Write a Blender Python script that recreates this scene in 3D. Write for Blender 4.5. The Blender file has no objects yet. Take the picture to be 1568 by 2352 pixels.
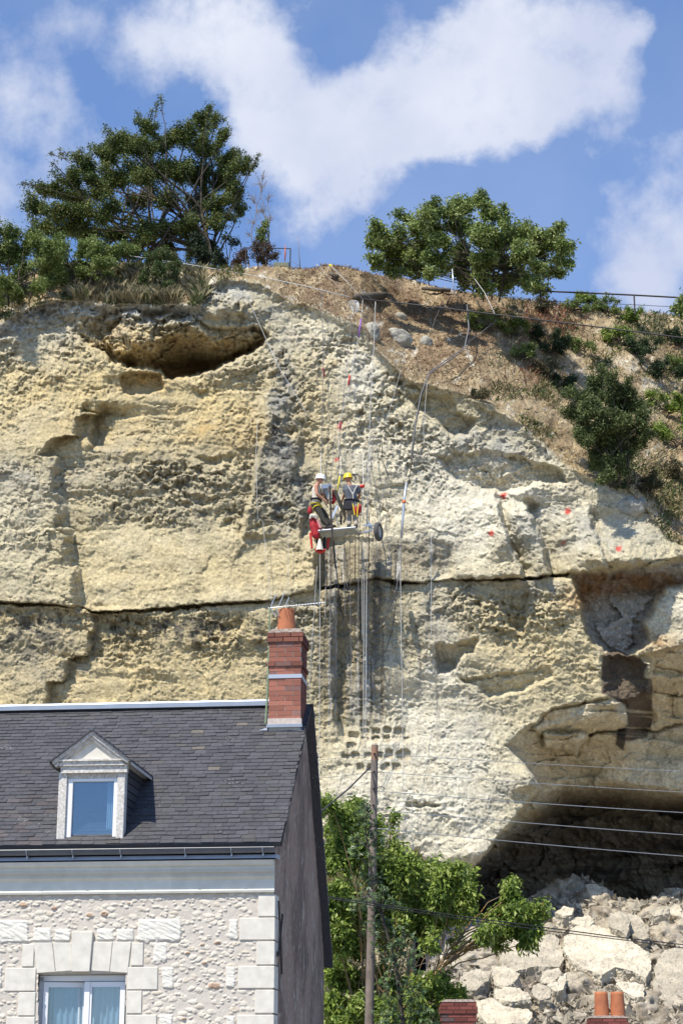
import bpy, bmesh, math, random
import numpy as np
from mathutils import Vector, Matrix

# ------------------------------------------------------------------ camera, world, sun, exposure
SC = bpy.context.scene
COL = SC.collection
F, CX, CY, HZ = 4200.0, 784.0, 1176.0, 2470.0
PITCH = math.atan((HZ - CY) / F)
CAMZ = 1.6
_s, _c = math.sin(PITCH), math.cos(PITCH)

cam = bpy.data.cameras.new("camera")
cam.sensor_fit = 'VERTICAL'; cam.sensor_height = 36.0; cam.lens = 36.0 * F / 2352.0
cam.clip_end = 20000; cam.clip_start = 0.5
camo = bpy.data.objects.new("camera", cam); COL.objects.link(camo)
camo.location = (0, 0, CAMZ); camo.rotation_euler = (math.pi / 2 + PITCH, 0, 0)
SC.camera = camo

SUN_EL, SUN_AZ = math.radians(56), math.radians(37)      # azimuth: to the left of straight behind the camera
SDIR = Vector((-math.sin(SUN_AZ) * math.cos(SUN_EL), -math.cos(SUN_AZ) * math.cos(SUN_EL), math.sin(SUN_EL)))
sl = bpy.data.lights.new("sun", 'SUN'); sl.energy = 5.0; sl.angle = math.radians(0.5); sl.color = (1.0, 0.93, 0.81)
so = bpy.data.objects.new("sun", sl); COL.objects.link(so)
so.rotation_euler = SDIR.to_track_quat('Z', 'Y').to_euler(); so.location = (-20, -20, 40)

vs = SC.view_settings
vs.view_transform = 'Standard'; vs.look = 'None'; vs.exposure = 0.36; vs.gamma = 1.0
try: vs.use_curve_mapping = False
except Exception: pass
SC.cycles.max_bounces = 6; SC.cycles.diffuse_bounces = 4; SC.cycles.glossy_bounces = 2
SC.cycles.transmission_bounces = 3; SC.cycles.transparent_max_bounces = 4

def ray(px, py):
    """direction through a pixel of the 1568x2352 photograph, scaled so that its y component is 1"""
    a = (px - CX) / F; b = (CY - py) / F
    dy = _c - b * _s; dz = _s + b * _c
    return a / dy, dz / dy
def P(px, py, Y):
    a, e = ray(px, py)
    return Vector((a * Y, Y, CAMZ + e * Y))

world = bpy.data.worlds.new("World"); SC.world = world; world.use_nodes = True
nt = world.node_tree; nt.nodes.clear()
def N(t, nt_=None, **kw):
    n = (nt_ or nt).nodes.new(t)
    for k, v in kw.items(): setattr(n, k, v)
    return n
L = nt.links.new
def VM(op, a, b=None):
    n = N('ShaderNodeVectorMath', operation=op)
    for i, v in enumerate((a, b)):
        if v is None: continue
        if hasattr(v, 'is_linked') or hasattr(v, 'links'): L(v, n.inputs[i])
        else: n.inputs[i].default_value = v
    return n
def MM(op, a, b=None, c=None, clamp=False):
    n = N('ShaderNodeMath', operation=op); n.use_clamp = clamp
    for i, v in enumerate((a, b, c)):
        if v is None: continue
        if isinstance(v, (int, float)): n.inputs[i].default_value = v
        else: L(v, n.inputs[i])
    return n.outputs[0]
sky = N('ShaderNodeTexSky', sky_type='NISHITA'); sky.sun_disc = False
sky.sun_elevation = SUN_EL; sky.sun_rotation = math.atan2(SDIR.x, SDIR.y)
sky.altitude = 300; sky.air_density = 1.0; sky.dust_density = 0.6; sky.ozone_density = 3.0
tc = N('ShaderNodeTexCoord')
gen = VM('NORMALIZE', tc.outputs['Generated']).outputs[0]
n1 = N('ShaderNodeTexNoise'); n1.inputs['Scale'].default_value = 14; n1.inputs['Detail'].default_value = 9; n1.inputs['Roughness'].default_value = .62
L(gen, n1.inputs['Vector'])
w1 = VM('SUBTRACT', n1.outputs['Color'], (.5, .5, .5)).outputs[0]
wsc = N('ShaderNodeVectorMath', operation='SCALE'); L(w1, wsc.inputs[0]); wsc.inputs['Scale'].default_value = .07
gw = VM('NORMALIZE', VM('ADD', gen, wsc.outputs[0]).outputs[0]).outputs[0]
# cloud banks: (px, py, radius in px, weight); directions on the sky, the clouds are far away
BL = [(1080,120,150,1),(1200,60,160,1),(1330,150,130,1),(1400,90,110,.7),(1420,250,90,.75),(1130,230,130,1),(980,230,120,1),(860,230,110,.95),
      (960,330,95,.8),(740,250,120,1),(620,240,110,1),(570,300,110,.9),(660,340,120,.85),(760,380,90,.7),(680,430,60,.35),(1040,320,60,.6),
      (900,310,110,.7),(1000,290,100,.6),(820,400,80,.4),(580,230,90,.6),(560,80,120,.9),(660,40,90,.8),(430,110,100,.7),(480,60,120,.8),(340,100,60,.45),(640,130,70,.7),(1490,230,60,.5),(1250,280,60,.5),
      (1430,60,60,.5),(880,10,60,.3),(760,480,70,.35),(900,510,60,.35),(690,500,90,.35),(1100,190,140,1),(800,320,110,.9),(1230,150,150,.9),(1430,330,40,.4),
      (1580,560,210,.75),(1500,640,170,.7),(1420,560,110,.35),(40,420,200,.42),(-40,330,160,.35),(60,60,260,.34),(130,180,180,.18),(30,250,200,.26),(-20,560,160,.5),(260,330,120,.22),(1650,380,160,.22),(1560,480,160,.2),(1420,650,160,.35),(250,20,130,.25)]
tot = None
for (bx, by, r, w) in BL:
    d = (P(bx, by, 1.0) - Vector((0, 0, CAMZ))).normalized()
    ang = r / F * _c
    df = VM('DISTANCE', gw, tuple(d)).outputs['Value']
    mr = N('ShaderNodeMapRange', interpolation_type='SMOOTHSTEP')
    mr.inputs['From Min'].default_value = ang * 1.75; mr.inputs['From Max'].default_value = ang * .0
    mr.inputs['To Min'].default_value = 0; mr.inputs['To Max'].default_value = w
    L(df, mr.inputs['Value'])
    tot = mr.outputs[0] if tot is None else MM('ADD', tot, mr.outputs[0])
n2 = N('ShaderNodeTexNoise'); n2.inputs['Scale'].default_value = 26; n2.inputs['Detail'].default_value = 10; n2.inputs['Roughness'].default_value = .6
L(gen, n2.inputs['Vector'])
nz = MM('MULTIPLY', MM('SUBTRACT', n2.outputs['Fac'], .5), 2.2)
soft = MM('MINIMUM', MM('MULTIPLY', tot, .56), 1.0)
dens = MM('ADD', soft, MM('MULTIPLY', nz, MM('MULTIPLY', MM('MINIMUM', MM('MULTIPLY', tot, 2.2), 1.0), .8)))
cm = N('ShaderNodeMapRange', interpolation_type='SMOOTHSTEP')
cm.inputs['From Min'].default_value = .0; cm.inputs['From Max'].default_value = 1.12
cm.inputs['To Max'].default_value = .96
L(dens, cm.inputs['Value'])
# thin veil elsewhere in the sky
n3 = N('ShaderNodeTexNoise'); n3.inputs['Scale'].default_value = 5; n3.inputs['Detail'].default_value = 6
L(gen, n3.inputs['Vector'])
veil = MM('MULTIPLY', MM('SUBTRACT', n3.outputs['Fac'], .38, clamp=True), .6)
cov = MM('MAXIMUM', cm.outputs[0], veil)
hs = N('ShaderNodeMix', data_type='RGBA', blend_type='MULTIPLY'); hs.inputs['Factor'].default_value = 1
hs.inputs['B'].default_value = (1.05, 1.30, 1.60, 1)
L(sky.outputs[0], hs.inputs['A'])
SKYK = .10
cc = N('ShaderNodeMix', data_type='RGBA'); cc.inputs['B'].default_value = (.60 / SKYK, .64 / SKYK, .74 / SKYK, 1)
n4 = N('ShaderNodeTexNoise'); n4.inputs['Scale'].default_value = 11; n4.inputs['Detail'].default_value = 8; L(gen, n4.inputs['Vector'])
shd = N('ShaderNodeMapRange'); shd.inputs['From Min'].default_value = .35; shd.inputs['From Max'].default_value = .65; L(n4.outputs['Fac'], shd.inputs['Value'])
ccol = N('ShaderNodeMix', data_type='RGBA'); ccol.inputs['A'].default_value = (.50 / SKYK, .545 / SKYK, .68 / SKYK, 1); ccol.inputs['B'].default_value = (.66 / SKYK, .69 / SKYK, .77 / SKYK, 1); L(shd.outputs[0], ccol.inputs['Factor']); L(ccol.outputs['Result'], cc.inputs['B'])
L(cov, cc.inputs['Factor']); L(hs.outputs['Result'], cc.inputs['A'])
bg = N('ShaderNodeBackground'); bg.inputs['Strength'].default_value = SKYK
L(cc.outputs['Result'], bg.inputs['Color'])
wo = N('ShaderNodeOutputWorld'); L(bg.outputs[0], wo.inputs['Surface'])
try:
    world.cycles.sampling_method = 'MANUAL'; world.cycles.sample_map_resolution = 512
except Exception: pass

# ------------------------------------------------------------------ noise and painting in numpy
rs = np.random.RandomState(7)
_perm = rs.permutation(256).astype(np.int32); _perm = np.concatenate([_perm, _perm, _perm])
_g3 = rs.normal(size=(256, 3)).astype(np.float32); _g3 /= np.linalg.norm(_g3, axis=1)[:, None]
def perlin(x, y, z, seed=0):
    x = np.asarray(x, np.float32); y = np.asarray(y, np.float32); z = np.asarray(z, np.float32) + np.float32(seed * 17.37)
    x, y, z = np.broadcast_arrays(x, y, z)
    xi = np.floor(x).astype(np.int32); yi = np.floor(y).astype(np.int32); zi = np.floor(z).astype(np.int32)
    xf = x - xi; yf = y - yi; zf = z - zi
    u = xf * xf * xf * (xf * (xf * 6 - 15) + 10); v = yf * yf * yf * (yf * (yf * 6 - 15) + 10); w = zf * zf * zf * (zf * (zf * 6 - 15) + 10)
    xi &= 255; yi &= 255; zi &= 255
    def g(i, j, k):
        h = _perm[_perm[_perm[(xi + i) & 255] + ((yi + j) & 255)] + ((zi + k) & 255)]
        gg = _g3[h]
        return gg[..., 0] * (xf - i) + gg[..., 1] * (yf - j) + gg[..., 2] * (zf - k)
    def lp(a, b, t): return a + t * (b - a)
    return lp(lp(lp(g(0,0,0), g(1,0,0), u), lp(g(0,1,0), g(1,1,0), u), v), lp(lp(g(0,0,1), g(1,0,1), u), lp(g(0,1,1), g(1,1,1), u), v), w) * 1.6
def fbm(x, y, z, octv=4, seed=0, gain=.5, bill=False):
    s = 0; a = 1; t = 0
    for o in range(octv):
        n = perlin(x * 2**o, y * 2**o, z * 2**o, seed + o)
        s = s + a * (np.abs(n) * 2 - .55 if bill else n); t += a; a *= gain
    return s / t
def cell(x, y, seed=0):
    """2-D cellular noise: distance to nearest point, second nearest, id in 0..1"""
    xi = np.floor(x).astype(np.int32); yi = np.floor(y).astype(np.int32)
    d1 = np.full(x.shape, 9., np.float32); d2 = d1.copy(); idn = np.zeros(x.shape, np.float32)
    for i in (-1, 0, 1):
        for j in (-1, 0, 1):
            h = _perm[_perm[(xi + i) & 255] + ((yi + j + seed * 31) & 255)]
            fx = _perm[h + 13] / 256.; fy = _perm[h + 97] / 256.
            d = np.hypot(xi + i + fx - x, yi + j + fy - y).astype(np.float32)
            closer = d < d1
            d2 = np.where(closer, d1, np.minimum(d2, d)); idn = np.where(closer, _perm[h + 200] / 256., idn); d1 = np.where(closer, d, d1)
    return d1, d2, idn
def sm(a, b, x):
    t = np.clip((x - a) / (b - a), 0, 1); return t * t * (3 - 2 * t)
def sdpoly(pts, X, Y):
    """signed distance to a polygon in px, positive inside"""
    pts = np.array(pts, np.float32); n = len(pts)
    x0, y0 = pts.min(0) - 150; x1, y1 = pts.max(0) + 150
    out = np.full(X.shape, -150., np.float32)
    m = (X > x0) & (X < x1) & (Y > y0) & (Y < y1)
    x = X[m]; y = Y[m]
    d = np.full(x.shape, 1e9, np.float32); ins = np.zeros(x.shape, bool)
    for i in range(n):
        ax, ay = pts[i]; bx, by = pts[(i + 1) % n]
        ex, ey = bx - ax, by - ay; wx, wy = x - ax, y - ay
        t = np.clip((wx * ex + wy * ey) / (ex * ex + ey * ey + 1e-9), 0, 1)
        d = np.minimum(d, (wx - ex * t)**2 + (wy - ey * t)**2)
        c = ((ay > y) != (by > y)) & (x < (bx - ax) * (y - ay) / (by - ay + 1e-9) + ax)
        ins ^= c
    out[m] = np.where(ins, 1, -1) * np.sqrt(d)
    return out
def dline(pts, X, Y):
    """distance to a polyline in px"""
    pts = np.array(pts, np.float32); d = np.full(X.shape, 1e8, np.float32)
    for i in range(len(pts) - 1):
        ax, ay = pts[i]; bx, by = pts[i + 1]; ex, ey = bx - ax, by - ay; wx, wy = X - ax, Y - ay
        t = np.clip((wx * ex + wy * ey) / (ex * ex + ey * ey + 1e-9), 0, 1)
        d = np.minimum(d, (wx - ex * t)**2 + (wy - ey * t)**2)
    return np.sqrt(d)
def blob(cx, cy, rx, ry, X, Y, rot=0):
    c, s = math.cos(rot), math.sin(rot); dx, dy = X - cx, Y - cy
    return np.exp(-(((dx * c + dy * s) / rx)**2 + ((-dx * s + dy * c) / ry)**2))
def ip(x, pts):
    p = sorted(pts); return np.interp(x, [q[0] for q in p], [q[1] for q in p])

# ------------------------------------------------------------------ mesh helpers
def tag(o, label=None, cat=None, group=None, kind=None):
    if label: o['label'] = label
    if cat: o['category'] = cat
    if group: o['group'] = group
    if kind: o['kind'] = kind
    return o
def empty(name, loc=(0, 0, 0), rz=0.0):
    o = bpy.data.objects.new(name, None); COL.objects.link(o); o.location = loc; o.rotation_euler = (0, 0, rz); o.empty_display_size = .1
    return o
def npmesh(name, V, Fc, mat=None, parent=None, cols=None, smooth=False, mats=None, midx=None):
    """V (n,3), Fc (m,3|4) arrays -> one mesh object"""
    V = np.asarray(V, np.float32); Fc = np.asarray(Fc, np.int32)
    me = bpy.data.meshes.new(name); k = Fc.shape[1]
    me.vertices.add(len(V)); me.vertices.foreach_set('co', V.ravel())
    me.loops.add(Fc.size); me.loops.foreach_set('vertex_index', Fc.ravel())
    me.polygons.add(len(Fc)); me.polygons.foreach_set('loop_start', np.arange(len(Fc), dtype=np.int32) * k)
    try: me.polygons.foreach_set('loop_total', np.full(len(Fc), k, np.int32))
    except Exception: pass
    me.polygons.foreach_set('use_smooth', np.full(len(Fc), smooth))
    me.update(calc_edges=True)
    if cols is not None:
        ca = me.color_attributes.new('Col', 'FLOAT_COLOR', 'POINT')
        c4 = np.ones((len(V), 4), np.float32); c4[:, :3] = cols; ca.data.foreach_set('color', c4.ravel())
    for m in (mats or ([mat] if mat else [])): me.materials.append(m)
    if midx is not None: me.polygons.foreach_set('material_index', np.asarray(midx, np.int32))
    o = bpy.data.objects.new(name, me); COL.objects.link(o)
    if parent: o.parent = parent
    return o
class MB:
    """collects shapes; build() links them as one mesh"""
    def __init__(s): s.v = []; s.f = []; s.c = []; s.cc = (1, 1, 1)
    def col(s, c): s.cc = tuple(c); return s
    def add(s, vs, fs):
        b = len(s.v); s.v += [tuple(v) for v in vs]; s.f += [tuple(b + i for i in f) for f in fs]; s.c += [s.cc] * len(vs)
    def box(s, x0, x1, y0, y1, z0, z1, M=None):
        vs = [Vector((x, y, z)) for z in (z0, z1) for y in (y0, y1) for x in (x0, x1)]
        if M is not None: vs = [M @ v for v in vs]
        s.add(vs, [(0,2,3,1), (4,5,7,6), (0,1,5,4), (2,6,7,3), (0,4,6,2), (1,3,7,5)])
    def cbox(s, x0, x1, y0, y1, z0, z1, b=.01, M=None):
        """box with chamfered edges on the front (-y) face"""
        o = [(x0, y1, z0), (x1, y1, z0), (x1, y1, z1), (x0, y1, z1), (x0, y0 + b, z0), (x1, y0 + b, z0), (x1, y0 + b, z1), (x0, y0 + b, z1),
             (x0 + b, y0, z0 + b), (x1 - b, y0, z0 + b), (x1 - b, y0, z1 - b), (x0 + b, y0, z1 - b)]
        if M is not None: o = [M @ Vector(v) for v in o]
        s.add(o, [(0,3,2,1), (0,1,5,4), (1,2,6,5), (2,3,7,6), (3,0,4,7), (4,5,9,8), (5,6,10,9), (6,7,11,10), (7,4,8,11), (8,9,10,11)])
    def prism(s, pts, d, M=None):
        """polygon in the xz plane (list of (x,z)), from y=d[0] to y=d[1]"""
        n = len(pts); a = [Vector((x, d[0], z)) for x, z in pts]; b = [Vector((x, d[1], z)) for x, z in pts]
        vs = a + b
        if M is not None: vs = [M @ v for v in vs]
        s.add(vs, [tuple(range(n))] + [tuple(range(2 * n - 1, n - 1, -1))] + [((i + 1) % n, i, n + i, n + (i + 1) % n) for i in range(n)])
    def tube(s, pts, r, n=6, cap=True):
        pts = [Vector(p) for p in pts]; m = len(pts)
        rr = r if isinstance(r, (list, tuple)) else [r] * m
        rings = []; ref = None
        for i, p in enumerate(pts):
            t = (pts[min(i + 1, m - 1)] - pts[max(i - 1, 0)])
            if t.length < 1e-9: t = Vector((0, 0, 1))
            t.normalize()
            if ref is None:
                ref = Vector((1, 0, 0)) if abs(t.x) < .8 else Vector((0, 1, 0))
            u = (ref - t * ref.dot(t))
            if u.length < 1e-6: u = t.orthogonal()
            u.normalize(); w = t.cross(u); ref = u
            rings.append([p + (u * math.cos(2 * math.pi * k / n) + w * math.sin(2 * math.pi * k / n)) * rr[i] for k in range(n)])
        vs = [v for q in rings for v in q]; fs = []
        for i in range(m - 1):
            for k in range(n):
                fs.append((i * n + k, i * n + (k + 1) % n, (i + 1) * n + (k + 1) % n, (i + 1) * n + k))
        if cap: fs += [tuple(range(n - 1, -1, -1)), tuple((m - 1) * n + k for k in range(n))]
        s.add(vs, fs)
    def lathe(s, prof, c=(0, 0, 0), n=20, M=None):
        """profile of (r,z), closed ring by ring"""
        vs = []; fs = []
        for r, z in prof:
            for k in range(n):
                a = 2 * math.pi * k / n; v = Vector((c[0] + r * math.cos(a), c[1] + r * math.sin(a), c[2] + z)); vs.append(M @ v if M is not None else v)
        for i in range(len(prof) - 1):
            for k in range(n): fs.append((i * n + k, i * n + (k + 1) % n, (i + 1) * n + (k + 1) % n, (i + 1) * n + k))
        s.add(vs, fs)
    def build(s, name, mat, parent=None, smooth=False, bevel=0):
        me = bpy.data.meshes.new(name); me.from_pydata(s.v, [], s.f); me.update()
        me.materials.append(mat)
        ca = me.color_attributes.new('Col', 'FLOAT_COLOR', 'POINT')
        ca.data.foreach_set('color', np.array([(c[0], c[1], c[2], 1) for c in s.c], np.float32).ravel())
        if smooth: me.polygons.foreach_set('use_smooth', [True] * len(me.polygons))
        o = bpy.data.objects.new(name, me); COL.objects.link(o)
        if parent: o.parent = parent
        if bevel:
            bv = o.modifiers.new('bevel', 'BEVEL'); bv.width = bevel; bv.segments = 1; bv.limit_method = 'ANGLE'
        return o

# ------------------------------------------------------------------ materials
MATS = {}
def mat(name, col=(.5, .5, .5), rough=.8, attr=False, noise=0, nscale=20, bump=0, bscale=60, metal=0, var=None, spec=.3, bdist=.01, ndet=5, trans=0):
    """procedural material: base colour (or the mesh's own colour attribute) varied by noise, with bump"""
    m = bpy.data.materials.new(name); m.use_nodes = True; t = m.node_tree; b = t.nodes['Principled BSDF']
    b.inputs['Roughness'].default_value = rough; b.inputs['Metallic'].default_value = metal
    b.inputs['Specular IOR Level'].default_value = spec
    tc = t.nodes.new('ShaderNodeTexCoord'); src = None
    if attr:
        a = t.nodes.new('ShaderNodeAttribute'); a.attribute_name = 'Col'; src = a.outputs['Color']
        if col != (.5, .5, .5):
            mx = t.nodes.new('ShaderNodeMix'); mx.data_type = 'RGBA'; mx.blend_type = 'MULTIPLY'; mx.inputs['Factor'].default_value = 1
            t.links.new(src, mx.inputs['A']); mx.inputs['B'].default_value = (*col, 1); src = mx.outputs['Result']
    if noise:
        nn = t.nodes.new('ShaderNodeTexNoise'); nn.inputs['Scale'].default_value = nscale; nn.inputs['Detail'].default_value = ndet; nn.inputs['Roughness'].default_value = .6
        t.links.new(tc.outputs['Object'], nn.inputs['Vector'])
        if var is not None:
            mx = t.nodes.new('ShaderNodeMix'); mx.data_type = 'RGBA'
            mr = t.nodes.new('ShaderNodeMapRange'); mr.inputs['From Min'].default_value = .5 - .25 / max(noise, .01) * .5; mr.inputs['From Max'].default_value = .5 + .25 / max(noise, .01) * .5
            t.links.new(nn.outputs['Fac'], mr.inputs['Value']); t.links.new(mr.outputs[0], mx.inputs['Factor'])
            if src: t.links.new(src, mx.inputs['A'])
            else: mx.inputs['A'].default_value = (*col, 1)
            mx.inputs['B'].default_value = (*var, 1); src = mx.outputs['Result']
        else:
            mr = t.nodes.new('ShaderNodeMapRange'); mr.inputs['From Min'].default_value = .25; mr.inputs['From Max'].default_value = .75
            mr.inputs['To Min'].default_value = 1 - noise; mr.inputs['To Max'].default_value = 1 + noise
            t.links.new(nn.outputs['Fac'], mr.inputs['Value'])
            vm = t.nodes.new('ShaderNodeVectorMath'); vm.operation = 'SCALE'
            if src: t.links.new(src, vm.inputs[0])
            else: vm.inputs[0].default_value = col
            t.links.new(mr.outputs[0], vm.inputs['Scale']); src = vm.outputs[0]
    if src: t.links.new(src, b.inputs['Base Color'])
    else: b.inputs['Base Color'].default_value = (*col, 1)
    if bump:
        bn = t.nodes.new('ShaderNodeTexNoise'); bn.inputs['Scale'].default_value = bscale; bn.inputs['Detail'].default_value = 6; bn.inputs['Roughness'].default_value = .65
        t.links.new(tc.outputs['Object'], bn.inputs['Vector'])
        bp = t.nodes.new('ShaderNodeBump'); bp.inputs['Strength'].default_value = bump; bp.inputs['Distance'].default_value = bdist
        t.links.new(bn.outputs['Fac'], bp.inputs['Height']); t.links.new(bp.outputs['Normal'], b.inputs['Normal'])
    if trans:
        tr = t.nodes.new('ShaderNodeBsdfTranslucent'); ms = t.nodes.new('ShaderNodeMixShader'); ms.inputs[0].default_value = trans
        if src: t.links.new(src, tr.inputs['Color'])
        else: tr.inputs['Color'].default_value = (*col, 1)
        out = t.nodes['Material Output']; t.links.new(b.outputs[0], ms.inputs[1]); t.links.new(tr.outputs[0], ms.inputs[2]); t.links.new(ms.outputs[0], out.inputs['Surface'])
    MATS[name] = m
    return m
# ------------------------------------------------------------------ the cliff and the hill above it
STEP = 2.1
SKYL = [(-700,600),(-260,640),(0,640),(120,615),(200,605),(420,612),(500,617),(640,612),(700,618),(750,610),(790,612),(850,630),(930,638),(1000,660),(1100,676),(1230,693),(1340,705),(1420,712),(1568,728),(1830,745),(2300,760)]
HB = [(-700,770),(-300,750),(0,742),(60,712),(130,690),(250,695),(350,700),(460,700),(482,655),(520,640),(600,652),(660,690),(720,705),(770,722),(830,750),(862,800),(930,870),(1000,890),(1100,915),(1200,975),(1290,1060),(1340,1095),(1450,1130),(1500,1190),(1530,1235),(1568,1250),(1900,1300),(2300,1320)]
ux = np.concatenate([np.linspace(-640, -262, 25), np.arange(-258, 1830, STEP), np.linspace(1840, 2200, 25)]).astype(np.float32)
ybot = 2640.0
ty = np.concatenate([np.arange(0, 1, STEP / (2420 - 640.)) , ]).astype(np.float32)
nC = len(ux); nR = len(ty)
ysk = ip(ux, SKYL) + 3.0 * perlin(ux / 23., 0, 0, 3) + 2 * perlin(ux / 7., 0, 0, 4)
yb = 2420.0
PX = np.repeat(ux[None, :], nR, 0)
PY = ysk[None, :] + (yb - ysk[None, :]) * ty[:, None]
PY = np.concatenate([PY, np.full((1, nC), ybot)]); PX = np.concatenate([PX, ux[None, :]]); nR += 1
PX = PX.astype(np.float32); PY = PY.astype(np.float32)
# nominal coordinates on the rock in metres (1 px is about 12.4 mm at 52 m)
K = .01238
XM, ZM = PX * K, -PY * K
wA = fbm(XM / 2.2, ZM / 2.2, 0, 4, 11); wB = fbm(XM / 2.2, ZM / 2.2, 5, 3, 12)
wC = fbm(XM / .5, ZM / .5, 0, 4, 13, .6); wD = fbm(XM / .5, ZM / .5, 5, 4, 14, .6)
X = PX + 22 * wA + 16 * wC; Y = PY + 18 * wB + 16 * wD       # warped, for ragged outlines
Xs = PX + 10 * wC; Ys = PY + 10 * wD
hb = ip(PX, HB) + 7 * wC + 8 * wA
above = hb - PY                                      # >0 on the earth slope
D = np.full(PX.shape, 52.0, np.float32)
D += np.clip(1350 - PY, 0, 2000) * .0028
kx = ip(PX, [(-700,.02),(0,.02),(420,.022),(700,.028),(900,.032),(1100,.028),(1568,.024),(2300,.02)])
D += np.clip(above, 0, 1e4) * kx - 0.25 * np.exp(-(above / 14.)**2) * (PX < 1250)
rock = sm(3, -6, above)
# broad undulation
D += .55 * fbm(XM / 5., ZM / 5., 0, 3, 21) * rock + .22 * fbm(XM / 1.6, ZM / 1.6, 0, 3, 22) * (1 + .8 * (above > 0))
# --- blocks at the left whose right hand edges throw shadows
def edge(pts, y0, y1, amt, fall, lip=.25, soft=7):
    xe = ip(Ys, pts); dx = X * .35 + Xs * .65 - xe
    win = sm(y0 - 12, y0 + 25, Ys) * sm(y1 + 8, y1 - 8, Ys)
    return win * (amt * np.exp(-np.clip(dx, 0, 1e3) / fall) * sm(-soft, soft, dx) - lip * np.exp(-np.clip(-dx, 0, 1e3) / 70.) * sm(soft, -soft, dx))
D += edge([(800,235),(900,225),(955,232),(958,190),(1000,182),(1006,128),(1045,100),(1052,132),(1130,124),(1136,142),(1210,136),(1216,158),(1300,162),(1306,176),(1390,180)], 930, 1398, .62, 130, .2, 16)
D += edge([(1395,214),(1450,216),(1455,205),(1505,206),(1510,160),(1560,150),(1565,112),(1640,108)], 1395, 1640, .42, 55, .12)
D += edge([(840,195),(900,192),(945,196),(950,218),(1010,210)], 930, 1030, .6, 45, .15)
D += edge([(1000,690),(1100,675),(1150,700),(1250,690)], 1000, 1250, .25, 40, .1) 
D += edge([(1230,728),(1350,722)], 1225, 1352, .8, 110, .25)
D += edge([(1340,770),(1450,772),(1540,765),(1640,772),(1720,790)], 1345, 1700, .45, 120, .1)
D += edge([(900,610),(1000,600),(1100,585),(1200,560)], 880, 1230, -.35, 60, -.1)
# diagonal wedges at the right
D += edge([(1120,1140),(1200,1150),(1250,1170),(1320,1200)], 1130, 1326, .8, 40, .4)
D += edge([(1130,1195),(1200,1225),(1260,1245),(1325,1262)], 1150, 1326, .75, 45, .4)
D += edge([(1160,1345),(1250,1375),(1320,1400)], 1170, 1326, .45, 45, .25)
D -= .45 * blob(1155, 1230, 42, 90, Xs, Ys, .3) + .5 * blob(1210, 1240, 40, 80, Xs, Ys, -.35) + .5 * blob(1420, 1250, 110, 50, Xs, Ys) + .35 * blob(1415, 1140, 60, 36, Xs, Ys)
# --- the long bedding crack and the overhang above it
CR = [(-700,1392),(0,1384),(130,1389),(180,1394),(215,1404),(330,1402),(480,1388),(620,1380),(740,1350),(800,1342),(870,1327),(900,1335),(960,1338),(1050,1332),(1190,1329),(1300,1318),(1430,1304),(1500,1290),(1620,1270),(2300,1250)]
cy = ip(PX, CR) + 3 * wD + 2.0 * perlin(XM * 4, 0, 0, 5)
dc = PY - cy
thk = ip(PX, [(0,6),(100,6),(130,3.5),(180,2),(205,3),(240,5),(330,5),(350,8),(470,8.5),(490,5),(600,4.5),(625,2.2),(700,1.6),(735,2),(742,7),(790,7),(800,3),(880,3),(900,6),(955,6),(965,2.2),(1060,2.6),(1075,4),(1185,4),(1192,6),(1300,5),(1312,2)]) * (.75 + .5 * perlin(XM / .5, 1, 0, 8))
D -= .13 * sm(-45, -3, dc) * sm(3, -1, dc) * rock
slot = sm(-2.5, -.5, dc) * sm(thk + 1.5, thk - .8, dc) * np.clip(thk / 5., .25, 1)
D += .75 * slot + .12 * sm(0, 5, dc) * sm(260, 120, dc)
# --- grotto high on the left
G1 = [(195,735),(240,722),(310,719),(390,722),(440,726),(474,752),(510,762),(545,757),(600,757),(614,775),(606,795),(590,806),(550,830),(500,850),(465,861),(425,868),(385,873),(365,854),(330,852),(300,849),(268,842),(255,838),(243,818),(215,806),(195,795),(170,770)]
s1 = sdpoly(G1, Xs * .45 + X * .55, Ys * .45 + Y * .55 + 4)
down = sm(722, 860, PY)
g1w = .35 + .65 * sm(300, 400, PX)
D += sm(-4, 5, s1) * (.22 + 2.7 * down ** 1.5 * g1w) + .9 * blob(470, 845, 60, 20, PX, PY) * sm(0, 9, s1)
D += sm(0, 8, s1) * (.30 * fbm(XM / .9, ZM / .6, 3, 4, 16, .6, True) + .8 * blob(297, 838, 14, 18, PX, PY) + .5 * blob(262, 775, 10, 40, PX, PY) * 0)
D -= sm(2, 20, s1) * (1.0 * blob(330, 790, 70, 45, Xs, Ys) + .7 * blob(525, 800, 90, 25, Xs, Ys) + .5 * blob(430, 745, 60, 30, Xs, Ys))
D -= .22 * sm(-46, -6, s1) * sm(2, -4, s1) * sm(800, 840, PY)                      # lit lip along its lower edge
D -= .7 * blob(545, 700, 75, 55, X, Y) + .45 * blob(420, 700, 120, 18, X, Y)        # bulge over the grotto
s1b = sdpoly([(275,862),(300,852),(372,858),(378,892),(340,905),(285,905)], Xs, Ys)
D += .5 * sm(-3, 6, s1b)
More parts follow.
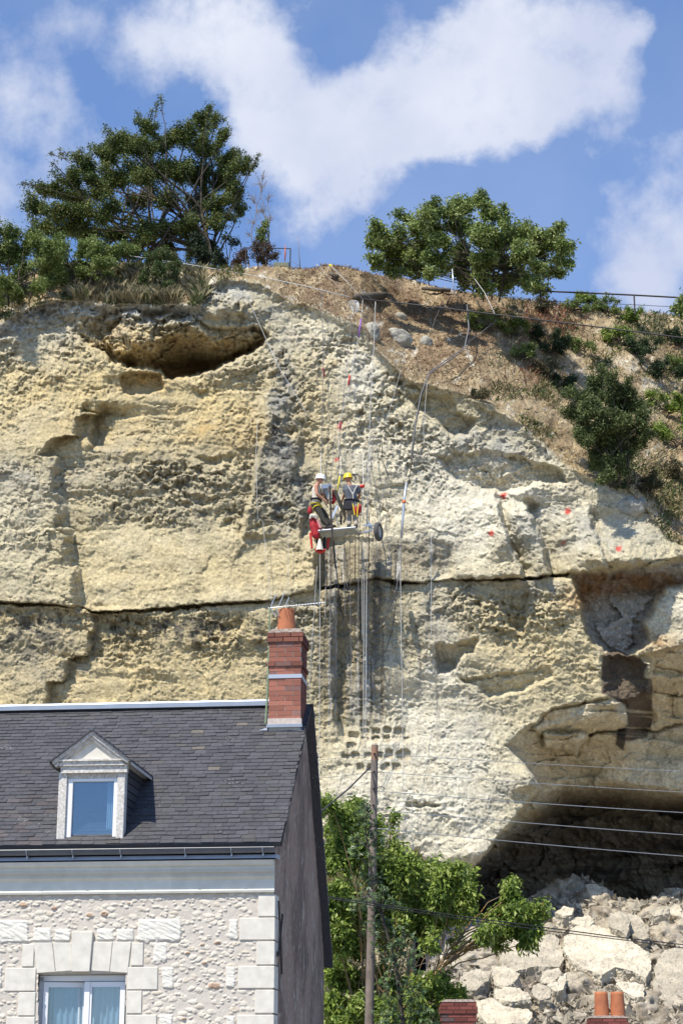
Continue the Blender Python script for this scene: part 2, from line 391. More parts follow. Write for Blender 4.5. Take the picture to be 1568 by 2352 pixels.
# --- ledges with undersides at centre right
def ledge(poly, depth, top, bot, soft=6, power=1.0):
    s = sdpoly(poly, Xs, Ys); return sm(-soft, soft, s) * depth * (.25 + .75 * np.clip((PY - top) / (bot - top), 0, 1)**power)
D += ledge([(935,912),(1000,905),(1040,915),(1045,945),(1090,965),(1075,1000),(1040,1000),(990,960)], .9, 905, 985)
D += ledge([(1005,1050),(1060,1045),(1120,1035),(1200,1050),(1290,1085),(1300,1105),(1230,1110),(1180,1130),(1110,1130),(1040,1100)], .8, 1040, 1120)
D += ledge([(1180,1145),(1215,1140),(1240,1165),(1225,1180),(1190,1180)], .4, 1140, 1180)
D += ledge([(1000,1482),(1060,1478),(1095,1470),(1090,1500),(1060,1500),(1045,1535),(1010,1545),(1000,1510)], .8, 1470, 1530)
D += ledge([(1060,1560),(1180,1548),(1260,1530),(1270,1555),(1180,1590),(1120,1600)], .45, 1540, 1590)
D += ledge([(1140,1350),(1215,1350),(1200,1450),(1170,1440),(1150,1400)], .5, 1350, 1440)
D += ledge([(962,1242),(1000,1236),(1035,1250),(1042,1325),(985,1330)], .3, 1238, 1300, 12)
D += ledge([(860,1120),(940,1110),(935,1180),(900,1200),(870,1170)], .4, 1110, 1190)
D += ledge([(450,1050),(540,1045),(530,1062),(470,1068)], .3, 1045, 1062)
# --- rust recess at the right, its lit jamb, and the hole below
G2 = [(1312,1322),(1400,1310),(1500,1296),(1640,1275),(2300,1260),(2300,1345),(1600,1345),(1528,1350),(1505,1385),(1482,1430),(1488,1470),(1470,1495),(1440,1500),(1382,1500),(1350,1470),(1335,1400)]
s2 = sdpoly(G2, Xs, Ys)
D += sm(-6, 10, s2) * (.8 + .8 * np.clip((PY - 1300) / 60., 0, 1))
D -= 1.0 * blob(1440, 1285, 90, 26, X, Y)
s3 = sdpoly([(1384,1500),(1410,1492),(1445,1500),(1486,1520),(1498,1560),(1498,1655),(1480,1700),(1440,1705),(1432,1640),(1400,1600),(1380,1560)], Xs, Ys)
D += sm(-8, 24, s3) * .8
# --- the big vault: lit rim, underside, then the dark hall
RIM = [(1085,1992),(1112,1965),(1138,1925),(1175,1890),(1205,1850),(1238,1812),(1232,1790),(1205,1752),(1180,1735),(1162,1712),(1190,1688),(1222,1665),(1262,1630),(1330,1614),(1400,1602),(1440,1608),(1490,1590),(1496,1520),(1465,1510),(1568,1480),(1700,1440),(2300,1400),(2300,2700),(930,2700),(935,2200),(990,2090),(1060,2035)]
s4 = sdpoly(RIM, Xs, Ys)
under = sm(-3, 6, s4)
yj = ip(PX, [(900,2060),(1085,1965),(1240,1838),(1290,1800),(1420,1795),(1568,1815),(2300,1830)])
q = np.clip((PY - 1500) / 300., 0, 1.2)
D += under * (.5 + 3.2 * sm(0, 190, PY - ip(PX, [(1160,1700),(1260,1625),(1440,1600),(1500,1500),(1568,1480),(2300,1430)])))
D += under * sm(-4, 60, PY - yj) * 2.2 + under * sm(0, 200, PY - yj) * 2.4
# slabs in the vault roof
def slab(poly, amt, soft=4):
    s = sdpoly(poly, Xs, Ys); return -amt * sm(-soft, soft, s) + .2 * np.exp(-((s + 4) / 4.)**2)
D += under * slab([(1222,1672),(1262,1634),(1400,1606),(1432,1612),(1440,1660),(1385,1678),(1300,1690),(1240,1688)], .22)
D += under * slab([(1248,1686),(1352,1684),(1322,1730),(1250,1716)], .7)
D += .35 * under * np.exp(-(dline([(1352,1686),(1440,1672),(1500,1680),(1568,1665),(1700,1650)], Xs, Ys) / 3.2)**2)
D += .25 * under * np.exp(-(dline([(1500,1588),(1568,1600),(1700,1606)], Xs, Ys) / 3.)**2) + .25 * under * np.exp(-(dline([(1505,1530),(1568,1545),(1700,1560)], Xs, Ys) / 3.)**2)
D -= .3 * under * sm(.08, .3, perlin(XM / 2.1, ZM / .6, 0, 31)) * sm(1800, 1760, PY)
_bs = ZM / .62 + .35 * wB + .12 * wD + .10 * XM; D += under * .17 * (np.ceil(_bs) - _bs) * sm(1840, 1780, PY) * sm(-.3, .2, perlin(XM / 1.7, ZM / 1.2, 0, 32))
# --- lower pier bulges forward and its lit lower lip
D -= .8 * sm(1620, 1900, PY) * sm(1300, 1180, PX) * sm(640, 760, PX)
D += .9 * sm(1990, 2060, Y) * sm(1120, 1080, PX) * sm(700, 760, PX) * (1 - under)
D -= .35 * blob(1090, 1960, 60, 26, X, Y) + .5 * blob(1215, 1795, 30, 30, X, Y)
D += .4 * ledge([(930,1840),(1010,1850),(1000,1858),(935,1850)], 1, 1840, 1856, 3) + .6 * ledge([(930,1962),(960,1950),(975,1985),(940,1985)], 1, 1950, 1985, 3)
# --- pigeon holes cut in the soft stone
s5 = np.zeros_like(D)
_h = [(205,140,370,290),(430,150,610,270),(670,140,825,255),(945,112,990,165),(1055,115,1140,150),(212,350,395,465),(450,290,600,435),(645,285,800,410),(850,255,1005,385),(1040,280,1225,415),(430,440,590,590),(640,430,775,545),(835,410,965,550),(1005,410,1190,540),(1200,440,1335,550),(185,540,360,665),(80,760,245,845),(275,725,440,848),(500,720,640,840),(700,700,840,838),(870,650,1020,840),(1080,670,1320,860),(135,940,300,1000),(365,910,510,1060),(560,920,720,1050),(785,910,950,1050),(990,910,1155,1045),(1205,945,1330,1010),(540,1170,600,1215),(1080,1180,1160,1250)]
HX, HY = PX + 4.5 * wC, PY + 4.5 * wD
for (a, b, c, d) in _h:
    x0, x1 = 771.6 + a * .1289, 771.6 + c * .1289; y0, y1 = 1635.1 + b * .1289, 1635.1 + d * .1289
    w_, h_ = (x1 - x0) / 2, (y1 - y0) / 2
    dd = (np.abs((HX - (x0 + x1) / 2) / w_)**3.2 + np.abs((HY - (y0 + y1) / 2) / h_)**3.2)
    shallow = .35 if (a in (1200, 1005, 205, 670)) or h_ < 5 else 1
    s5 = np.maximum(s5, sm(1.2, .75, dd) * shallow)
D += .13 * s5
hole = sdpoly([(770,1638),(830,1630),(930,1640),(960,1670),(955,1780),(780,1785),(765,1700)], PX, PY)
# --- texture: crumbly bands, pitted rock, smooth faces
smooth = np.clip(.9 * sm(1205, 1235, Y) * sm(1400, 1370, Y) * sm(170, 240, X) * sm(720, 600, X) + .55 * sm(-30, 20, hole)
    + .8 * sm(1520, 1560, Y) * sm(200, 260, X) * sm(620, 560, X) + .75 * under + .7 * sm(2, 12, s2)
    + .65 * blob(1050, 1230, 130, 90, X, Y) + .5 * sm(1560, 1620, Y) * sm(930, 1000, X) + .6 * blob(760, 1080, 70, 60, X, Y) + .5 * blob(770, 870, 60, 40, X, Y)
    + .6 * sm(1250, 1300, Y) * sm(160, 120, X) + .35 * sm(1340, 1500, Y) * blob(850, 1500, 70, 250, X, Y), 0, 1)
crumb = np.clip(.95 * sm(1030, 1090, Y) * sm(1225, 1190, Y) * sm(150, 230, X) * sm(760, 660, X) + .9 * sm(1395, 1402, PY) * sm(1530, 1470, Y) * sm(780, 700, X)
    + .9 * blob(870, 980, 190, 110, X, Y) + .8 * blob(1120, 1050, 170, 60, X, Y) + .9 * sm(1335, 1345, PY) * blob(1130, 1400, 220, 90, X, Y)
    + .7 * blob(560, 700, 90, 60, X, Y) + .5 * sm(700, 760, Y) * sm(950, 850, Y) + .6 * blob(650, 1050, 90, 160, X, Y) + .2, 0, 1.2)
amp = rock * (1 - .8 * smooth) * (.35 + .75 * crumb)
wx2 = XM + .12 * wC; wz2 = ZM + .12 * wD
ca_, sa_ = .82, .57
rx_, rz2_ = wx2 * ca_ + wz2 * sa_, -wx2 * sa_ + wz2 * ca_
b1 = fbm(rx_ / .80, rz2_ / .66, D / 1.2, 3, 41, .55, True)
b2 = fbm(wx2 / .24, wz2 / .24, D, 3, 42, .62, True)
b3 = fbm(rx_ / .085, rz2_ / .085, D * 2, 3, 43, .65)
b0 = fbm(XM / 1.9, ZM / 1.5, 2, 3, 40, .55)
def facet(sx, sz, seed, wx=.25):
    gx = XM / sx + wx * wC + .5 * wA; gz = ZM / sz + wx * wD + .5 * wB
    xi = np.floor(gx).astype(np.int32); yi = np.floor(gz).astype(np.int32); best = np.full(gx.shape, 9., np.float32); out = np.zeros(gx.shape, np.float32)
    for i in (-1, 0, 1):
        for j in (-1, 0, 1):
            h = _perm[_perm[(xi + i) & 255] + ((yi + j + seed * 31) & 255)]
            dx = gx - (xi + i + _perm[h + 13] / 256.); dy = gz - (yi + j + _perm[h + 97] / 256.); d = np.hypot(dx, dy)
            m = d < best; best = np.where(m, d, best)
            out = np.where(m, (_perm[h + 200] / 256. - .5) + dx * (_perm[h + 50] / 256. - .5) * 1.6 + dy * (_perm[h + 150] / 256. - .35) * 1.8, out)
    return out
def ridge(x, z, octv, seed, g=.6):
    s_ = 0; a = 1; t_ = 0
    for o in range(octv): s_ = s_ + a * (1 - 2.2 * np.abs(perlin(x * 2**o, z * 2**o, 1.7, seed + o))); t_ += a; a *= g
    return s_ / t_ - .35
g2 = ridge(wx2 / .30, wz2 / .26, 4, 45, .72)
b4 = fbm(XM / .055, ZM / .055, D, 2, 49, .8)
def beds(h, w1_, w2_, seed):
    s_ = ZM / h + w1_ * wB + w2_ * wD; return (np.ceil(s_) - s_ - .5) * sm(-.15, .25, perlin(XM / (h * 3.2), ZM / (h * 1.6), 0, seed))
bd = .13 * beds(.95, .8, .25, 46) + .07 * beds(.33, 1.6, .5, 47)
f1 = facet(1.15, .8, 3); f2 = facet(.42, .3, 4); f3 = facet(.17, .13, 6, .15)
pit1, pit2, pid = cell(wx2 / .42, wz2 / .34, 1)
pits = sm(.46, .10, pit1 + .10 * b2) * (pid > .55)
p21, p22, p2i = cell(rx_ / .15, rz2_ / .14, 2)
pits2 = sm(.45, .1, p21 + .1 * b3) * (p2i > .5)
strat = fbm(XM / 2.2 + .3 * wC, ZM / .35 + .5 * wB, 0, 3, 44)
reg = np.clip(.72 + 1.7 * fbm(XM / 1.5, ZM / 1.0, 0, 3, 48), .12, 1.5)        # roughness comes and goes
amp = amp * reg
D += bd * rock * (1 - .6 * smooth)
D -= amp * (.09 * b1 + .06 * b2 + .09 * b3 + .09 * f1 + .06 * f2 + .05 * f3 + .12 * g2) - amp * (.13 * pits * crumb + .06 * pits2) - .03 * strat * rock - .16 * b0 * rock * (1 - .5 * smooth)
D -= rock * (.022 + .03 * crumb) * b4 * (1 - .5 * smooth)
in2 = sm(0, 16, s2) * (1 - under); D -= in2 * (.28 * f1 + .16 * g2 + .10 * b1); in1 = sm(0, 9, s1); D -= in1 * (.42 * f1 + .20 * f2 + .22 * g2 + .12 * b2)
rimb = sm(-75, -25, above) * rock * sm(560, 480, PX); D -= rimb * (.20 * b1 + .22 * g2 + .12 * f2 + .06 * b3)
D -= under * sm(1800, 1880, PY) * (.55 * f1 + .30 * b1 + .12 * f2 + .10 * b2)
D -= under * sm(1880, 1800, PY) * (.11 * f1 + .05 * f2 + .06 * b1)
D -= rock * smooth * (.03 * b1 + .02 * b2 + .025 * b3 + .045 * f1 + .018 * f2 + .02 * g2)
# earth slope: clods and gullies
D -= (1 - rock) * (.22 * b1 + .10 * b2 + .05 * b3 + .25 * b0)
D += sm(1720, 1760, PY) * 0
# --- positions
a_, e_ = ray(PX, PY)
VX = a_ * D; VZ = CAMZ + e_ * D; VY = D.copy()
jx = rock * (1 - .7 * smooth) * .07; 
VX = VX + jx * fbm(XM / .21, ZM / .21, 9, 2, 51); VZ = VZ + jx * fbm(XM / .21, ZM / .21, 14, 2, 52)
# --- colour (albedo): stone, stains, lichen, earth
def C3(*c): return np.array(c, np.float32)
def mixc(A, c, m): return A + (np.asarray(c, np.float32) - A) * np.clip(m, 0, 1)[..., None]
n_l = fbm(XM / 3., ZM / 3., 0, 4, 61); n_m = fbm(XM / .7, ZM / .7, 0, 4, 62); n_s = fbm(XM / .12, ZM / .12, 0, 3, 63); n_x = fbm(XM / .3, ZM / .3, 3, 3, 64)
colr = np.ones(PX.shape + (3,), np.float32) * C3(.585, .515, .335)
yel = np.clip(blob(380, 950, 260, 120, X, Y) + .8 * blob(100, 950, 150, 120, X, Y) + .9 * blob(720, 950, 60, 160, X, Y) + .6 * sm(1400, 1420, Y) * sm(700, 600, X) + .5 * blob(430, 1300, 250, 70, X, Y) + .4 * blob(1100, 1500, 200, 100, X, Y) + .3 * n_l + .26 - .3 * sm(820, 1000, X) * sm(1330, 1200, Y), 0, 1)
colr = mixc(colr, C3(.64, .50, .25), yel * (.65 + .5 * n_m))
wht = np.clip(.9 * blob(1010, 1750, 170, 170, X, Y) + .8 * blob(1010, 1230, 180, 110, X, Y) + .8 * blob(880, 1820, 190, 90, X, Y) + .7 * blob(1000, 1930, 190, 90, X, Y) + .7 * blob(1130, 1120, 200, 100, X, Y)
    + .6 * blob(720, 760, 120, 60, X, Y) + .9 * sm(1335, 1350, Y) * blob(1560, 1400, 75, 90, X, Y) + .5 * blob(60, 770, 110, 50, X, Y) + .5 * blob(990, 1040, 220, 80, X, Y) + .6 * blob(830, 860, 70, 60, X, Y)
    + .6 * blob(1010, 1540, 30, 130, X, Y) + .5 * blob(1330, 1200, 150, 90, X, Y) + .35 * blob(30, 1200, 90, 160, X, Y) + .55 * blob(840, 900, 90, 230, X, Y) + .5 * blob(980, 1640, 110, 200, X, Y), 0, 1)
colr = mixc(colr, C3(.74, .69, .55), wht * (.85 + .5 * n_m))
# deep orange pockets and edges
org = np.clip(blob(345, 875, 55, 22, Xs, Ys) + .8 * blob(480, 985, 110, 25, Xs, Ys) * (n_m > .0) + .7 * blob(80, 1410, 120, 22, Xs, Ys) + .6 * blob(560, 1000, 70, 40, Xs, Ys) + .5 * blob(270, 745, 60, 30, Xs, Ys) + .8 * sm(0, 10, s1) * sm(740, 800, PY) + .7 * blob(770, 835, 18, 10, Xs, Ys), 0, 1)
colr = mixc(colr, C3(.58, .40, .17), org * (.7 + .8 * n_x))
# grey lichen and weathering
gr = np.clip(1.0 * blob(640, 960, 46, 150, X, Y) + .9 * blob(660, 1130, 60, 90, X, Y) + .9 * blob(560, 700, 90, 60, X, Y) + .5 * blob(350, 1090, 240, 60, X, Y) + .45 * blob(60, 1100, 90, 90, X, Y) + .6 * blob(100, 760, 140, 45, X, Y) + .5 * blob(330, 710, 150, 18, X, Y)
    + .5 * blob(700, 830, 60, 60, X, Y) + .7 * blob(1110, 1010, 150, 45, X, Y) + .6 * blob(1230, 1010, 70, 50, X, Y) + .5 * blob(1210, 1250, 50, 60, X, Y, -.3) + .8 * blob(1400, 1230, 120, 50, X, Y) + .6 * blob(980, 1100, 40, 40, X, Y)
    + .55 * blob(90, 1500, 120, 90, X, Y) + .6 * blob(690, 1460, 60, 90, X, Y) + .4 * blob(1030, 1400, 80, 60, X, Y) + .5 * blob(1200, 1350, 120, 25, X, Y) + .6 * blob(910, 790, 40, 30, X, Y) + .5 * blob(1160, 1820, 110, 50, X, Y, -.35) + .5 * blob(1140, 1940, 90, 20, X, Y, -.6) + .45 * blob(1090, 1660, 60, 60, X, Y), 0, 1)
colr = mixc(colr, C3(.37, .36, .315), np.clip(gr + .24 * sm(.0, .35, fbm(XM / 1.6, ZM / 1.1, 8, 4, 65)) * sm(1640, 1500, PY), 0, 1) * np.clip(.68 + 1.1 * n_m + .5 * n_x, 0, 1))
rimc = sm(-60, -20, above + 14 * n_m) * rock * sm(640, 480, PX)
colr = mixc(colr, C3(.60, .595, .53), rimc * (.75 + .6 * n_x)); colr = mixc(colr, C3(.33, .33, .30), rimc * sm(.0, .3, n_m + .5 * n_x) * .8)
# dark organic film on the knobbly bands: patchy, follows the crust
dk = np.clip(.9 * blob(640, 1110, 80, 90, X, Y) + .75 * blob(470, 1185, 190, 18, X, Y) + .7 * blob(260, 1185, 80, 20, X, Y) + .55 * blob(420, 1120, 210, 22, X, Y) + .6 * blob(350, 1060, 120, 30, X, Y)
    + .5 * sm(1400, 1412, Y) * sm(1520, 1470, Y) * sm(640, 590, X) + .6 * blob(450, 1450, 180, 30, X, Y) + .6 * blob(60, 1480, 100, 100, X, Y) + .5 * blob(660, 1560, 60, 60, X, Y) + .6 * blob(650, 1000, 40, 80, X, Y) + .4 * blob(210, 980, 60, 60, X, Y)
    + .75 * blob(1280, 1590, 0.1 + 40, 30, X, Y) * 0 + .5 * blob(970, 1430, 60, 90, X, Y) + .5 * blob(1150, 1360, 100, 30, X, Y), 0, 1)
colr = mixc(colr, C3(.135, .125, .10), dk * sm(-.12, .22, n_x + .5 * n_s + .15 * n_m) * .9)
# water streaks down the rock face
stx = fbm(XM / .16, ZM / 7., 0, 3, 71); stx2 = fbm(XM / .09, ZM / 4.5, 0, 2, 72)
zone = np.clip(sm(1235, 1270, PY) * sm(725, 740, X) * sm(ip(PY, [(1235,1010),(1340,990),(1400,910),(1700,890)]), ip(PY, [(1235,930),(1340,900),(1400,850),(1700,840)]), X) * sm(1700, 1600, Y) + .9 * sm(1235, 1255, Y) * sm(1330, 1300, Y) * blob(1000, 1280, 45, 70, X, Y), 0, 1)
colr = mixc(colr, C3(.22, .18, .115), zone * .62)
colr = mixc(colr, C3(.12, .11, .09), zone * sm(.02, .3, stx) * .75)
colr = mixc(colr, C3(.50, .49, .43), zone * sm(.12, .4, stx2) * .8)
zone2 = blob(850, 1560, 95, 130, X, Y) + blob(1010, 1560, 70, 160, X, Y) * .5
colr = mixc(colr, C3(.52, .50, .44), zone2 * sm(.0, .3, stx2) * .6)
colr = mixc(colr, C3(.20, .17, .12), zone2 * sm(.15, .4, stx) * .6)
# rust in the recess, soot in the hole, shade of the vault's hall painted in
colr = mixc(colr, C3(.60, .565, .50), sm(-2, 12, s2))
colr = mixc(colr, C3(.46, .29, .16), sm(-4, 12, s2) * sm(1385, 1350, Y) * sm(1300, 1325, Y) * (.8 + n_x))
colr = mixc(colr, C3(.42, .22, .08), np.clip(blob(1335, 1370, 40, 30, Xs, Ys) + blob(1505, 1475, 50, 26, Xs, Ys), 0, 1) * (.55 + n_m))
colr = mixc(colr, C3(.80, .69, .48), under * (.8 + .3 * n_m) * sm(1880, 1800, PY))
colr = mixc(colr, C3(.68, .50, .26), under * sm(.05, .4, n_l + .6 * fbm(XM / 2., ZM / .4, 0, 3, 73)) * .7)
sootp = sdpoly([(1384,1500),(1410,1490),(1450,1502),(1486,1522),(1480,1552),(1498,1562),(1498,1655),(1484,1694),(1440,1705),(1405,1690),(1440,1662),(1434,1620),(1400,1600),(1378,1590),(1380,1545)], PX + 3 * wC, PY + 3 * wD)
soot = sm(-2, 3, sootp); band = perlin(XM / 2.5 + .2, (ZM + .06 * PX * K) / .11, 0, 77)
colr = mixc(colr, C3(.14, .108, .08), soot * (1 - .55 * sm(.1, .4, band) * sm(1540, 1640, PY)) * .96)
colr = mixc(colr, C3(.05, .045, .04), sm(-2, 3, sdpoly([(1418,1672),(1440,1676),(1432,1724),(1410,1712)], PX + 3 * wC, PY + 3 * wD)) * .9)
colr = mixc(colr, C3(.17, .13, .092), under * sm(0, 60, PY - yj + 14 * n_m) * (.9 + .15 * n_m))  # hall's shade put into the albedo as a darker brown
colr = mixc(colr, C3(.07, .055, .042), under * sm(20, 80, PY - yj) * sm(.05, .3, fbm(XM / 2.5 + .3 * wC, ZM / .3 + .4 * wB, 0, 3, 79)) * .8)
# pigeon holes: bare ochre inside
colr = mixc(colr, C3(.60, .53, .38), s5)
# red paint marks
for (rx, ry, rr) in [(1155,1137,8),(1304,1176,8),(1128,1224,8),(1293,1247,6),(1420,1259,7),(774,1056,5),(780,981,6)]:
    dm = np.hypot(PX - rx, (PY - ry)) + 5 * n_s * 2 + 2 * wC
    colr = mixc(colr, C3(.80, .04, .035), sm(rr, rr - 5, dm) * .8)
# earth and dry turf over the edge
earth = mixc(np.ones_like(colr) * C3(.27, .19, .12), C3(.44, .345, .215), sm(-.25, .35, n_m + .4 * n_x))
turf = np.clip(blob(1180, 920, 130, 90, X, Y) + sm(500, 300, PX) + .6 * blob(600, 630, 100, 20, X, Y) + .7 * sm(1250, 1350, PX) + .6 * blob(960, 880, 70, 40, X, Y), 0, 1)
earth = mixc(earth, C3(.52, .42, .25), turf * (.6 + .7 * n_x))
earth = mixc(earth, C3(.62, .58, .48), sm(.33, .45, n_x + .25 * n_s + .15 * sm(60, 10, above)) * .8)
chalk = np.clip(blob(1320, 840, 90, 22, X, Y) + blob(1500, 860, 60, 45, X, Y), 0, 1)
earth = mixc(earth, C3(.60, .57, .48), chalk * sm(-.15, .15, n_m + .4 * n_x))
em = sm(-5, 7, above + 9 * n_x + 7 * n_s * 2)
colr = mixc(colr, 0, em * 0) + (earth - colr) * em[..., None]
colr = colr * (1 + .30 * n_s + .12 * n_m + .16 * n_x)[..., None]
colr = np.clip(colr, .02, .85)

def grid_faces(nr, nc, base=0):
    r = np.arange(nr - 1)[:, None]; c = np.arange(nc - 1)[None, :]
    i = (r * nc + c).ravel() + base
    return np.stack([i, i + nc, i + nc + 1, i + 1], 1)
Vc = np.stack([VX, VY, VZ], -1)
# plateau: rows behind the skyline, falling gently away
back = []
for k in range(1, 9):
    t = k / 8.
    row = Vc[0].copy(); row[:, 1] += 1.5 * k + 22 * t * t; row[:, 2] -= .12 * k + 2.5 * t * t + .15 * np.abs(perlin(row[:, 0] / 1.2, row[:, 1] / 1.2, 0, 90)); back.append(row)
back = np.array(back[::-1], np.float32)
Vall = np.concatenate([back, Vc]); Call = np.concatenate([np.repeat(colr[:1], 8, 0), colr])
m_rock = bpy.data.materials.new('limestone'); m_rock.use_nodes = True
t = m_rock.node_tree; b = t.nodes['Principled BSDF']; b.inputs['Roughness'].default_value = .95; b.inputs['Specular IOR Level'].default_value = .12
at = t.nodes.new('ShaderNodeAttribute'); at.attribute_name = 'Col'
tcx = t.nodes.new('ShaderNodeTexCoord')
nn = t.nodes.new('ShaderNodeTexNoise'); nn.inputs['Scale'].default_value = 13; nn.inputs['Detail'].default_value = 10; nn.inputs['Roughness'].default_value = .7
t.links.new(tcx.outputs['Object'], nn.inputs['Vector'])
mr = t.nodes.new('ShaderNodeMapRange'); mr.inputs['From Min'].default_value = .3; mr.inputs['From Max'].default_value = .7; mr.inputs['To Min'].default_value = .55; mr.inputs['To Max'].default_value = 1.28
t.links.new(nn.outputs['Fac'], mr.inputs['Value'])
vm = t.nodes.new('ShaderNodeVectorMath'); vm.operation = 'SCALE'; t.links.new(at.outputs['Color'], vm.inputs[0]); t.links.new(mr.outputs[0], vm.inputs['Scale'])
t.links.new(vm.outputs[0], b.inputs['Base Color'])
bp = t.nodes.new('ShaderNodeBump'); bp.inputs['Strength'].default_value = 1.0; bp.inputs['Distance'].default_value = .085
n5 = t.nodes.new('ShaderNodeTexNoise'); n5.inputs['Scale'].default_value = 6; n5.inputs['Detail'].default_value = 11; n5.inputs['Roughness'].default_value = .8
t.links.new(tcx.outputs['Object'], n5.inputs['Vector']); t.links.new(n5.outputs['Fac'], bp.inputs['Height']); t.links.new(bp.outputs['Normal'], b.inputs['Normal'])
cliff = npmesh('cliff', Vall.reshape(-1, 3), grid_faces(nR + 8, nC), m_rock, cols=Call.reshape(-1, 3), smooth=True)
tag(cliff, 'pale yellow limestone cliff with grottoes, bedding crack and earth slope on top', kind='structure')

def cliffY(px, py):
    """depth of the rock face at a pixel"""
    c = int(np.clip(np.searchsorted(ux, px), 0, nC - 1)); col_ = PY[:, c]
    r = int(np.clip(np.searchsorted(col_, py), 0, nR - 1)); return float(D[r, c])
def onc(px, py, off=0.0):
    return P(px, py, cliffY(px, py) - off)
# ------------------------------------------------------------------ ground
m_ground = mat('street_gravel', (.24, .22, .19), .95, noise=.3, nscale=.6, bump=.4, bscale=8, bdist=.05)
gnd = npmesh('ground', [(-3000,-3000,0),(3000,-3000,0),(3000,3000,0),(-3000,3000,0)], [(0,1,2,3)], m_ground)
tag(gnd, 'pale gravel ground before the cliff', kind='structure')

# ------------------------------------------------------------------ the house, in its own axes: x to the right along the facade, y back, z up
TH = math.radians(6.0)
_a0, _e0 = ray(629, 2200); C0x, C0y = _a0 * 23.0, 23.0
ct, st = math.cos(TH), math.sin(TH)
def HL(px, py, v=0.0):
    a, e = ray(px, py); Yq = (v + C0x * st + C0y * ct) / (a * st + ct); Xq = a * Yq
    return (Xq - C0x) * ct - (Yq - C0y) * st, CAMZ + e * Yq
def HG(px, py, x=0.0):
    a, e = ray(px, py); Yq = (x + C0x * ct - C0y * st) / (a * ct - st); Xq = a * Yq
    return (Xq - C0x) * st + (Yq - C0y) * ct, CAMZ + e * Yq
def q6(X, Yy): return .5003 * X, 1561.6 + .5003 * Yy
def H6(X, Yy, v=0.0): return HL(*q6(X, Yy), v)
W_, VR, ZR, ZE, VE, ZB = 5.3, 2.85, 6.68, 4.36, -.14, 3.30
XL = -9.5
house = empty('stone_house', (C0x, C0y, 0), -TH)
tag(house, 'white rubble stone house with slate roof, dormer and brick chimney', 'house')
m_mortar = mat('facade_render', (.5, .5, .5), .92, attr=True, noise=.08, nscale=30, bump=.35, bscale=90, bdist=.006)
m_ash = mat('dressed_stone', (.60, .57, .505), .85, noise=.14, nscale=9, bump=.15, bscale=50, bdist=.004)
m_cornice = mat('cornice_stone', (.5, .5, .5), .85, attr=True, noise=.1, nscale=7, bump=.12, bscale=60, bdist=.004)
m_gable = mat('dark_gable_render', (.5, .5, .5), .95, attr=True, noise=.15, nscale=30, bump=.8, bscale=40, bdist=.03)
m_zinc = mat('zinc', (.30, .335, .39), .42, noise=.1, nscale=6, spec=.5, metal=.35)
m_gutter = mat('gutter_zinc', (.085, .095, .115), .35, noise=.15, nscale=8, spec=.5)
m_slate = mat('slate', (.5, .5, .5), .62, attr=True, noise=.22, nscale=22, bump=.4, bscale=45, bdist=.006, spec=.35)
m_pvc = mat('white_frame_paint', (.74, .745, .76), .35, spec=.5)
m_oldwhite = mat('weathered_white_paint', (.66, .65, .62), .7, noise=.8, nscale=28, var=(.38, .34, .29), bump=.4, bscale=60, bdist=.006)
m_glass = mat('window_glass', (.03, .05, .085), .06, spec=.9)
m_dark = mat('dark_interior', (.02, .02, .022), .9)
m_curtain = mat('curtain_cloth', (.5, .58, .62), .9)
m_brick = mat('brick', (.5, .5, .5), .9, attr=True, noise=.18, nscale=40, bump=.3, bscale=80, bdist=.004)
m_joint = mat('brick_mortar', (.50, .45, .38), .95, noise=.2, nscale=50)
m_terra = mat('terracotta', (.46, .17, .075), .75, noise=.7, nscale=7, var=(.34, .12, .06), bump=.1)
m_iron = mat('rusted_iron', (.055, .045, .042), .7, noise=.3, nscale=30)
m_wood = mat('weathered_wood', (.20, .165, .135), .9, noise=.5, nscale=9, var=(.12, .095, .075), bump=.5, bscale=40, bdist=.01)

# front wall: a finely modelled rubble field where it is seen
xs = np.arange(-4.3, 0.001, .0085); zs = np.arange(1.75, 3.84, .0085)
GX, GZ = np.meshgrid(xs, zs); GX = GX.astype(np.float32); GZ = GZ.astype(np.float32)
# pixel coordinates of region 6 for each vertex (facade plane)
def to6(x, z):
    wx = C0x + x * ct; wy = C0y - x * st
    a = wx / wy; e = (z - CAMZ) / wy
    dep = _c + e * _s; b = (e * _c - _s) / dep; aa = a / dep
    return (aa * F + CX) / .5003, ((CY - b * F) - 1561.6) / .5003
U6, V6 = to6(GX, GZ)
wn1 = fbm(GX * 9, GZ * 9, 0, 3, 101); wn2 = fbm(GX * 9, GZ * 9, 4, 3, 102)
c1, c2, cid = cell(GX / .115 + .35 * wn1, GZ / .062 + .35 * wn2, 5)
e1, e2, eid = cell(GX / .055 + .3 * wn1, GZ / .034 + .3 * wn2, 6)
patch = fbm(GX * 1.3, GZ * 1.6, 0, 3, 103)
st1 = sm(.04, .22, c2 - c1) * sm(.62, .3, c1) * (cid > .52) * sm(-.3, 0, patch + .15)
st2 = sm(.05, .2, e2 - e1) * sm(.6, .3, e1) * (eid > .72) * (1 - st1 > .9)
hgt = .0125 * st1 * (.4 + .9 * cid) * (.75 + .5 * fbm(GX * 26, GZ * 26, 0, 3, 107)) + .012 * st2 + .005 * wn1 + .003 * fbm(GX * 45, GZ * 45, 0, 2, 108)
wcol = np.ones(GX.shape + (3,), np.float32) * C3(.49, .445, .385)
wcol = mixc(wcol, C3(.53, .485, .425), .5 + wn2)
wcol = mixc(wcol, C3(.60, .55, .465), np.clip(st1 + .8 * st2, 0, 1) * (.7 + .3 * cid))
wcol = mixc(wcol, C3(.50, .44, .35), (st1 > .3) * ((cid * 37) % 1 > .82) * .8)
hewn = fbm((GX * .5 + GZ) * 22, (GZ - GX * .3) * 7, 0, 3, 104, .6, True)
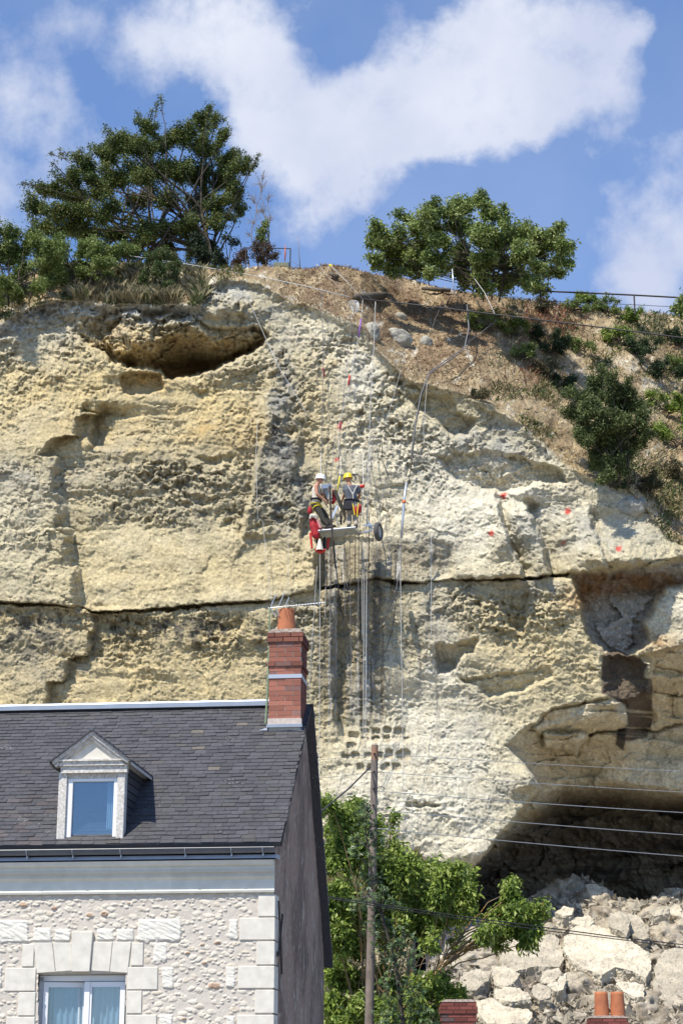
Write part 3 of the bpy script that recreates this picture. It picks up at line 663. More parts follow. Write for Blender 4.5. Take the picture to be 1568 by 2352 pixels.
for (a, b, c, d) in [(-200,1105,132,1202),(157,1140,236,1202),(256,1146,326,1202),(448,1146,521,1196),(538,1146,614,1196),(636,1100,832,1197),(746,1323,797,1416),(1038,1318,1079,1412),(1054,1102,1090,1190),(708,1208,766,1292),(733,1538,792,1640),(-60,1320,12,1410),(1040,1545,1078,1640)]:
    mm = sm(-3, 4, np.minimum(np.minimum(U6 - a, c - U6), np.minimum(V6 - b, d - V6)) + 6 * wn1)
    hgt = hgt * (1 - mm) + mm * (.020 + .016 * hewn); wcol = mixc(wcol, C3(.64, .615, .55), mm)
for (a, b, r) in [(482,1075,24),(412,1080,20),(985,1405,34),(592,1025,9),(108,1032,24),(250,1048,14),(930,1215,13),(1000,1207,20),(865,1254,12),(940,1300,16),(845,1555,14),(560,1270,0)]:
    if r: wcol = mixc(wcol, C3(.36, .24, .16), sm(r, r * .6, np.hypot(U6 - a, (V6 - b) * 1.9) + 8 * wn1) * (.9)); hgt += .02 * sm(r, r * .5, np.hypot(U6 - a, (V6 - b) * 1.9) + 8 * wn1)
_ex = np.zeros_like(hgt)
for (a, b, c, d) in [(1187,985,1260,1090),(1102,1092,1260,1196),(1180,1200,1260,1312),(1096,1313,1260,1419),(1172,1422,1260,1533),(1090,1537,1260,1646),(27,1322,165,1431),(88,1433,163,1544),(33,1546,160,1655),(588,1318,725,1424),(586,1426,652,1534),(584,1537,719,1646),(107,1212,157,1318),(606,1206,659,1313),(150,1205,612,1350),(334,1150,434,1340)]:
    _ex = np.maximum(_ex, sm(-9, -3, np.minimum(np.minimum(U6 - a, c - U6), np.minimum(V6 - b, d - V6))))
hgt = hgt * (1 - _ex)
opening = (U6 > 176) & (U6 < 580) & (V6 > 1344)
vv = np.stack([GX, -hgt - .004, GZ], -1).reshape(-1, 3)
ff = grid_faces(GX.shape[0], GX.shape[1])
keep = ~opening.reshape(-1)[ff].all(1)
fw = npmesh('front_wall', vv, ff[keep], m_mortar, house, cols=np.clip(wcol * (1 + .05 * wn2[..., None]), .02, .8).reshape(-1, 3), smooth=True)
# plain remainder of the front wall (outside the picture) joined as a second part of masonry below and to the left
wo0, wz1 = H6(170, 1350); wo1, _ = H6(588, 1350); SILL = 1.05
mb = MB().col((.6, .55, .48))
for (x0, x1, z0, z1) in [(XL, -4.29, 0, 3.84), (-4.29, wo0, 0, 1.76), (wo0, wo1, 0, SILL), (wo1, 0, 0, 1.76)]: mb.box(x0, x1, .0, .3, z0, z1)
mb.build('lower_wall', m_mortar, house)
# dressed stones
def stone(name, r6, proud=.022, b=.006):
    x0, z1 = H6(r6[0], r6[1]); x1, z0 = H6(r6[2], r6[3]); m = MB(); m.cbox(x0 + .003, x1 - .003, -proud, .06, z0 + .004, z1 - .004, b); return m.build(name, m_ash, house)
for i, (a, b, c) in enumerate([(1187,985,1088),(1102,1092,1196),(1180,1200,1310),(1096,1313,1418),(1172,1422,1532),(1090,1537,1645),(1168,1650,1760),(1086,1764,1870)]):
    x0, z1 = H6(a, b); _x, z0 = H6(a, c); m = MB(); m.cbox(x0, .012, -.024, .3, z0 + .004, z1 - .004, .006); m.build('quoin', m_ash, house)
for r in [(27,1322,165,1430),(88,1433,163,1543),(33,1546,160,1655),(588,1318,725,1423),(586,1426,652,1533),(584,1537,719,1645),(107,1212,157,1318),(606,1206,659,1313)]:
    stone('jamb_stone', r)
for q in [((157,1207),(243,1207),(257,1342),(172,1347)), ((245,1207),(334,1207),(334,1336),(259,1341)), ((427,1203),(519,1203),(505,1340),(419,1336)), ((521,1203),(605,1203),(588,1346),(507,1341))]:
    m = MB(); m.prism([H6(*p) for p in q][::-1], (-.022, .06)); m.build('voussoir', m_ash, house, bevel=.005)
m = MB(); m.prism([H6(*p) for p in ((336,1157),(432,1157),(416,1341),(335,1341))][::-1], (-.055, .06)); m.build('keystone', m_ash, house, bevel=.006)
m = MB(); m.box(wo0 - .1, wo1 + .1, .06, .3, wz1 - .005, 3.2); m.build('lintel', m_ash, house)
m = MB(); m.box(wo0, wo1, -.05, .25, SILL - .1, SILL); m.build('window_sill', m_ash, house)
# casement window, left leaf ajar
wf = MB(); zt = H6(300, 1362)[1]
x0, x1 = wo0 + .0, wo1 - .0
for (a, b, c, d) in [(x0, x0 + .055, SILL, zt), (x1 - .045, x1, SILL, zt), (x0, x1, zt - .05, zt + .02)]: wf.box(a, b, .14, .20, c, d)
win = wf.build('window', m_pvc, house)
xm = H6(393, 1400)[0]
def leaf(xa, xb, rot, hinge):
    M = Matrix.Translation((hinge, .135, 0)) @ Matrix.Rotation(rot, 4, 'Z') @ Matrix.Translation((-hinge, -.135, 0))
    g = MB(); w = .062
    for (a, b, c, d) in [(xa, xa + w, SILL + .02, zt - .06), (xb - w, xb, SILL + .02, zt - .06), (xa + w, xb - w, zt - .06 - w, zt - .06), (xa + w, xb - w, SILL + .02, SILL + .02 + w)]: g.box(a, b, .10, .15, c, d, M)
    g.build('window_frame', m_pvc, win)
    g = MB(); g.box(xa + w, xb - w, .12, .13, SILL + .08, zt - .06 - w, M); g.build('pane', m_glass_lo, win)
    g = MB(); n = 40; z0, z1 = SILL, zt - .08; vs_ = []
    for i in range(n + 1):
        t_ = i / n; x = xa + w + (xb - xa - 2 * w) * t_
        for z, sp in ((z1, 0), (z0, -.10 * (1 - t_) if xa > xm - .1 else 0)): vs_.append((x + sp, .24 + .02 * math.sin(t_ * 34), z))
    g.add(vs_, [(2*i, 2*i+1, 2*i+3, 2*i+2) for i in range(n)]); g.build('curtain', m_curtain, win, smooth=True)
m_glass_lo = bpy.data.materials.new('clear_glass'); m_glass_lo.use_nodes = True
_t = m_glass_lo.node_tree; _t.nodes.clear(); _o = _t.nodes.new('ShaderNodeOutputMaterial'); _g = _t.nodes.new('ShaderNodeBsdfGlossy'); _g.inputs['Roughness'].default_value = .03
_g.inputs['Color'].default_value = (.85, .9, 1, 1)
_tr = _t.nodes.new('ShaderNodeBsdfTransparent'); _tr.inputs['Color'].default_value = (.72, .8, .86, 1); _m = _t.nodes.new('ShaderNodeMixShader'); _m.inputs[0].default_value = .13
_t.links.new(_tr.outputs[0], _m.inputs[1]); _t.links.new(_g.outputs[0], _m.inputs[2]); _t.links.new(_m.outputs[0], _o.inputs['Surface'])
leaf(wo0 + .06, xm - .01, math.radians(14), wo0 + .06)
leaf(xm - .0, wo1 - .05, 0, wo1)
g = MB(); g.box(xm - .03, xm + .035, .085, .10, SILL + .02, zt - .06); g.build('meeting_stile', m_pvc, win)
g = MB(); g.box(wo0 - .3, wo1 + .3, 1.2, 1.25, .3, 3.2); g.build('room_wall', m_dark, house)
# cornice: a moulded profile swept along the facade (x), with the dressed blocks' own tints
prof = [(.0, 2049), (-.05, 2049), (-.058, 2044), (-.035, 2041), (-.035, 2020), (-.05, 2017), (-.075, 2012), (-.08, 2004), (-.115, 2001), (-.125, 1993), (-.12, 1988), (-.16, 1984), (-.175, 1978), (-.185, 1974), (.0, 1974)]
pz = []
for v, py in prof:
    pz.append((v, HL(628, py, v)[1]))
nx = [XL, -4.5, -3.45, -2.63, -1.86, -1.29, -.66, 0.0]
m = MB(); rr_ = random.Random(3)
for i in range(len(nx) - 1):
    k_ = rr_.uniform(.93, 1.04); base = (.60 * k_, .60 * k_, .545 * k_)
    xa, xb = nx[i], nx[i + 1]
    for j in range(len(pz) - 1):
        m.col([c_ * (1.0 if j not in (6, 7, 8) else .86) for c_ in base])
        m.add([(xa, pz[j][0], pz[j][1]), (xb, pz[j][0], pz[j][1]), (xb, pz[j+1][0], pz[j+1][1]), (xa, pz[j+1][0], pz[j+1][1])], [(0, 1, 2, 3)])
    m.col(base)
    if i == len(nx) - 2: m.add([(xb, v, z) for v, z in pz], [tuple(range(len(pz)))])
m.build('cornice', m_cornice, house)
ztop = pz[-1][1]
m = MB(); zz = HL(628, 1962, -.2)[1]
m.add([(XL, -.20, ztop - .004), (.05, -.20, ztop - .004), (.05, -.19, zz), (XL, -.19, zz), (XL, .1, zz + .02), (.05, .1, zz + .02), (.05, .1, ztop)], [(0,1,2,3), (3,2,5,4), (1,6,5,2)]); m.build('zinc_flashing', m_zinc, house)
# gutter: half round with rolled lip, and its brackets
m = MB(); zg = HL(628, 1946, -.28)[1]; R = .062; n = 12; zg += .0
pr = [(-.24 - R * math.cos(math.pi * k / n), zg - R * math.sin(math.pi * k / n)) for k in range(n + 1)]
pr2 = [(v * 1.0, z) for v, z in pr]
vs_ = [(x, v, z) for x in (XL, .03) for v, z in pr] ; fs_ = [(k, k + 1, n + 2 + k, n + 1 + k) for k in range(n)]
m.add(vs_, fs_); m.add([(.03, v, z) for v, z in pr], [tuple(range(n + 1))]); m.tube([(XL, -.24 - R, zg), (.03, -.24 - R, zg)], .009, 8)
m.build('gutter', m_gutter, house, smooth=False)
for bx in (-9, -8, -7, -6, -5, -4.2, *[H6(x, 790, -.28)[0] for x in (124, 334, 554, 850, 1062, 1206)]):
    m = MB(); m.tube([(bx, -.24 - R * 1.12 * math.cos(a), zg - R * 1.12 * math.sin(a)) for a in [math.pi * k / 8 for k in range(9)]], .006, 5); m.box(bx - .008, bx + .008, -.26, -.2, zg - R - .035, zg - R - .004); m.build('gutter_bracket', m_zinc, house)

# roof: slates laid one by one on a deck
sl_len = math.hypot(VR - VE, ZR - ZE); RA = math.atan2(ZR - ZE, VR - VE)
XV = .10
def roofpt(x, s, h=0.0): return (x, VE + s * math.cos(RA) - h * math.sin(RA), ZE + s * math.sin(RA) + h * math.cos(RA))
rw = .098; nrow = int(sl_len / rw) + 1; rr_ = random.Random(11); vs_ = []; fs_ = []; cs_ = []
def slate(p0, p1, p2, p3, u):   # lower-left, lower-right, upper-right, upper-left + underside depth u
    b_ = len(vs_); vs_.extend([p0, p1, p2, p3, (p0[0], p0[1] + u[0], p0[2] + u[1]), (p1[0], p1[1] + u[0], p1[2] + u[1])])
    fs_.extend([(b_, b_+1, b_+2, b_+3), (b_+4, b_+5, b_+1, b_)])
dz_ = (math.sin(RA) * .011, -math.cos(RA) * .011)
for i in range(nrow):
    s0 = i * rw; x = -4.6 + (i % 2) * .085 + rr_.uniform(-.02, .02)
    while x < XV:
        w = .17 + rr_.uniform(-.012, .012); xb = min(x + w, XV + rr_.uniform(-.012, .012))
        s1 = min(s0 + rw * 1.25, sl_len)
        j1, j2 = rr_.uniform(-.007, .007), rr_.uniform(-.006, .006); h = .009 + rr_.uniform(-.002, .007)
        slate(roofpt(x + .003, s0 + j1, h), roofpt(xb - .003, s0 + j1 + j2, h + rr_.uniform(-.002, .004)), roofpt(xb - .0015, s1, .002), roofpt(x + .0015, s1, .002), dz_)
        k = rr_.uniform(.82, 1.2); c = (.062 * k, .061 * k, .066 * k)
        if rr_.random() < .05: c = (.068 * k, .064 * k, .062 * k)
        if rr_.random() < .003: c = (.13, .115, .095)
        if x < -3.0 and s0 < 1.2 and rr_.random() < .4: c = (.075 * k, .066 * k, .066 * k)
        cs_.extend([c] * 6); x += w
m_slate2 = m_slate
rf = npmesh('roof', np.array(vs_), np.array(fs_), m_slate, house, cols=np.array(cs_))
# lichen on the slates
_t = m_slate.node_tree; _b = _t.nodes['Principled BSDF']; _src = _b.inputs['Base Color'].links[0].from_socket
_tc = _t.nodes.new('ShaderNodeTexCoord'); _v = _t.nodes.new('ShaderNodeTexVoronoi'); _v.inputs['Scale'].default_value = 24; _t.links.new(_tc.outputs['Object'], _v.inputs['Vector'])
_nz = _t.nodes.new('ShaderNodeTexNoise'); _nz.inputs['Scale'].default_value = 1.6; _nz.inputs['Detail'].default_value = 3; _t.links.new(_tc.outputs['Object'], _nz.inputs['Vector'])
_n9 = _t.nodes.new('ShaderNodeTexNoise'); _n9.inputs['Scale'].default_value = 70; _t.links.new(_tc.outputs['Object'], _n9.inputs['Vector'])
_r = _t.nodes.new('ShaderNodeMapRange'); _r.inputs['From Min'].default_value = .46; _r.inputs['From Max'].default_value = .68; _r.inputs['To Max'].default_value = .36; _t.links.new(_nz.outputs['Fac'], _r.inputs['Value'])
_l = _t.nodes.new('ShaderNodeMath'); _l.operation = 'LESS_THAN'; _a = _t.nodes.new('ShaderNodeMath'); _a.operation = 'MULTIPLY_ADD'; _a.inputs[1].default_value = .5; _t.links.new(_n9.outputs['Fac'], _a.inputs[0]); _t.links.new(_v.outputs['Distance'], _a.inputs[2])
_t.links.new(_a.outputs[0], _l.inputs[0])
_r2 = _t.nodes.new('ShaderNodeMath'); _r2.operation = 'ADD'; _r2.inputs[1].default_value = .12; _t.links.new(_r.outputs[0], _r2.inputs[0]); _t.links.new(_r2.outputs[0], _l.inputs[1])
_mx = _t.nodes.new('ShaderNodeMix'); _mx.data_type = 'RGBA'; _t.links.new(_l.outputs[0], _mx.inputs['Factor']); _t.links.new(_src, _mx.inputs['A']); _mx.inputs['B'].default_value = (.23, .225, .19, 1); _t.links.new(_mx.outputs['Result'], _b.inputs['Base Color'])
# deck under the slates, plus the rest of the roof to the left and the back slope
m = MB().col((.06, .06, .07))
m.add([roofpt(XL, 0), roofpt(XV - .01, 0), roofpt(XV - .01, sl_len), roofpt(XL, sl_len), roofpt(XL, 0, -.05), roofpt(XV - .01, 0, -.05), roofpt(XV - .01, sl_len, -.05), roofpt(XL, sl_len, -.05)], [(0,1,2,3), (4,7,6,5), (0,4,5,1), (1,5,6,2)])
m.build('roof_deck', m_slate, house)
BE, BZ = W_ + .18, ZB - .12
m = MB().col((.065, .065, .075)); nb = 40
for i in range(nb):
    t0, t1 = i / nb, (i + 1) / nb
    def bp(x, t, h): return (x, VR + (BE - VR) * t + h * .8, ZR + (BZ - ZR) * t + h * .55)
    m.add([bp(XL, t0, .0), bp(XV + .03, t0, .0), bp(XV + .03 + rr_.uniform(-.012, .012), t1, .02), bp(XL, t1, .02), bp(XV + .03, t0, -.05), bp(XV + .03, t1, -.05), bp(XL, t1, -.05), bp(XL, t0, -.05)], [(0,3,2,1), (1,2,5,4), (4,5,6,7), (2,3,6,5)])
m.build('back_roof', m_slate, house)
m = MB(); m.box(XL, XV - .58, VR - .13, VR + .02, ZR - .03, ZR + .035, Matrix.Identity(4)); m.tube([(XL, VR - .02, ZR + .045), (XV - .58, VR - .02, ZR + .045)], .035, 8)
m.build('ridge_cap', m_zinc, house)
# verge board on the gable
m = MB(); m.add([roofpt(XV + .0, 0, -.055), roofpt(XV + .0, sl_len, -.055), roofpt(XV, sl_len, .0), roofpt(XV, 0, .0), roofpt(0.02, 0, -.056), roofpt(.02, sl_len, -.056)], [(0,1,2,3), (0,4,5,1)]); m.build('verge', m_iron, house)
# gable wall (rendered, in shade) and back
m = MB()
g5 = [(0.02, 0), (W_, 0), (W_, ZB + .02), (VR, ZR - .08), (0.02, ZE - .02 + .08)]
nseg = 230
gy, gt = np.meshgrid(np.linspace(0, W_, nseg), np.linspace(0, 1, nseg)); gy = gy.astype(np.float32)
ztp = np.interp(gy, [0, VR, W_], [ZE + .14 * math.tan(RA) - .045, ZR - .05, ZR + (ZB - .12 - ZR) * (W_ - VR) / (W_ + .18 - VR) - .03]); gz = (ztp * gt).astype(np.float32)
gn1 = fbm(gy / .9, gz / 1.3, 0, 4, 160); gn2 = fbm(gy / .10, gz / .30, 0, 3, 161); gn3 = fbm(gy / .06, gz / .06, 0, 3, 162); gn4 = fbm(gy / .35, gz / .5, 4, 4, 163)
gx_ = .004 + .02 * gn1 + .010 * gn3 + .008 * gn4
gc = mixc(np.ones(gy.shape + (3,), np.float32) * C3(.34, .25, .20), C3(.21, .155, .125), sm(-.2, .3, gn1 + .4 * gn4))
gc = mixc(gc, C3(.48, .41, .35), sm(.22, .42, gn2 + .3 * gn3) * .8); gc = mixc(gc, C3(.13, .11, .10), sm(.2, .45, gn4 - .2 * gn2) * .7); gc = gc * (1 + .35 * gn3)[..., None]
npmesh('gable_wall', np.stack([gx_, gy, gz], -1).reshape(-1, 3), grid_faces(nseg, nseg)[:, ::-1], m_gable, house, cols=np.clip(gc, .03, .7).reshape(-1, 3), smooth=True)
m = MB().col((.5, .46, .4)); m.box(XL, -.02, W_ - .3, W_, 0, ZB); m.box(XL, XL + .3, .3, W_ - .3, 0, ZB); m.build('back_wall', m_mortar, house)
# X-shaped wall anchor on the gable near the corner
def anchor(pts, r=.013):
    m = MB()
    for seg in pts: m.tube([( .045, *HG(*q6(*p))) for p in seg], r, 6)
    return m
m = anchor([[(1262,1015),(1267,1100),(1272,1200),(1277,1350)], [(1280,1075),(1276,1130),(1268,1190),(1262,1250),(1256,1310)]]); m.box(.0, .06, .14, .2, 3.0, 3.06); m.build('wall_anchor', m_iron, house)
# ---------------- dormer
DV = .03
dorm = MB(); ax, az = H6(433, 236, -.12); lx, lz = H6(238, 368, -.12); rx, rz_ = H6(598, 376, -.12)
lz = rz_ = (lz + rz_) / 2; ax = (lx + rx) / 2
def roofv(z): return VE + (z - ZE) / math.tan(RA)
vb_r, vb_e = roofv(az) + .1, roofv(lz) + .1
dr = MB(); th_ = .03
for s_, ex in ((-1, lx), (1, rx)):
    e2 = ex + s_ * .02
    nrw = 9
    for i in range(nrw):
        t0, t1 = i / nrw, (i + 1) / nrw
        k = rr_.uniform(.8, 1.15); dr.col((.06 * k, .06 * k, .07 * k))
        def dp(t, v, h): return (e2 + (ax - e2) * t, v, lz - .02 + (az - lz + .02) * t + h)
        va0, va1 = vb_e + (vb_r - vb_e) * t0, vb_e + (vb_r - vb_e) * t1
        f0 = -.17
        dr.add([dp(t0, f0, .028), dp(t0, va0, .028), dp(t1, va1, .012), dp(t1, f0, .012), dp(t0, f0, .0), dp(t0, va0, .0), dp(t1, f0, .0), dp(t1, va1, .0)], [(0,1,2,3) if s_ < 0 else (3,2,1,0), (4,5,1,0), (4,0,3,6), (4,6,7,5)])
dormer = dr.build('dormer', m_slate, house)
m = MB(); m.tube([(ax, -.17, az + .015), (ax, vb_r, az + .015)], .02, 6); m.build('dormer_ridge', m_gutter, dormer)
# pediment: raking mouldings, tympanum, entablature
def P6(a, b, v=-.12): x, z = H6(a, b, v); return (x, z)
il, ir = H6(272, 368, -.1)[0], H6(590, 368, -.1)[0]; zb1 = H6(430, 366, -.1)[1]; zb0 = H6(430, 392, -.1)[1]
m = MB()
m.prism([(il, zb1), (ir, zb1), (ax, az - .045)], (-.06, .0)); m.build('tympanum', m_ash, dormer)
m = MB()
for s_ in (-1, 1):
    ex = lx if s_ < 0 else rx
    for (o0, o1, fr) in ((0.0, .045, -.135), (.045, .085, -.10)):
        e_in = (zb1 - lz); L0 = Vector((ex, 0, lz)); A0 = Vector((ax, 0, az)); d_ = (A0 - L0).normalized(); nrm = Vector((d_.z, 0, -d_.x)) * (1 if s_ < 0 else -1)
        if nrm.z > 0: nrm = -nrm
        p = [L0 + nrm * o0, Vector((ax, 0, az - o0 / abs(nrm.z))), Vector((ax, 0, az - o1 / abs(nrm.z))), L0 + nrm * o1]
        pp = [(q_.x, q_.z) for q_ in p]
        m.prism(pp if s_ < 0 else pp[::-1], (fr, .02))
m.build('raking_moulding', m_cornice_d if 'm_cornice_d' in globals() else m_oldwhite, dormer)
m = MB()
m.box(il - .03, ir + .03, -.125, .02, zb1 - .018, zb1 + .004); m.box(il + .0, ir - .0, -.10, .02, zb0, zb1 - .018); m.box(il + .02, ir - .02, -.07, .02, H6(430, 424, -.1)[1], zb0); m.build('entablature', m_oldwhite, dormer)
pzt = H6(430, 424, 0)[1]; pzb = ZE + .02
a0, a1 = H6(268, 600, 0)[0], H6(306, 600, 0)[0]; b0, b1 = H6(538, 600, 0)[0], H6(573, 600, 0)[0]
for (u0, u1) in ((a0, a1), (b0, b1)):
    m = MB(); m.cbox(u0, u1, -.035, .1, pzb, pzt, .006); m.build('pilaster', m_oldwhite, dormer)
    m = MB(); m.box(u0 - .006, u1 + .006, -.045, .05, pzb - .03, pzb + .05); m.build('pilaster_flashing', m_zinc, dormer)
m = MB(); wfx0, wfx1 = a1 - .0, b0 + .0; zt0 = H6(430, 452, 0)[1]
m.box(wfx0, wfx1, .0, .08, pzt - (pzt - zt0), pzt); m.build('window_head', m_oldwhite, dormer)
gl0, gz1 = H6(340, 470, .03); gl1, gz0 = H6(516, 722, .03); gl0 = H6(334, 600, .03)[0]; gl1 = H6(522, 600, .03)[0]
wf = MB()
wf.box(wfx0, gl0, .0, .07, pzb, zt0); wf.box(gl1, wfx1, .0, .07, pzb, zt0); wf.box(gl0, gl1, .0, .07, gz1, zt0); wf.box(gl0, gl1, .0, .07, pzb, gz0)
wfo = wf.build('window', m_pvc, dormer, bevel=.006)
m = MB(); m.box(gl0, gl1, .035, .045, gz0, gz1); m.build('pane', m_glass_lo, wfo)
m = MB(); cx0 = H6(497, 600, .2)[0]
for k in range(10):
    x0_ = cx0 + (gl1 + .03 - cx0) * k / 10; m.box(x0_, x0_ + .012, .14 + .015 * (k % 2), .15 + .015 * (k % 2), gz0 - .1, gz1 + .1)
m.build('curtain', m_curtain, wfo)
m = MB(); m.box(wfx0 - .02, wfx1 + .02, .5, .52, pzb + .0, lz - .05); m.build('room_back', mat('attic_room', (.035, .045, .07), .9), dormer)
# slate-hung cheeks
for s_, xx in ((1, b1 - .012), (-1, a0 + .012)):
    m = MB(); z_ = pzb; k = 0
    while z_ < lz - .03:
        kk = rr_.uniform(.8, 1.2); m.col((.045 * kk, .045 * kk, .052 * kk)); z2 = min(z_ + .1, lz - .01)
        m.add([(xx + s_ * .012, .02, z_), (xx + s_ * .012, roofv(z_) + .1, z_), (xx, roofv(z2) + .1, z2), (xx, .02, z2)], [(0,1,2,3) if s_ > 0 else (3,2,1,0)]); z_ = z2
    m.build('dormer_cheek', m_slate, dormer)
    m = MB(); ee = rx if s_ > 0 else lx
    m.add([(xx, -.1, lz - .05), (ee, -.12, lz - .02), (ee, vb_e, lz - .02), (xx, vb_e, lz - .05)], [(0,1,2,3)]); m.add([(ee + s_ * .018, -.15, lz - .06), (ee + s_ * .018, vb_e, lz - .06), (ee + s_ * .018, vb_e, lz), (ee + s_ * .018, -.15, lz)], [(0,1,2,3)]); m.build('eave_board', m_oldwhite, dormer)
# ---------------- chimney
m_steelband = mat('band_metal', (.42, .45, .50), .4, metal=.3)
CV0 = 2.18
cx0, _ = HL(617, 1600, CV0); cx1, _ = HL(691, 1600, CV0); CV1 = HG(708, 1600, cx1)[0]; CV1 = min(CV1, CV0 + .62)
def cz(py): return HL(650, py, CV0)[1]
ch = MB(); ch.box(cx0 + .006, cx1 - .006, CV0 + .006, CV1 - .006, 6.12, cz(1472)); chim = ch.build('chimney', m_joint, house)
bk = MB(); bh = (cz(1557) - cz(1650)) / 8.2; rr_ = random.Random(5); z_ = cz(1655); course = 0
BW = (cx1 - cx0)
def brick_course(bk, x0, x1, v0, v1, z0, z1, off, dark=1.0, j=.006):
    L_ = BW / 2.0; x = x0 - off * L_ / 2
    while x < x1 - .005:
        xa, xb = max(x, x0), min(x + L_, x1)
        if xb - xa > .03:
            k = rr_.uniform(.75, 1.2) * dark; c = (.30 * k, .12 * k, .085 * k)
            if rr_.random() < .12: c = (.26 * k, .14 * k, .12 * k)
            bk.col(c); bk.box(xa + j * .7, xb - j * .7, v0 - rr_.uniform(0, .004), v0 + .1, z0 + j * .5, z1 - j * .5)
        x += L_
    y = v0 + .1 + j
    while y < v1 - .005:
        yb_ = min(y + L_, v1); k = rr_.uniform(.7, 1.1) * dark; bk.col((.17 * k, .06 * k, .045 * k))  # flank bricks coloured darker than the front to stand in for shade
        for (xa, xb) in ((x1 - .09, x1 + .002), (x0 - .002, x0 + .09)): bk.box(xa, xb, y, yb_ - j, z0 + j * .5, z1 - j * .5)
        y = yb_
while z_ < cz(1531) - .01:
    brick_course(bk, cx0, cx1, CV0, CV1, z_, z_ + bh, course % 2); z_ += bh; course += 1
c0_ = z_
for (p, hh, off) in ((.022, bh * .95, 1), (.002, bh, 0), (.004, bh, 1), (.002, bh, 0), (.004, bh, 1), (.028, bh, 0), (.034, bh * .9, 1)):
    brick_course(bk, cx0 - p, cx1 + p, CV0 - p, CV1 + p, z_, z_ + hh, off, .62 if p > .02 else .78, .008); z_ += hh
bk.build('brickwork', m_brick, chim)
m_cap = mat('lichened_cement', (.33, .29, .25), .95, noise=.9, nscale=22, var=(.16, .11, .09), bump=.7, bscale=40, bdist=.02)
m = MB(); ct_ = z_
m.add([(cx0 - .03, CV0 - .03, ct_ + .002), (cx1 + .03, CV0 - .03, ct_ + .002), (cx1 + .03, CV1 + .03, ct_ + .002), (cx0 - .03, CV1 + .03, ct_ + .002), (cx0 + .04, CV0 + .05, ct_ + .075), (cx1 - .04, CV0 + .05, ct_ + .075), (cx1 - .04, CV1 - .05, ct_ + .075), (cx0 + .04, CV1 - .05, ct_ + .075)], [(0,1,5,4), (1,2,6,5), (2,3,7,6), (3,0,4,7), (4,5,6,7)]); m.build('chimney_cap', m_cap, chim)
pcx = (HL(637, 1440, CV0 + .25)[0] + HL(679, 1440, CV0 + .25)[0]) / 2; pr0 = (HL(680, 1450, CV0 + .2)[0] - HL(636, 1450, CV0 + .2)[0]) / 2; ptop = HL(657, 1399, CV0 + .2)[1]
m = MB(); hpt = ptop - ct_ - .06
m.lathe([(pr0, 0), (pr0 * .985, hpt * .15), (pr0 * .9, hpt * .5), (pr0 * .855, hpt * .8), (pr0 * .86, hpt * .93), (pr0 * .83, hpt), (pr0 * .74, hpt), (pr0 * .74, hpt * .5)], (pcx, CV0 + .24, ct_ + .06), 28); m.build('chimney_pot', m_terra, chim, smooth=True)
m = MB(); m.box(cx0 - .004, cx1 + .004, CV0 - .014, CV0 - .004, cz(1558), cz(1549)); m.box(cx1 + .004, cx1 + .012, CV0 - .014, CV1, cz(1558), cz(1549)); m.build('metal_band', m_steelband, chim)
m = MB(); m.box(cx0 - .01, cx1 + .008, CV0 - .01, CV0 + .1, cz(1664), cz(1650)); m.build('mortar_collar', mat('collar_mortar', (.5, .43, .38), .95, noise=.2, nscale=20), chim)
m = MB(); zz0 = cz(1664); vf = roofv(cz(1690))
m.box(cx0 - .025, cx1 + .02, CV0 - .03, CV0 + .05, cz(1671), zz0)
m.add([(cx0 - .13, roofv(cz(1681)) - .0, cz(1681) + .03), (cx1 + .02, vf + .06, cz(1684) + .03), (cx1 + .02, CV0 + .05, cz(1669)), (cx0 - .03, CV0 + .05, cz(1669))], [(0,1,2,3)])
m.build('chimney_flashing', m_zinc, chim)
# thin drip wire on the chimney's shaded side
# ---------------- television aerial strapped to the chimney
aer = MB(); av = CV0 + .12
def AP(px, py, v=None): x, z = HL(px, py, av if v is None else v); return Vector((C0x, C0y, 0)) + Matrix.Rotation(-TH, 3, 'Z') @ Vector((x, av if v is None else v, z))
base = AP(612, 1660)
ant = empty('television_aerial', base); tag(ant, 'thin metal television aerial with long boom beside the orange chimney pot', 'aerial')
def rel(l): return [Vector(p) - base for p in l]
m_alu = mat('aluminium', (.42, .45, .50), .4, metal=.5, spec=.5); m_green = mat('green_pole_paint', (.20, .27, .17), .6)
m = MB(); m.tube(rel([AP(610, 1662), AP(614, 1600), AP(618, 1500)]), .016, 8); m.tube(rel([AP(618, 1500), AP(620, 1396)]), .010, 8); m.build('mast', m_green, ant)
m = MB(); bm0, bm1 = AP(616, 1397), AP(747, 1384); m.tube(rel([bm0, bm1]), .007, 6); m.build('boom', m_alu, ant)
for i in range(15):
    c_ = bm0.lerp(bm1, .28 + .7 * i / 14.); m = MB(); m.tube(rel([c_ + Vector((.01, -.0, -.01)), c_ + Vector((.02, .10, .02)),]), .004, 5); m.tube(rel([c_ + Vector((-.0, 0, 0)), c_ + Vector((-.02, -.10, -.012))]), .004, 5); m.build('director', m_alu, ant)
for a_, b_ in (((622, 1394), (634, 1365)), ((640, 1392), (655, 1357)), ((655, 1392), (664, 1372)), ((622, 1398), (634, 1416)), ((634, 1399), (641, 1412))):
    m = MB(); m.tube(rel([AP(*a_), AP(*b_)]), .006, 5); m.build('reflector_arm', m_alu, ant)
for yy in (1643, 1615, 1520):
    m = MB(); p_ = AP(612 + (1660 - yy) * .04, yy); m.tube(rel([p_ + Vector((-.03, 0, 0)), p_ + Vector((.05, .02, 0))]), .012, 6); m.build('clamp', m_alu, ant)
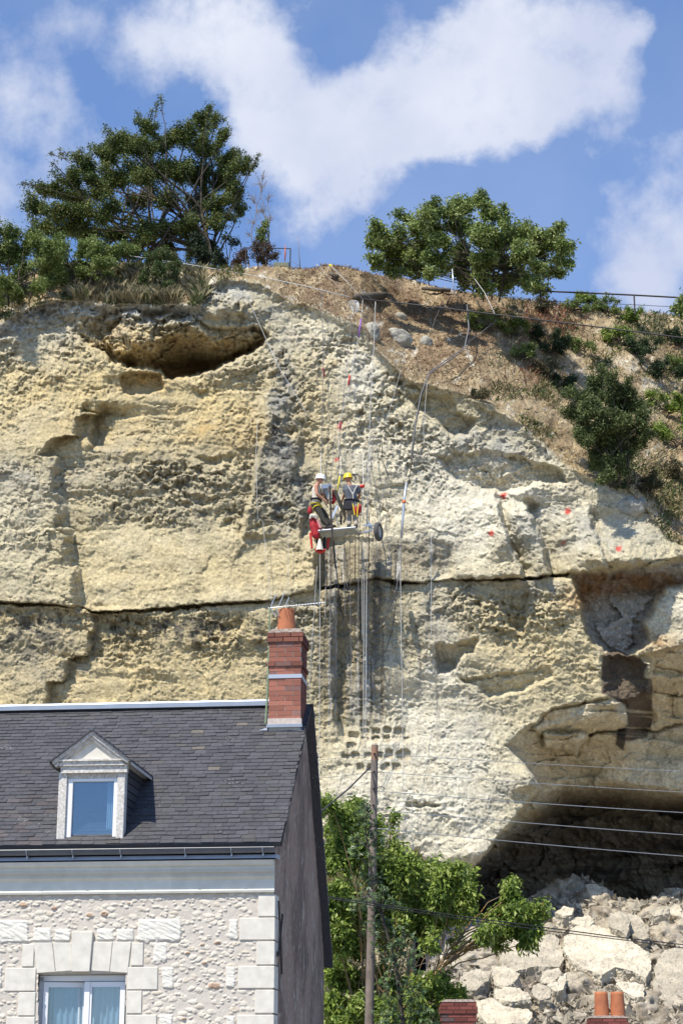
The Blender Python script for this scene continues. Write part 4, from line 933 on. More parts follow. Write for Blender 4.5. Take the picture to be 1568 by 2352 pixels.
# ------------------------------------------------------------------ vegetation
m_leaf = mat('leaves', (.5, .5, .5), .55, attr=True, trans=.28, spec=.35)
m_leafd = mat('dark_leaves', (.5, .5, .5), .6, attr=True, trans=.15, spec=.3)
m_grass = mat('grass_blades', (.5, .5, .5), .8, attr=True, trans=.2, spec=.1)
m_bark = mat('bark', (.065, .055, .042), .95, noise=.4, nscale=14, bump=.6, bscale=30, bdist=.02)
m_twig = mat('dry_twigs', (.26, .215, .18), .9, noise=.3, nscale=10)
m_barky = mat('lichen_bark', (.17, .14, .10), .95, noise=.9, nscale=5, var=(.30, .18, .06), bump=.4)
def leafmesh(pos, nrm, size, cols, rnd, aspect=.5, droop=0.):
    """one folded leaf (two quads... here a diamond of 4 points, bent) per position"""
    n = len(pos); a = rnd.normal(size=(n, 3)).astype(np.float32); a[:, 2] -= droop
    t = a - nrm * (a * nrm).sum(1)[:, None]; t /= np.linalg.norm(t, axis=1)[:, None] + 1e-6
    u = np.cross(nrm, t); s = size[:, None]
    p0 = pos; p1 = pos + t * s * .45 + u * s * aspect * .5 + nrm * s * .08; p2 = pos + t * s - nrm * s * .12; p3 = pos + t * s * .45 - u * s * aspect * .5 + nrm * s * .08
    V = np.stack([p0, p1, p2, p3], 1).reshape(-1, 3); Fq = np.arange(4 * n).reshape(n, 4)
    return V, Fq, np.repeat(cols, 4, 0)
def tree(name, label, cat, Y, basepx, clumps, nleaf, lsize, pal, trunk_r=.12, seed=1, depth=.7, droop=.3, aspect=.5, group=None, leafmat=None, bark=None, lean=0, twigs=6, tw_r=.012, shell=.55, crownname='crown', stems=1, base=None, open_=0, sprays=0):
    """limbs run from the base to every clump; leaves sit on twigs in each clump.  clumps: (px,py,r px[,weight])"""
    rnd = np.random.RandomState(seed); rr = random.Random(seed)
    b0 = base if base is not None else P(basepx[0], basepx[1], Y)
    root = empty(name, b0); tag(root, label, cat, group)
    sc_ = Y / F * 1.03; wood = MB(); LP = []; LN = []; LS = []; wts = np.array([c[2]**2 * (c[3] if len(c) > 3 else 1) for c in clumps]); wts = wts / wts.sum()
    cen = []
    for c in clumps:
        r = c[2] * sc_; yo = rr.uniform(-1, 1) * depth; cen.append((P(c[0], c[1], Y + yo) - b0, r))
    top = max(c.z for c, r in cen)
    bases_ = [Vector((rr.uniform(-1, 1) * trunk_r * 7 * (stems > 1), rr.uniform(-1, 1) * trunk_r * 3 * (stems > 1), 0)) for _ in range(stems)]
    stemdirs = [Vector((rr.uniform(-.25, .25), rr.uniform(-.2, .2), 1)) if stems > 1 else Vector((lean, 0, 1)) for _ in range(stems)]
    for (c, r), w in zip(cen, wts):
        si_ = rr.randrange(stems); sd = stemdirs[si_]; bo_ = bases_[si_]
        fk = bo_ + sd * max(.1, top * rr.uniform(.08, .34)); mid = fk.lerp(c, .5) + Vector((rr.uniform(-.12, .12), rr.uniform(-.12, .12), rr.uniform(-.02, .15))) * (c.length * .35)
        pts = []
        for i in range(9):
            t_ = i / 8.; p = (1 - t_)**2 * fk + 2 * t_ * (1 - t_) * mid + t_ * t_ * c
            pts.append(p + Vector((rr.uniform(-1, 1), rr.uniform(-1, 1), rr.uniform(-1, 1))) * .03 * (1 if 0 < i < 8 else 0) * min(1.5, c.length))
        r0 = trunk_r * (.10 + .75 * w ** .5)
        wood.tube([bo_, bo_ + (fk - bo_) * .5] + pts, [r0 * 1.4, r0 * 1.2] + [r0 * (1 - .8 * i / 8.) + tw_r * .6 for i in range(9)], 6)
        nt_ = max(3, int(twigs * (r / .5)))
        n = int(nleaf * w); tips = []
        for k in range(nt_):
            d = Vector(rnd.normal(size=3)); d.z = d.z * .8 + .15; d.normalize(); L_ = r * rr.uniform(.6, 1.12)
            st_ = c.lerp(pts[5], rr.random() * .5); en = c + d * L_; md = (st_ + en) / 2 + Vector((0, 0, .12 * L_))
            wood.tube([st_, md, en], [tw_r, tw_r * .7, tw_r * .35], 4, cap=False); tips.append((st_, md, en))
        # leaves: along the twigs in tight sprays
        ti = rnd.randint(0, len(tips), n); tt = rnd.rand(n) ** shell
        A = np.array([[*a, *m_, *e] for a, m_, e in tips], np.float32)[ti]
        q_ = ((1 - tt)**2)[:, None] * A[:, :3] + (2 * tt * (1 - tt))[:, None] * A[:, 3:6] + (tt**2)[:, None] * A[:, 6:]
        q_ = q_ + rnd.normal(size=(n, 3)) * (r * .10 + lsize * .5) * (1 - open_)
        nn_ = rnd.normal(size=(n, 3)) + np.array([0, -.35, .9]); nn_ /= np.linalg.norm(nn_, axis=1)[:, None]
        LP.append(q_); LN.append(nn_); LS.append(lsize * (.6 + .8 * rnd.rand(n)))
    LP = np.concatenate(LP).astype(np.float32); LN = np.concatenate(LN).astype(np.float32); LS = np.concatenate(LS).astype(np.float32)
    clus = fbm(LP[:, 0] / .5, LP[:, 1] / .5, LP[:, 2] / .5, 2, seed + 200)
    pal = np.array(pal, np.float32); ix = np.clip(((clus * .9 + .5 + rnd.normal(size=len(LP)) * .28) * len(pal)).astype(int), 0, len(pal) - 1)
    cc_ = pal[ix] * (.75 + .5 * rnd.rand(len(LP)))[:, None]
    V, Fq, cq = leafmesh(LP, LN, LS, cc_, rnd, aspect, droop)
    npmesh(crownname, V, Fq, leafmat or m_leaf, root, cols=cq)
    wood.build('trunk', bark or m_bark, root, smooth=True)
    return root
GD = [(.050,.075,.022),(.075,.11,.028),(.10,.14,.035),(.135,.175,.042),(.18,.19,.05)]
GM = [(.08,.12,.026),(.115,.165,.036),(.155,.21,.048),(.20,.255,.065),(.28,.33,.12)]
GY = [(.10,.16,.025),(.15,.22,.035),(.20,.28,.045),(.26,.34,.06),(.32,.38,.11)]
GI = [(.045,.08,.025),(.065,.115,.032),(.095,.15,.042),(.14,.20,.06)]
YT = 57.5
# the big dark tree on the left of the rim (outline traced as clumps)
c1_ = [(75,470,34),(110,440,36),(150,405,36),(190,375,34),(235,350,36),(265,330,36),(300,325,38),(345,330,38),(330,275,20,.8),(345,292,22),(390,325,40),(430,300,36),(465,280,32),(480,250,16,.6),(500,270,20,.7),(520,310,24),(470,335,40),(520,355,36),(555,385,30),(575,365,16,.6),(585,375,12,.5),
       (120,490,38),(165,455,40),(210,430,42),(260,400,44),(310,390,44),(360,390,46),(410,390,46),(460,400,46),(510,420,42),(545,440,34),(555,475,24,.7),(500,470,40,.6),(450,460,44,.7),(400,460,42,.55),(350,450,42,.5),(300,460,40,.5),(250,470,40,.5),(200,490,42,.7),(150,520,40),
       (100,530,40),(200,545,42,.8),(260,540,40,.6),(330,530,44,.7),(390,530,44,.8),(440,520,42,.7),(490,520,34,.45),(530,500,26,.4),(230,590,40),(300,580,40),(380,585,40),(440,580,34),(480,570,26,.5),(140,350,9,.4),(180,345,12,.4),(245,300,14,.5),(320,255,10,.5)]
tree('dark_tree', 'large dark green tree with many thin limbs on the cliff top at left', 'tree', YT, (400, 660), c1_ + [(370,225,7,.5),(362,238,8,.5),(352,250,8,.5),(114,352,6,.4),(118,372,7,.4),(148,350,7,.4),(596,352,7,.5),(50,420,10,.5)], 150000, .086, GD, .22, 3, depth=2.0, twigs=9, stems=5, tw_r=.011, leafmat=m_leafd, droop=.1, shell=.7)
# scrub in front and to its left
tree('rim_shrub', 'dense green shrub at the left edge below the big dark tree', 'shrub', cliffY(40, 700) - .4, (40, 700), [(-20,550,50),(20,535,34),(0,590,50),(40,590,42),(90,570,44),(60,630,40),(10,650,40),(110,620,40),(-60,640,60),(-60,560,50),(60,550,36),(130,580,34),(40,670,30),(90,655,26),(-10,690,30)], 34000, .085, GM, .06, 5, depth=.9, stems=4, group='shrubs along the cliff top')
tree('rim_shrub', 'mid green shrub right of the leaning white rope post, under the dark tree', 'shrub', cliffY(190, 665) - .3, (190, 662), [(140,590,34),(175,610,30),(200,625,26),(150,635,28),(235,610,30),(270,590,32),(130,560,34),(190,570,36),(225,575,30),(300,570,30),(120,650,20),(250,640,22)], 19000, .08, GM, .05, 6, depth=.8, stems=4, group='shrubs along the cliff top')
tree('rim_shrub', 'pale green shrub standing in dry grass right below the white rope line', 'shrub', cliffY(370, 672) - .3, (370, 668), [(340,600,26),(375,590,28),(400,610,22),(360,630,28),(395,640,20),(330,630,22),(385,655,16)], 7000, .07, [(.06,.10,.03),(.09,.14,.04),(.13,.17,.06),(.16,.17,.07)], .04, 7, depth=.5, stems=4, group='shrubs along the cliff top')
tree('rim_shrub', 'bluish dark shrub at the foot of the dark tree, left of the bare sapling', 'shrub', 57, (500, 612), [(460,590,26),(490,575,24),(510,595,22),(535,560,14,.6),(520,540,12,.5),(450,555,24)], 5000, .09, [(.02,.035,.018),(.03,.05,.025),(.05,.075,.035)], .05, 8, depth=.6, stems=3, group='shrubs along the cliff top', leafmat=m_leafd)
tree('rim_shrub', 'reddish brown bush behind the small metal rail', 'shrub', 56.5, (590, 612), [(560,585,22),(590,570,24),(615,580,20),(630,590,16),(540,600,18),(600,598,20)], 3600, .07, [(.05,.03,.02),(.09,.045,.03),(.06,.06,.03),(.12,.07,.04)], .04, 9, depth=.5, stems=3, twigs=12, group='shrubs along the cliff top', leafmat=m_leafd)
# bare sapling
tree('bare_sapling', 'thin bare sapling with pale twigs right of the big dark tree', 'tree', 56.8, (598, 608), [(598,420,26),(580,450,24),(615,450,22),(600,480,28),(580,510,24),(620,500,20),(595,540,22),(604,400,16),(570,540,16)], 90, .05, [(.2,.15,.1)], .035, 10, depth=.3, twigs=26, tw_r=.008, stems=2, bark=m_twig, lean=0)
tree('rim_shrub', 'small leafy bush growing through the bare sapling', 'shrub', 56.7, (602, 606), [(603,525,14),(600,548,14),(610,510,9)], 900, .08, GM, .02, 12, depth=.2, group='shrubs along the cliff top')
# walnut at the right
c2_ = [(860,530,24),(850,565,26),(880,560,28),(905,545,30),(850,600,22),(900,600,32),(930,580,34),(915,485,14),(935,500,18),(945,520,22),(980,500,30),(1000,480,26),(1030,480,30),(1065,470,30),(1090,455,20),(1105,450,16),(1120,480,28),(1160,480,14),(1150,500,18),(1050,520,40),(1000,540,40),(960,560,34),(1090,540,40),(1140,540,36),(1180,540,30),(1200,530,24),(1210,515,10,.7),
       (1240,540,24),(1275,530,20),(1290,520,14),(1300,560,20),(1310,575,12),(1280,560,26),(1240,580,30),(1290,600,20),(1290,630,18),(1250,620,26),(1200,590,36),(1150,590,40),(1100,600,42),(1050,590,40),(1010,600,38),(970,620,28),(930,620,24),(1200,640,34),(1150,645,38),(1100,650,34),(1060,640,30),(1230,660,22),(1260,665,12,.6),(890,622,18)]
tree('walnut_tree', 'leafy green walnut tree on the cliff top at right', 'tree', 57, (1120, 690), c2_ + [(x + 14, y + 9, r * .7) for x, y, r, *_ in c2_[::2]], 56000, .13, [(.10,.145,.034),(.145,.20,.048),(.19,.25,.06),(.25,.31,.085),(.36,.41,.17)], .085, 21, depth=1.8, twigs=6, stems=4, tw_r=.009, droop=.5, aspect=.45, shell=.7, open_=.1)
tree('rim_shrub', 'walnut bough reaching in at the right edge over the railing', 'shrub', 54.5, (1640, 740), [(1560,700,18),(1545,715,14),(1575,690,20),(1600,700,30),(1580,730,20)], 1800, .13, GM, .05, 22, depth=.4, group='shrubs along the cliff top')
# bush on the right slope
c3_ = [(1330,910,30),(1370,880,30),(1320,950,34),(1360,940,40),(1410,920,40),(1450,930,34),(1300,900,20,.6),(1400,870,24),(1440,890,24),(1350,990,40),(1400,980,46),(1450,980,40),(1480,960,26),(1330,1010,30),(1380,1030,42),(1430,1030,40),(1470,1010,26),(1370,1070,34),(1410,1075,30),(1390,1100,24),(1380,850,18,.6),(1490,1000,16,.6)]
def hillY(px, py): return cliffY(px, py)
tree('hillside_bush', 'big round dark green bush on the dry slope at right', 'bush', hillY(1390, 1090) - 1.3, (1395, 1118), c3_, 60000, .075, [(.045,.065,.022),(.065,.09,.028),(.085,.115,.036),(.115,.15,.05),(.16,.19,.065)], .09, 23, depth=.8, stems=5, twigs=9, leafmat=m_leafd)
rr_ = random.Random(40)
sh = [(1110,740,26,'leafy tuft of green on the slope under the walnut, nearest the brown earth',0),(1175,755,24,'low green bush under the cable, below the walnut tree',0),(1250,775,34,'dark round bush half way along the cable on the slope',2),(1270,800,26,'dark shrub just below the cable, left of the chalk patch',2),(1320,702,20,'feathery green plant at the foot of the railing, left of its post',0),(1350,690,18,'pale leafy sapling poking above the railing line',1),(1395,700,26,'round green shrub on the skyline beneath the railing',0),(1455,725,18,'bright green plant at the railing post',1),(1420,770,24,'yellow green bush crossed by the black cable',1),(1470,800,30,'dark green shrub below the cable at right',2),(1510,850,34,'dark green bush above the chalk scar at right edge',2),(1555,770,26,'dark shrub at the right edge under the cable',2),(1550,840,30,'shrub at right edge below the dark shrub',0),(1200,810,20,'small green shrub in the middle of the slope',0),(1540,930,40,'yellowish bush right of the big dark bush',1),(1560,1000,40,'olive bush at the right edge beside the big dark bush',1),(1530,1070,40,'brownish dim bush low at the right edge',3),(1480,1110,30,'brown bush under the big dark bush',3),(1290,880,20,'green shrub touching the left of the big dark bush',2),(1100,905,12,'small shrub at the brink above the pitted rock',3),(1240,700,22,'grey green shrub at the right foot of the walnut',3),(1330,795,22,'green plant above the chalk patch',0),(1250,850,22,'dull green plant left of the chalk patch',3)]
PALS = [GM, GY, [(.02,.04,.016),(.035,.06,.02),(.05,.08,.03)], [(.07,.075,.035),(.10,.09,.045),(.14,.12,.06)]]
for i, (x, y, r, lab, pi_) in enumerate(sh):
    cl = [(x + rr_.uniform(-1.5, 1.5) * r, y + rr_.uniform(-.7, .5) * r, r * rr_.uniform(.25, .6)) for _ in range(11)]
    tree('slope_shrub', lab, 'shrub', hillY(x, y + r * .6) - .25, (x, y + r * .9), cl, int(85 * r), .075 if pi_ != 1 else .09, PALS[pi_], .03, 300 + i, depth=.3, stems=3, twigs=9, group='shrubs on the right slope', leafmat=m_leafd if pi_ > 1 else m_leaf)
# dry grass, weeds and ground litter on the slope
def scatter(name, label, n, region, hmin, hmax, pal, seed, bend=.5, width=.012, dens=None):
    rnd = np.random.RandomState(seed); pts = []
    x0, y0, x1, y1 = region; X_ = []; 
    px = rnd.uniform(x0, x1, n * 2); py = rnd.uniform(y0, y1, n * 2)
    ci = np.clip(np.searchsorted(ux, px), 0, nC - 1); hbv = ip(px, HB); sk = ysk[ci]
    ok = (py > sk - 4) & (py < hbv + 8)
    if dens is not None: ok &= rnd.rand(len(px)) < dens(px, py)
    px, py, ci = px[ok][:n], py[ok][:n], ci[ok][:n]
    ri = np.clip(((py - ysk[ci]) / (yb - ysk[ci]) * (nR - 1)).astype(int), 0, nR - 1)
    B = np.stack([VX[ri, ci], VY[ri, ci], VZ[ri, ci]], 1) ; m_ = len(B)
    h = rnd.uniform(hmin, hmax, m_)[:, None]; d = rnd.normal(size=(m_, 3)) * bend; d[:, 2] = 1; d[:, 1] -= .35; d /= np.linalg.norm(d, axis=1)[:, None]
    side = rnd.normal(size=(m_, 3)); side[:, 2] = 0; side /= np.linalg.norm(side, axis=1)[:, None] + 1e-6; w = width * (.5 + rnd.rand(m_))[:, None]
    droopv = np.stack([rnd.normal(size=m_) * .35, -np.abs(rnd.normal(size=m_)) * .2, -.35 * np.ones(m_)], 1)
    V = np.stack([B - side * w, B + side * w, B + d * h * .6 + side * w * .7, B + d * h + droopv * h * .5], 1).reshape(-1, 3)
    pal = np.array(pal, np.float32); cl = fbm(B[:, 0] / 1.1, B[:, 1] / 1.1, B[:, 2] / 1.1, 2, seed)
    cc_ = pal[np.clip(((cl + .5 + rnd.normal(size=m_) * .22) * len(pal)).astype(int), 0, len(pal) - 1)] * (.7 + .6 * rnd.rand(m_))[:, None]
    o = npmesh(name, V.astype(np.float32), np.arange(4 * m_).reshape(m_, 4), m_grass, cols=np.repeat(cc_, 4, 0)); tag(o, label, 'grass', kind='stuff'); return o
ST = [(.28,.20,.11),(.39,.29,.16),(.50,.39,.22),(.58,.47,.28),(.64,.54,.36)]
bare = lambda px, py: np.clip(.35 + 1.3 * fbm(px / 55., py / 30., 0, 3, 7) + .5 * sm(1150, 1300, px) + .3 * sm(500, 300, px) - 1.1 * blob(930, 720, 150, 90, px, py) - .75 * blob(1080, 800, 120, 80, px, py), .06, 1)
scatter('dry_grass', 'straw coloured dry grass covering the earth slope above the rock', 95000, (-200, 590, 1800, 1260), .04, .20, ST, 401, bend=.9, width=.006, dens=bare)
scatter('green_weeds', 'low green weeds among the dry grass on the slope', 60000, (1080, 640, 1800, 1260), .05, .25, [(.05,.08,.03),(.08,.11,.04),(.11,.13,.05),(.16,.15,.07)], 402, bend=.8, width=.014, dens=lambda a, b: np.clip(.2 + 1.5 * perlin(a / 60., b / 45., 0, 9), 0, 1) * sm(1080, 1260, a))
scatter('green_weeds', 'green undergrowth in the grass at the left of the rim', 16000, (-200, 590, 560, 740), .05, .25, [(.05,.08,.03),(.08,.11,.04),(.13,.14,.06)], 403, bend=.8, width=.014, dens=lambda a, b: np.clip(.25 + 1.6 * perlin(a / 50., b / 40., 0, 10), 0, 1))
scatter('tall_dry_grass', 'tall pale grass around the shrubs below the dark tree', 11000, (130, 630, 470, 700), .2, .6, [(.16,.14,.08),(.26,.22,.13),(.38,.33,.20),(.10,.12,.05)], 404, bend=.35, width=.005, dens=lambda a, b: np.clip(.4 + 1.8 * perlin(a / 40., b / 30., 0, 12), 0, 1))
scatter('rusty_weeds', 'rust red withered weeds on the upper right slope', 2600, (1200, 690, 1360, 900), .08, .3, [(.24,.11,.07),(.32,.15,.09),(.30,.20,.12)], 405, width=.012, dens=lambda a, b: np.clip(blob(1255, 735, 55, 40, a, b) + .7 * blob(1240, 860, 35, 25, a, b), 0, 1))
scatter('bark_litter', 'brown bark and clods strewn over the bare earth', 26000, (640, 600, 1250, 920), .02, .12, [(.16,.10,.06),(.25,.17,.10),(.36,.26,.16)], 406, bend=1.6, width=.012)
# walnut boughs at the foot of the cliff, behind the pole
c4_ = [(760,1840,22,.7),(790,1860,28),(830,1850,24),(770,1900,30),(820,1900,34),(870,1880,20,.7),(900,1870,12,.6),(750,1960,30),(790,1950,36),(840,1960,36),(890,1950,26),(930,1990,30),(960,2010,34),(900,2020,36),(860,2020,34),(990,2000,26),(1020,2010,28),(1050,2000,22),(1075,2010,18),(1040,2050,34),(1000,2060,36),(950,2070,38),(1080,2050,20),(1070,2090,24),(780,2030,34),(750,2080,30),(800,2090,36),(850,2090,30),(900,2110,34),(960,2120,34),(1010,2110,30),(760,2150,34),(820,2160,34),(900,2170,30),(990,2160,18,.6),(760,2220,34),(800,2250,36),(770,2300,36),(830,2320,36),(880,2250,34),(920,2290,36),(970,2270,34),(1010,2260,26),(1030,2290,22),(900,2340,36),(960,2330,34),(780,2360,40),(1000,2330,24),(1060,2280,16,.5),(1050,2160,14,.5),(740,2380,50),(860,2400,50),(960,2400,50)]
tree('walnut_tree', 'bright leafy walnut tree at the foot of the cliff behind the wooden pole', 'tree', 39.5, (890, 2520), c4_, 76000, .125, GY, .055, 31, depth=1.4, twigs=7, stems=5, tw_r=.007, droop=1.1, aspect=.42, bark=m_barky, base=P(890, 2580, 39.5), shell=.6)
c5_ = [(1180,2050,16),(1190,2075,20),(1165,2095,18),(1200,2100,24),(1225,2090,20),(1250,2100,12,.7),(1140,2110,18),(1130,2140,20),(1170,2130,20),(1210,2130,22),(1225,2160,14),(1145,2165,12,.7),(1240,2135,14),(1110,2150,14),(1180,2020,12,.7),(1255,2075,9,.6)]
tree('walnut_tree', 'separate low walnut bough with orange lichened stem before the rubble', 'tree', 38.6, (1010, 2230), c5_, 8500, .12, GY, .034, 33, depth=.6, twigs=6, stems=1, lean=.6, droop=1.3, aspect=.42, bark=m_barky, base=P(985, 2260, 39.0), shell=.6)
# maple climbing round the pole, nearer and darker, lobed leaves
def lobed_tree():
    rnd = np.random.RandomState(77); rr = random.Random(77); Yp = 35.2; b0 = P(905, 2560, Yp); root = empty('maple_sapling', b0); tag(root, 'dark maple sapling with lobed leaves growing up in front of the wooden pole', 'tree')
    cl = [(840,1850,16),(830,1880,28),(850,1900,20),(825,1930,26),(860,1930,22),(810,1960,16),(850,1975,26),(830,2010,24),(870,2020,26),(840,2060,28),(880,2060,24),(820,2080,22),(860,2100,26),(900,2080,20),(850,2140,22),(890,2130,24),(930,2150,26),(910,2180,30),(880,2190,22),(950,2190,24),(940,2230,26),(900,2230,24),(880,2270,26),(930,2270,28),(960,2280,22),(900,2310,28),(950,2320,26),(990,2345,24),(880,2345,30),(930,2360,30),(810,1925,10),(845,1865,14)]
    wood = MB(); pos = []; 
    spine = [P(905, 2560, Yp) - b0, P(925, 2350, Yp) - b0, P(905, 2200, Yp) - b0, P(860, 2050, Yp) - b0, P(838, 1900, Yp) - b0, P(838, 1845, Yp) - b0]
    wood.tube(spine, [.05, .04, .032, .024, .014, .006], 7)
    for (x, y, r) in cl:
        c = P(x, y, Yp + rr.uniform(-.45, .45)) - b0; s0 = min(spine, key=lambda q_: (q_ - c).length - (0 if q_.z < c.z else -3)); sp = min([spine[i].lerp(spine[i+1], t_ / 6.) for i in range(5) for t_ in range(6)], key=lambda q_: (q_ - c).length + abs(q_.z - c.z + .3))
        wood.tube([sp, (sp + c) / 2 + Vector((0, 0, .05)), c], [.012, .009, .006], 5)
        for k in range(int(r * 1.15)):
            d = Vector(rnd.normal(size=3)).normalized() * r * Yp / F * rr.uniform(.4, 1.15); p = c + d; pos.append(p)
            if k % 3 == 0: wood.tube([c, p], [.004, .003], 4, cap=False)
    # palmate leaf: five lobes as a fan
    vsl = []; fsl = []; csl = []
    lobes = [(-150, .45), (-118, .2), (-95, .8), (-62, .35), (-32, .95), (-15, .42), (0, 1.15), (15, .42), (32, .95), (62, .35), (95, .8), (118, .2), (150, .45)]
    for p in pos:
        nr = Vector((rnd.normal() * .6, -.5 + rnd.normal() * .5, .8 + rnd.normal() * .3)).normalized(); t_ = Vector((rnd.normal(), rnd.normal() - .2, rnd.normal() - .9)); t_ = (t_ - nr * t_.dot(nr)).normalized(); u = nr.cross(t_); s_ = .085 * rr.uniform(.6, 1.25)
        k = rr.uniform(.7, 1.3); g_ = GI[min(3, int(rr.random() ** 1.5 * 4))]; c_ = [q_ * k for q_ in g_]
        b_ = len(vsl); vsl.append(p); csl.append(c_)
        for a, l in lobes: a = math.radians(a); vsl.append(p + (t_ * math.cos(a) + u * math.sin(a)) * s_ * l - nr * s_ * .22 * l * l); csl.append(c_)
        for i in range(len(lobes) - 1): fsl.append((b_, b_ + 1 + i, b_ + 2 + i))
    npmesh('crown', np.array(vsl), np.array(fsl), mat('maple_leaves', (.5, .5, .5), .4, attr=True, trans=.2, spec=.5), root, cols=np.array(csl)); wood.build('trunk', m_bark, root, smooth=True)
lobed_tree()
# ------------------------------------------------------------------ rubble heap in front of the vault
CRS = [(700,2330),(940,2300),(990,2215),(1030,2190),(1090,2135),(1160,2095),(1220,2062),(1265,2034),(1340,2018),(1380,2036),(1420,2064),(1480,2072),(1530,2056),(1568,2046),(1700,2060),(2200,2100)]
RYP = [(1950,59),(2020,57),(2100,54),(2200,50.5),(2352,45.5),(2640,38.5)]
def rubY(py): return float(np.interp(py, [a for a, b in RYP], [b for a, b in RYP]))
vx = np.arange(760, 2150, 3.2).astype(np.float32); tv = np.linspace(0, 1, 230).astype(np.float32)
crs = ip(vx, CRS) + 5 * perlin(vx / 25., 0, 0, 130)
RX = np.repeat(vx[None], len(tv), 0); RYy = crs[None] + (2640 - crs[None]) * tv[:, None]
RD = np.interp(RYy, [a for a, b in RYP], [b for a, b in RYP]).astype(np.float32)
xm_, zm_ = RX * .0115, RYy * .0115
q1, q2, qi = cell(xm_ / .9 + .3 * fbm(xm_, zm_, 0, 2, 131), zm_ / .45, 7); q3, q4, qj = cell(xm_ / .35, zm_ / .2, 8)
lump = .55 * sm(.7, .1, q1) * (qi > .3) + .25 * sm(.6, .1, q3) * (qj > .3) + .25 * fbm(xm_ / 1.5, zm_ / .8, 0, 4, 132, .55) + .08 * fbm(xm_ / .2, zm_ / .12, 0, 3, 133)
ra, re = ray(RX, RYy)
RDD = RD - lump * .9
Vr = np.stack([ra * RDD, RDD, CAMZ + re * RDD + .22 * lump], -1)
bk_ = []
for k in range(1, 7):
    r_ = Vr[0].copy(); r_[:, 1] += k * 1.1; r_[:, 2] -= .15 * k; bk_.append(r_)
Vr = np.concatenate([np.array(bk_[::-1]), Vr])
rn = fbm(xm_ / .8, zm_ / .5, 0, 4, 134); rn2 = fbm(xm_ / .15, zm_ / .1, 0, 3, 135)
rc = mixc(np.ones(RX.shape + (3,), np.float32) * C3(.50, .44, .34), C3(.34, .285, .215), sm(-.1, .3, rn))
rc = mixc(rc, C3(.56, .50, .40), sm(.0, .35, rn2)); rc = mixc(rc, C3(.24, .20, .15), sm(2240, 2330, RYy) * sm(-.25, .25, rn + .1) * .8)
rc = np.concatenate([np.repeat(rc[:1], 6, 0), rc])
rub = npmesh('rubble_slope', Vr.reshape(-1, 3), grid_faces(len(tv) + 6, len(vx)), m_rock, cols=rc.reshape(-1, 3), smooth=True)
tag(rub, 'sloping heap of pale limestone rubble at the mouth of the vault', kind='structure')
m_block = mat('broken_limestone', (.54, .48, .37), .95, noise=.34, nscale=2.2, bump=1, bscale=7, bdist=.09, ndet=9)
_t = m_block.node_tree; _b = _t.nodes['Principled BSDF']; _sk = _b.inputs['Base Color'].links[0].from_socket; _oi = _t.nodes.new('ShaderNodeObjectInfo'); _mr = _t.nodes.new('ShaderNodeMapRange'); _mr.inputs['To Min'].default_value = .68; _mr.inputs['To Max'].default_value = 1.12; _t.links.new(_oi.outputs['Random'], _mr.inputs['Value']); _vm = _t.nodes.new('ShaderNodeVectorMath'); _vm.operation = 'SCALE'; _t.links.new(_sk, _vm.inputs[0]); _t.links.new(_mr.outputs[0], _vm.inputs['Scale']); _t.links.new(_vm.outputs[0], _b.inputs['Base Color'])
SLABS = []
def slabrock(poly, Y0, k, thick, label, seed, name='fallen_block', group='fallen limestone blocks in the rubble heap', q=None):
    my = sum(p[1] for p in poly) / len(poly); Y0 -= .75; base = P(sum(p[0] for p in poly) / len(poly), my, Y0); SLABS.append(poly)
    bm = bmesh.new(); top = [bm.verts.new(P(x, y, Y0 - (y - my) * k) - base) for x, y in poly]
    low = [bm.verts.new(v.co * .93 + Vector((0, thick * .35, -thick))) for v in top]
    n = len(top); bm.faces.new(top); bm.faces.new(low[::-1])
    for i in range(n): bm.faces.new((top[(i + 1) % n], top[i], low[i], low[(i + 1) % n]))
    bmesh.ops.triangulate(bm, faces=bm.faces[:]); bmesh.ops.recalc_face_normals(bm, faces=bm.faces[:])
    for _ in range(6): 
        es = [e for e in bm.edges if e.calc_length() > .06]
        if es: bmesh.ops.subdivide_edges(bm, edges=es, cuts=1); bmesh.ops.triangulate(bm, faces=bm.faces[:])
    bm.normal_update(); co = np.array([v.co[:] for v in bm.verts], np.float32); w_ = co + seed * 3.1
    d = .13 * fbm(w_[:, 0] / .6, w_[:, 1] / .6, w_[:, 2] / .6, 4, 140, .6) + .045 * fbm(w_[:, 0] / .12, w_[:, 1] / .12, w_[:, 2] / .12, 3, 141, .6, True)
    for v, dd in zip(bm.verts, d): v.co += v.normal * float(dd)
    me = bpy.data.meshes.new(name); bm.to_mesh(me); bm.free(); me.materials.append(m_block); me.polygons.foreach_set('use_smooth', [False] * len(me.polygons))
    o = bpy.data.objects.new(name, me); COL.objects.link(o); o.location = base; tag(o, label, 'rock', group); return o
def q3(X, Y): return 1010.5 + .3556 * X, 1975 + .3556 * Y
def pl(*pts): return [q3(*p) for p in pts]
slabrock(pl((400,540),(470,500),(560,470),(740,480),(790,560),(800,640),(770,690),(690,690),(600,690),(480,720),(400,690),(370,600)), 50.2, .030, .7, 'big flat white block under the hanging walnut leaves', 1)
slabrock(pl((800,490),(860,430),(980,420),(1120,450),(1250,530),(1350,610),(1365,700),(1330,760),(1240,720),(1130,690),(1040,745),(930,700),(850,650),(790,580)), 50.0, .030, 1.1, 'largest grey white slab crossed by the low black cables', 2)
slabrock(pl((1400,640),(1470,580),(1568,560),(1640,620),(1640,900),(1568,930),(1490,930),(1380,880),(1370,820)), 48.6, .024, 1.2, 'tall pale slab at the right edge above the twin orange pots', 3)
slabrock(pl((1085,400),(1100,350),(1150,335),(1210,350),(1220,440),(1200,490),(1150,450),(1090,430)), 51.4, .020, .6, 'pointed block with shaded end lying on the largest slab', 4)
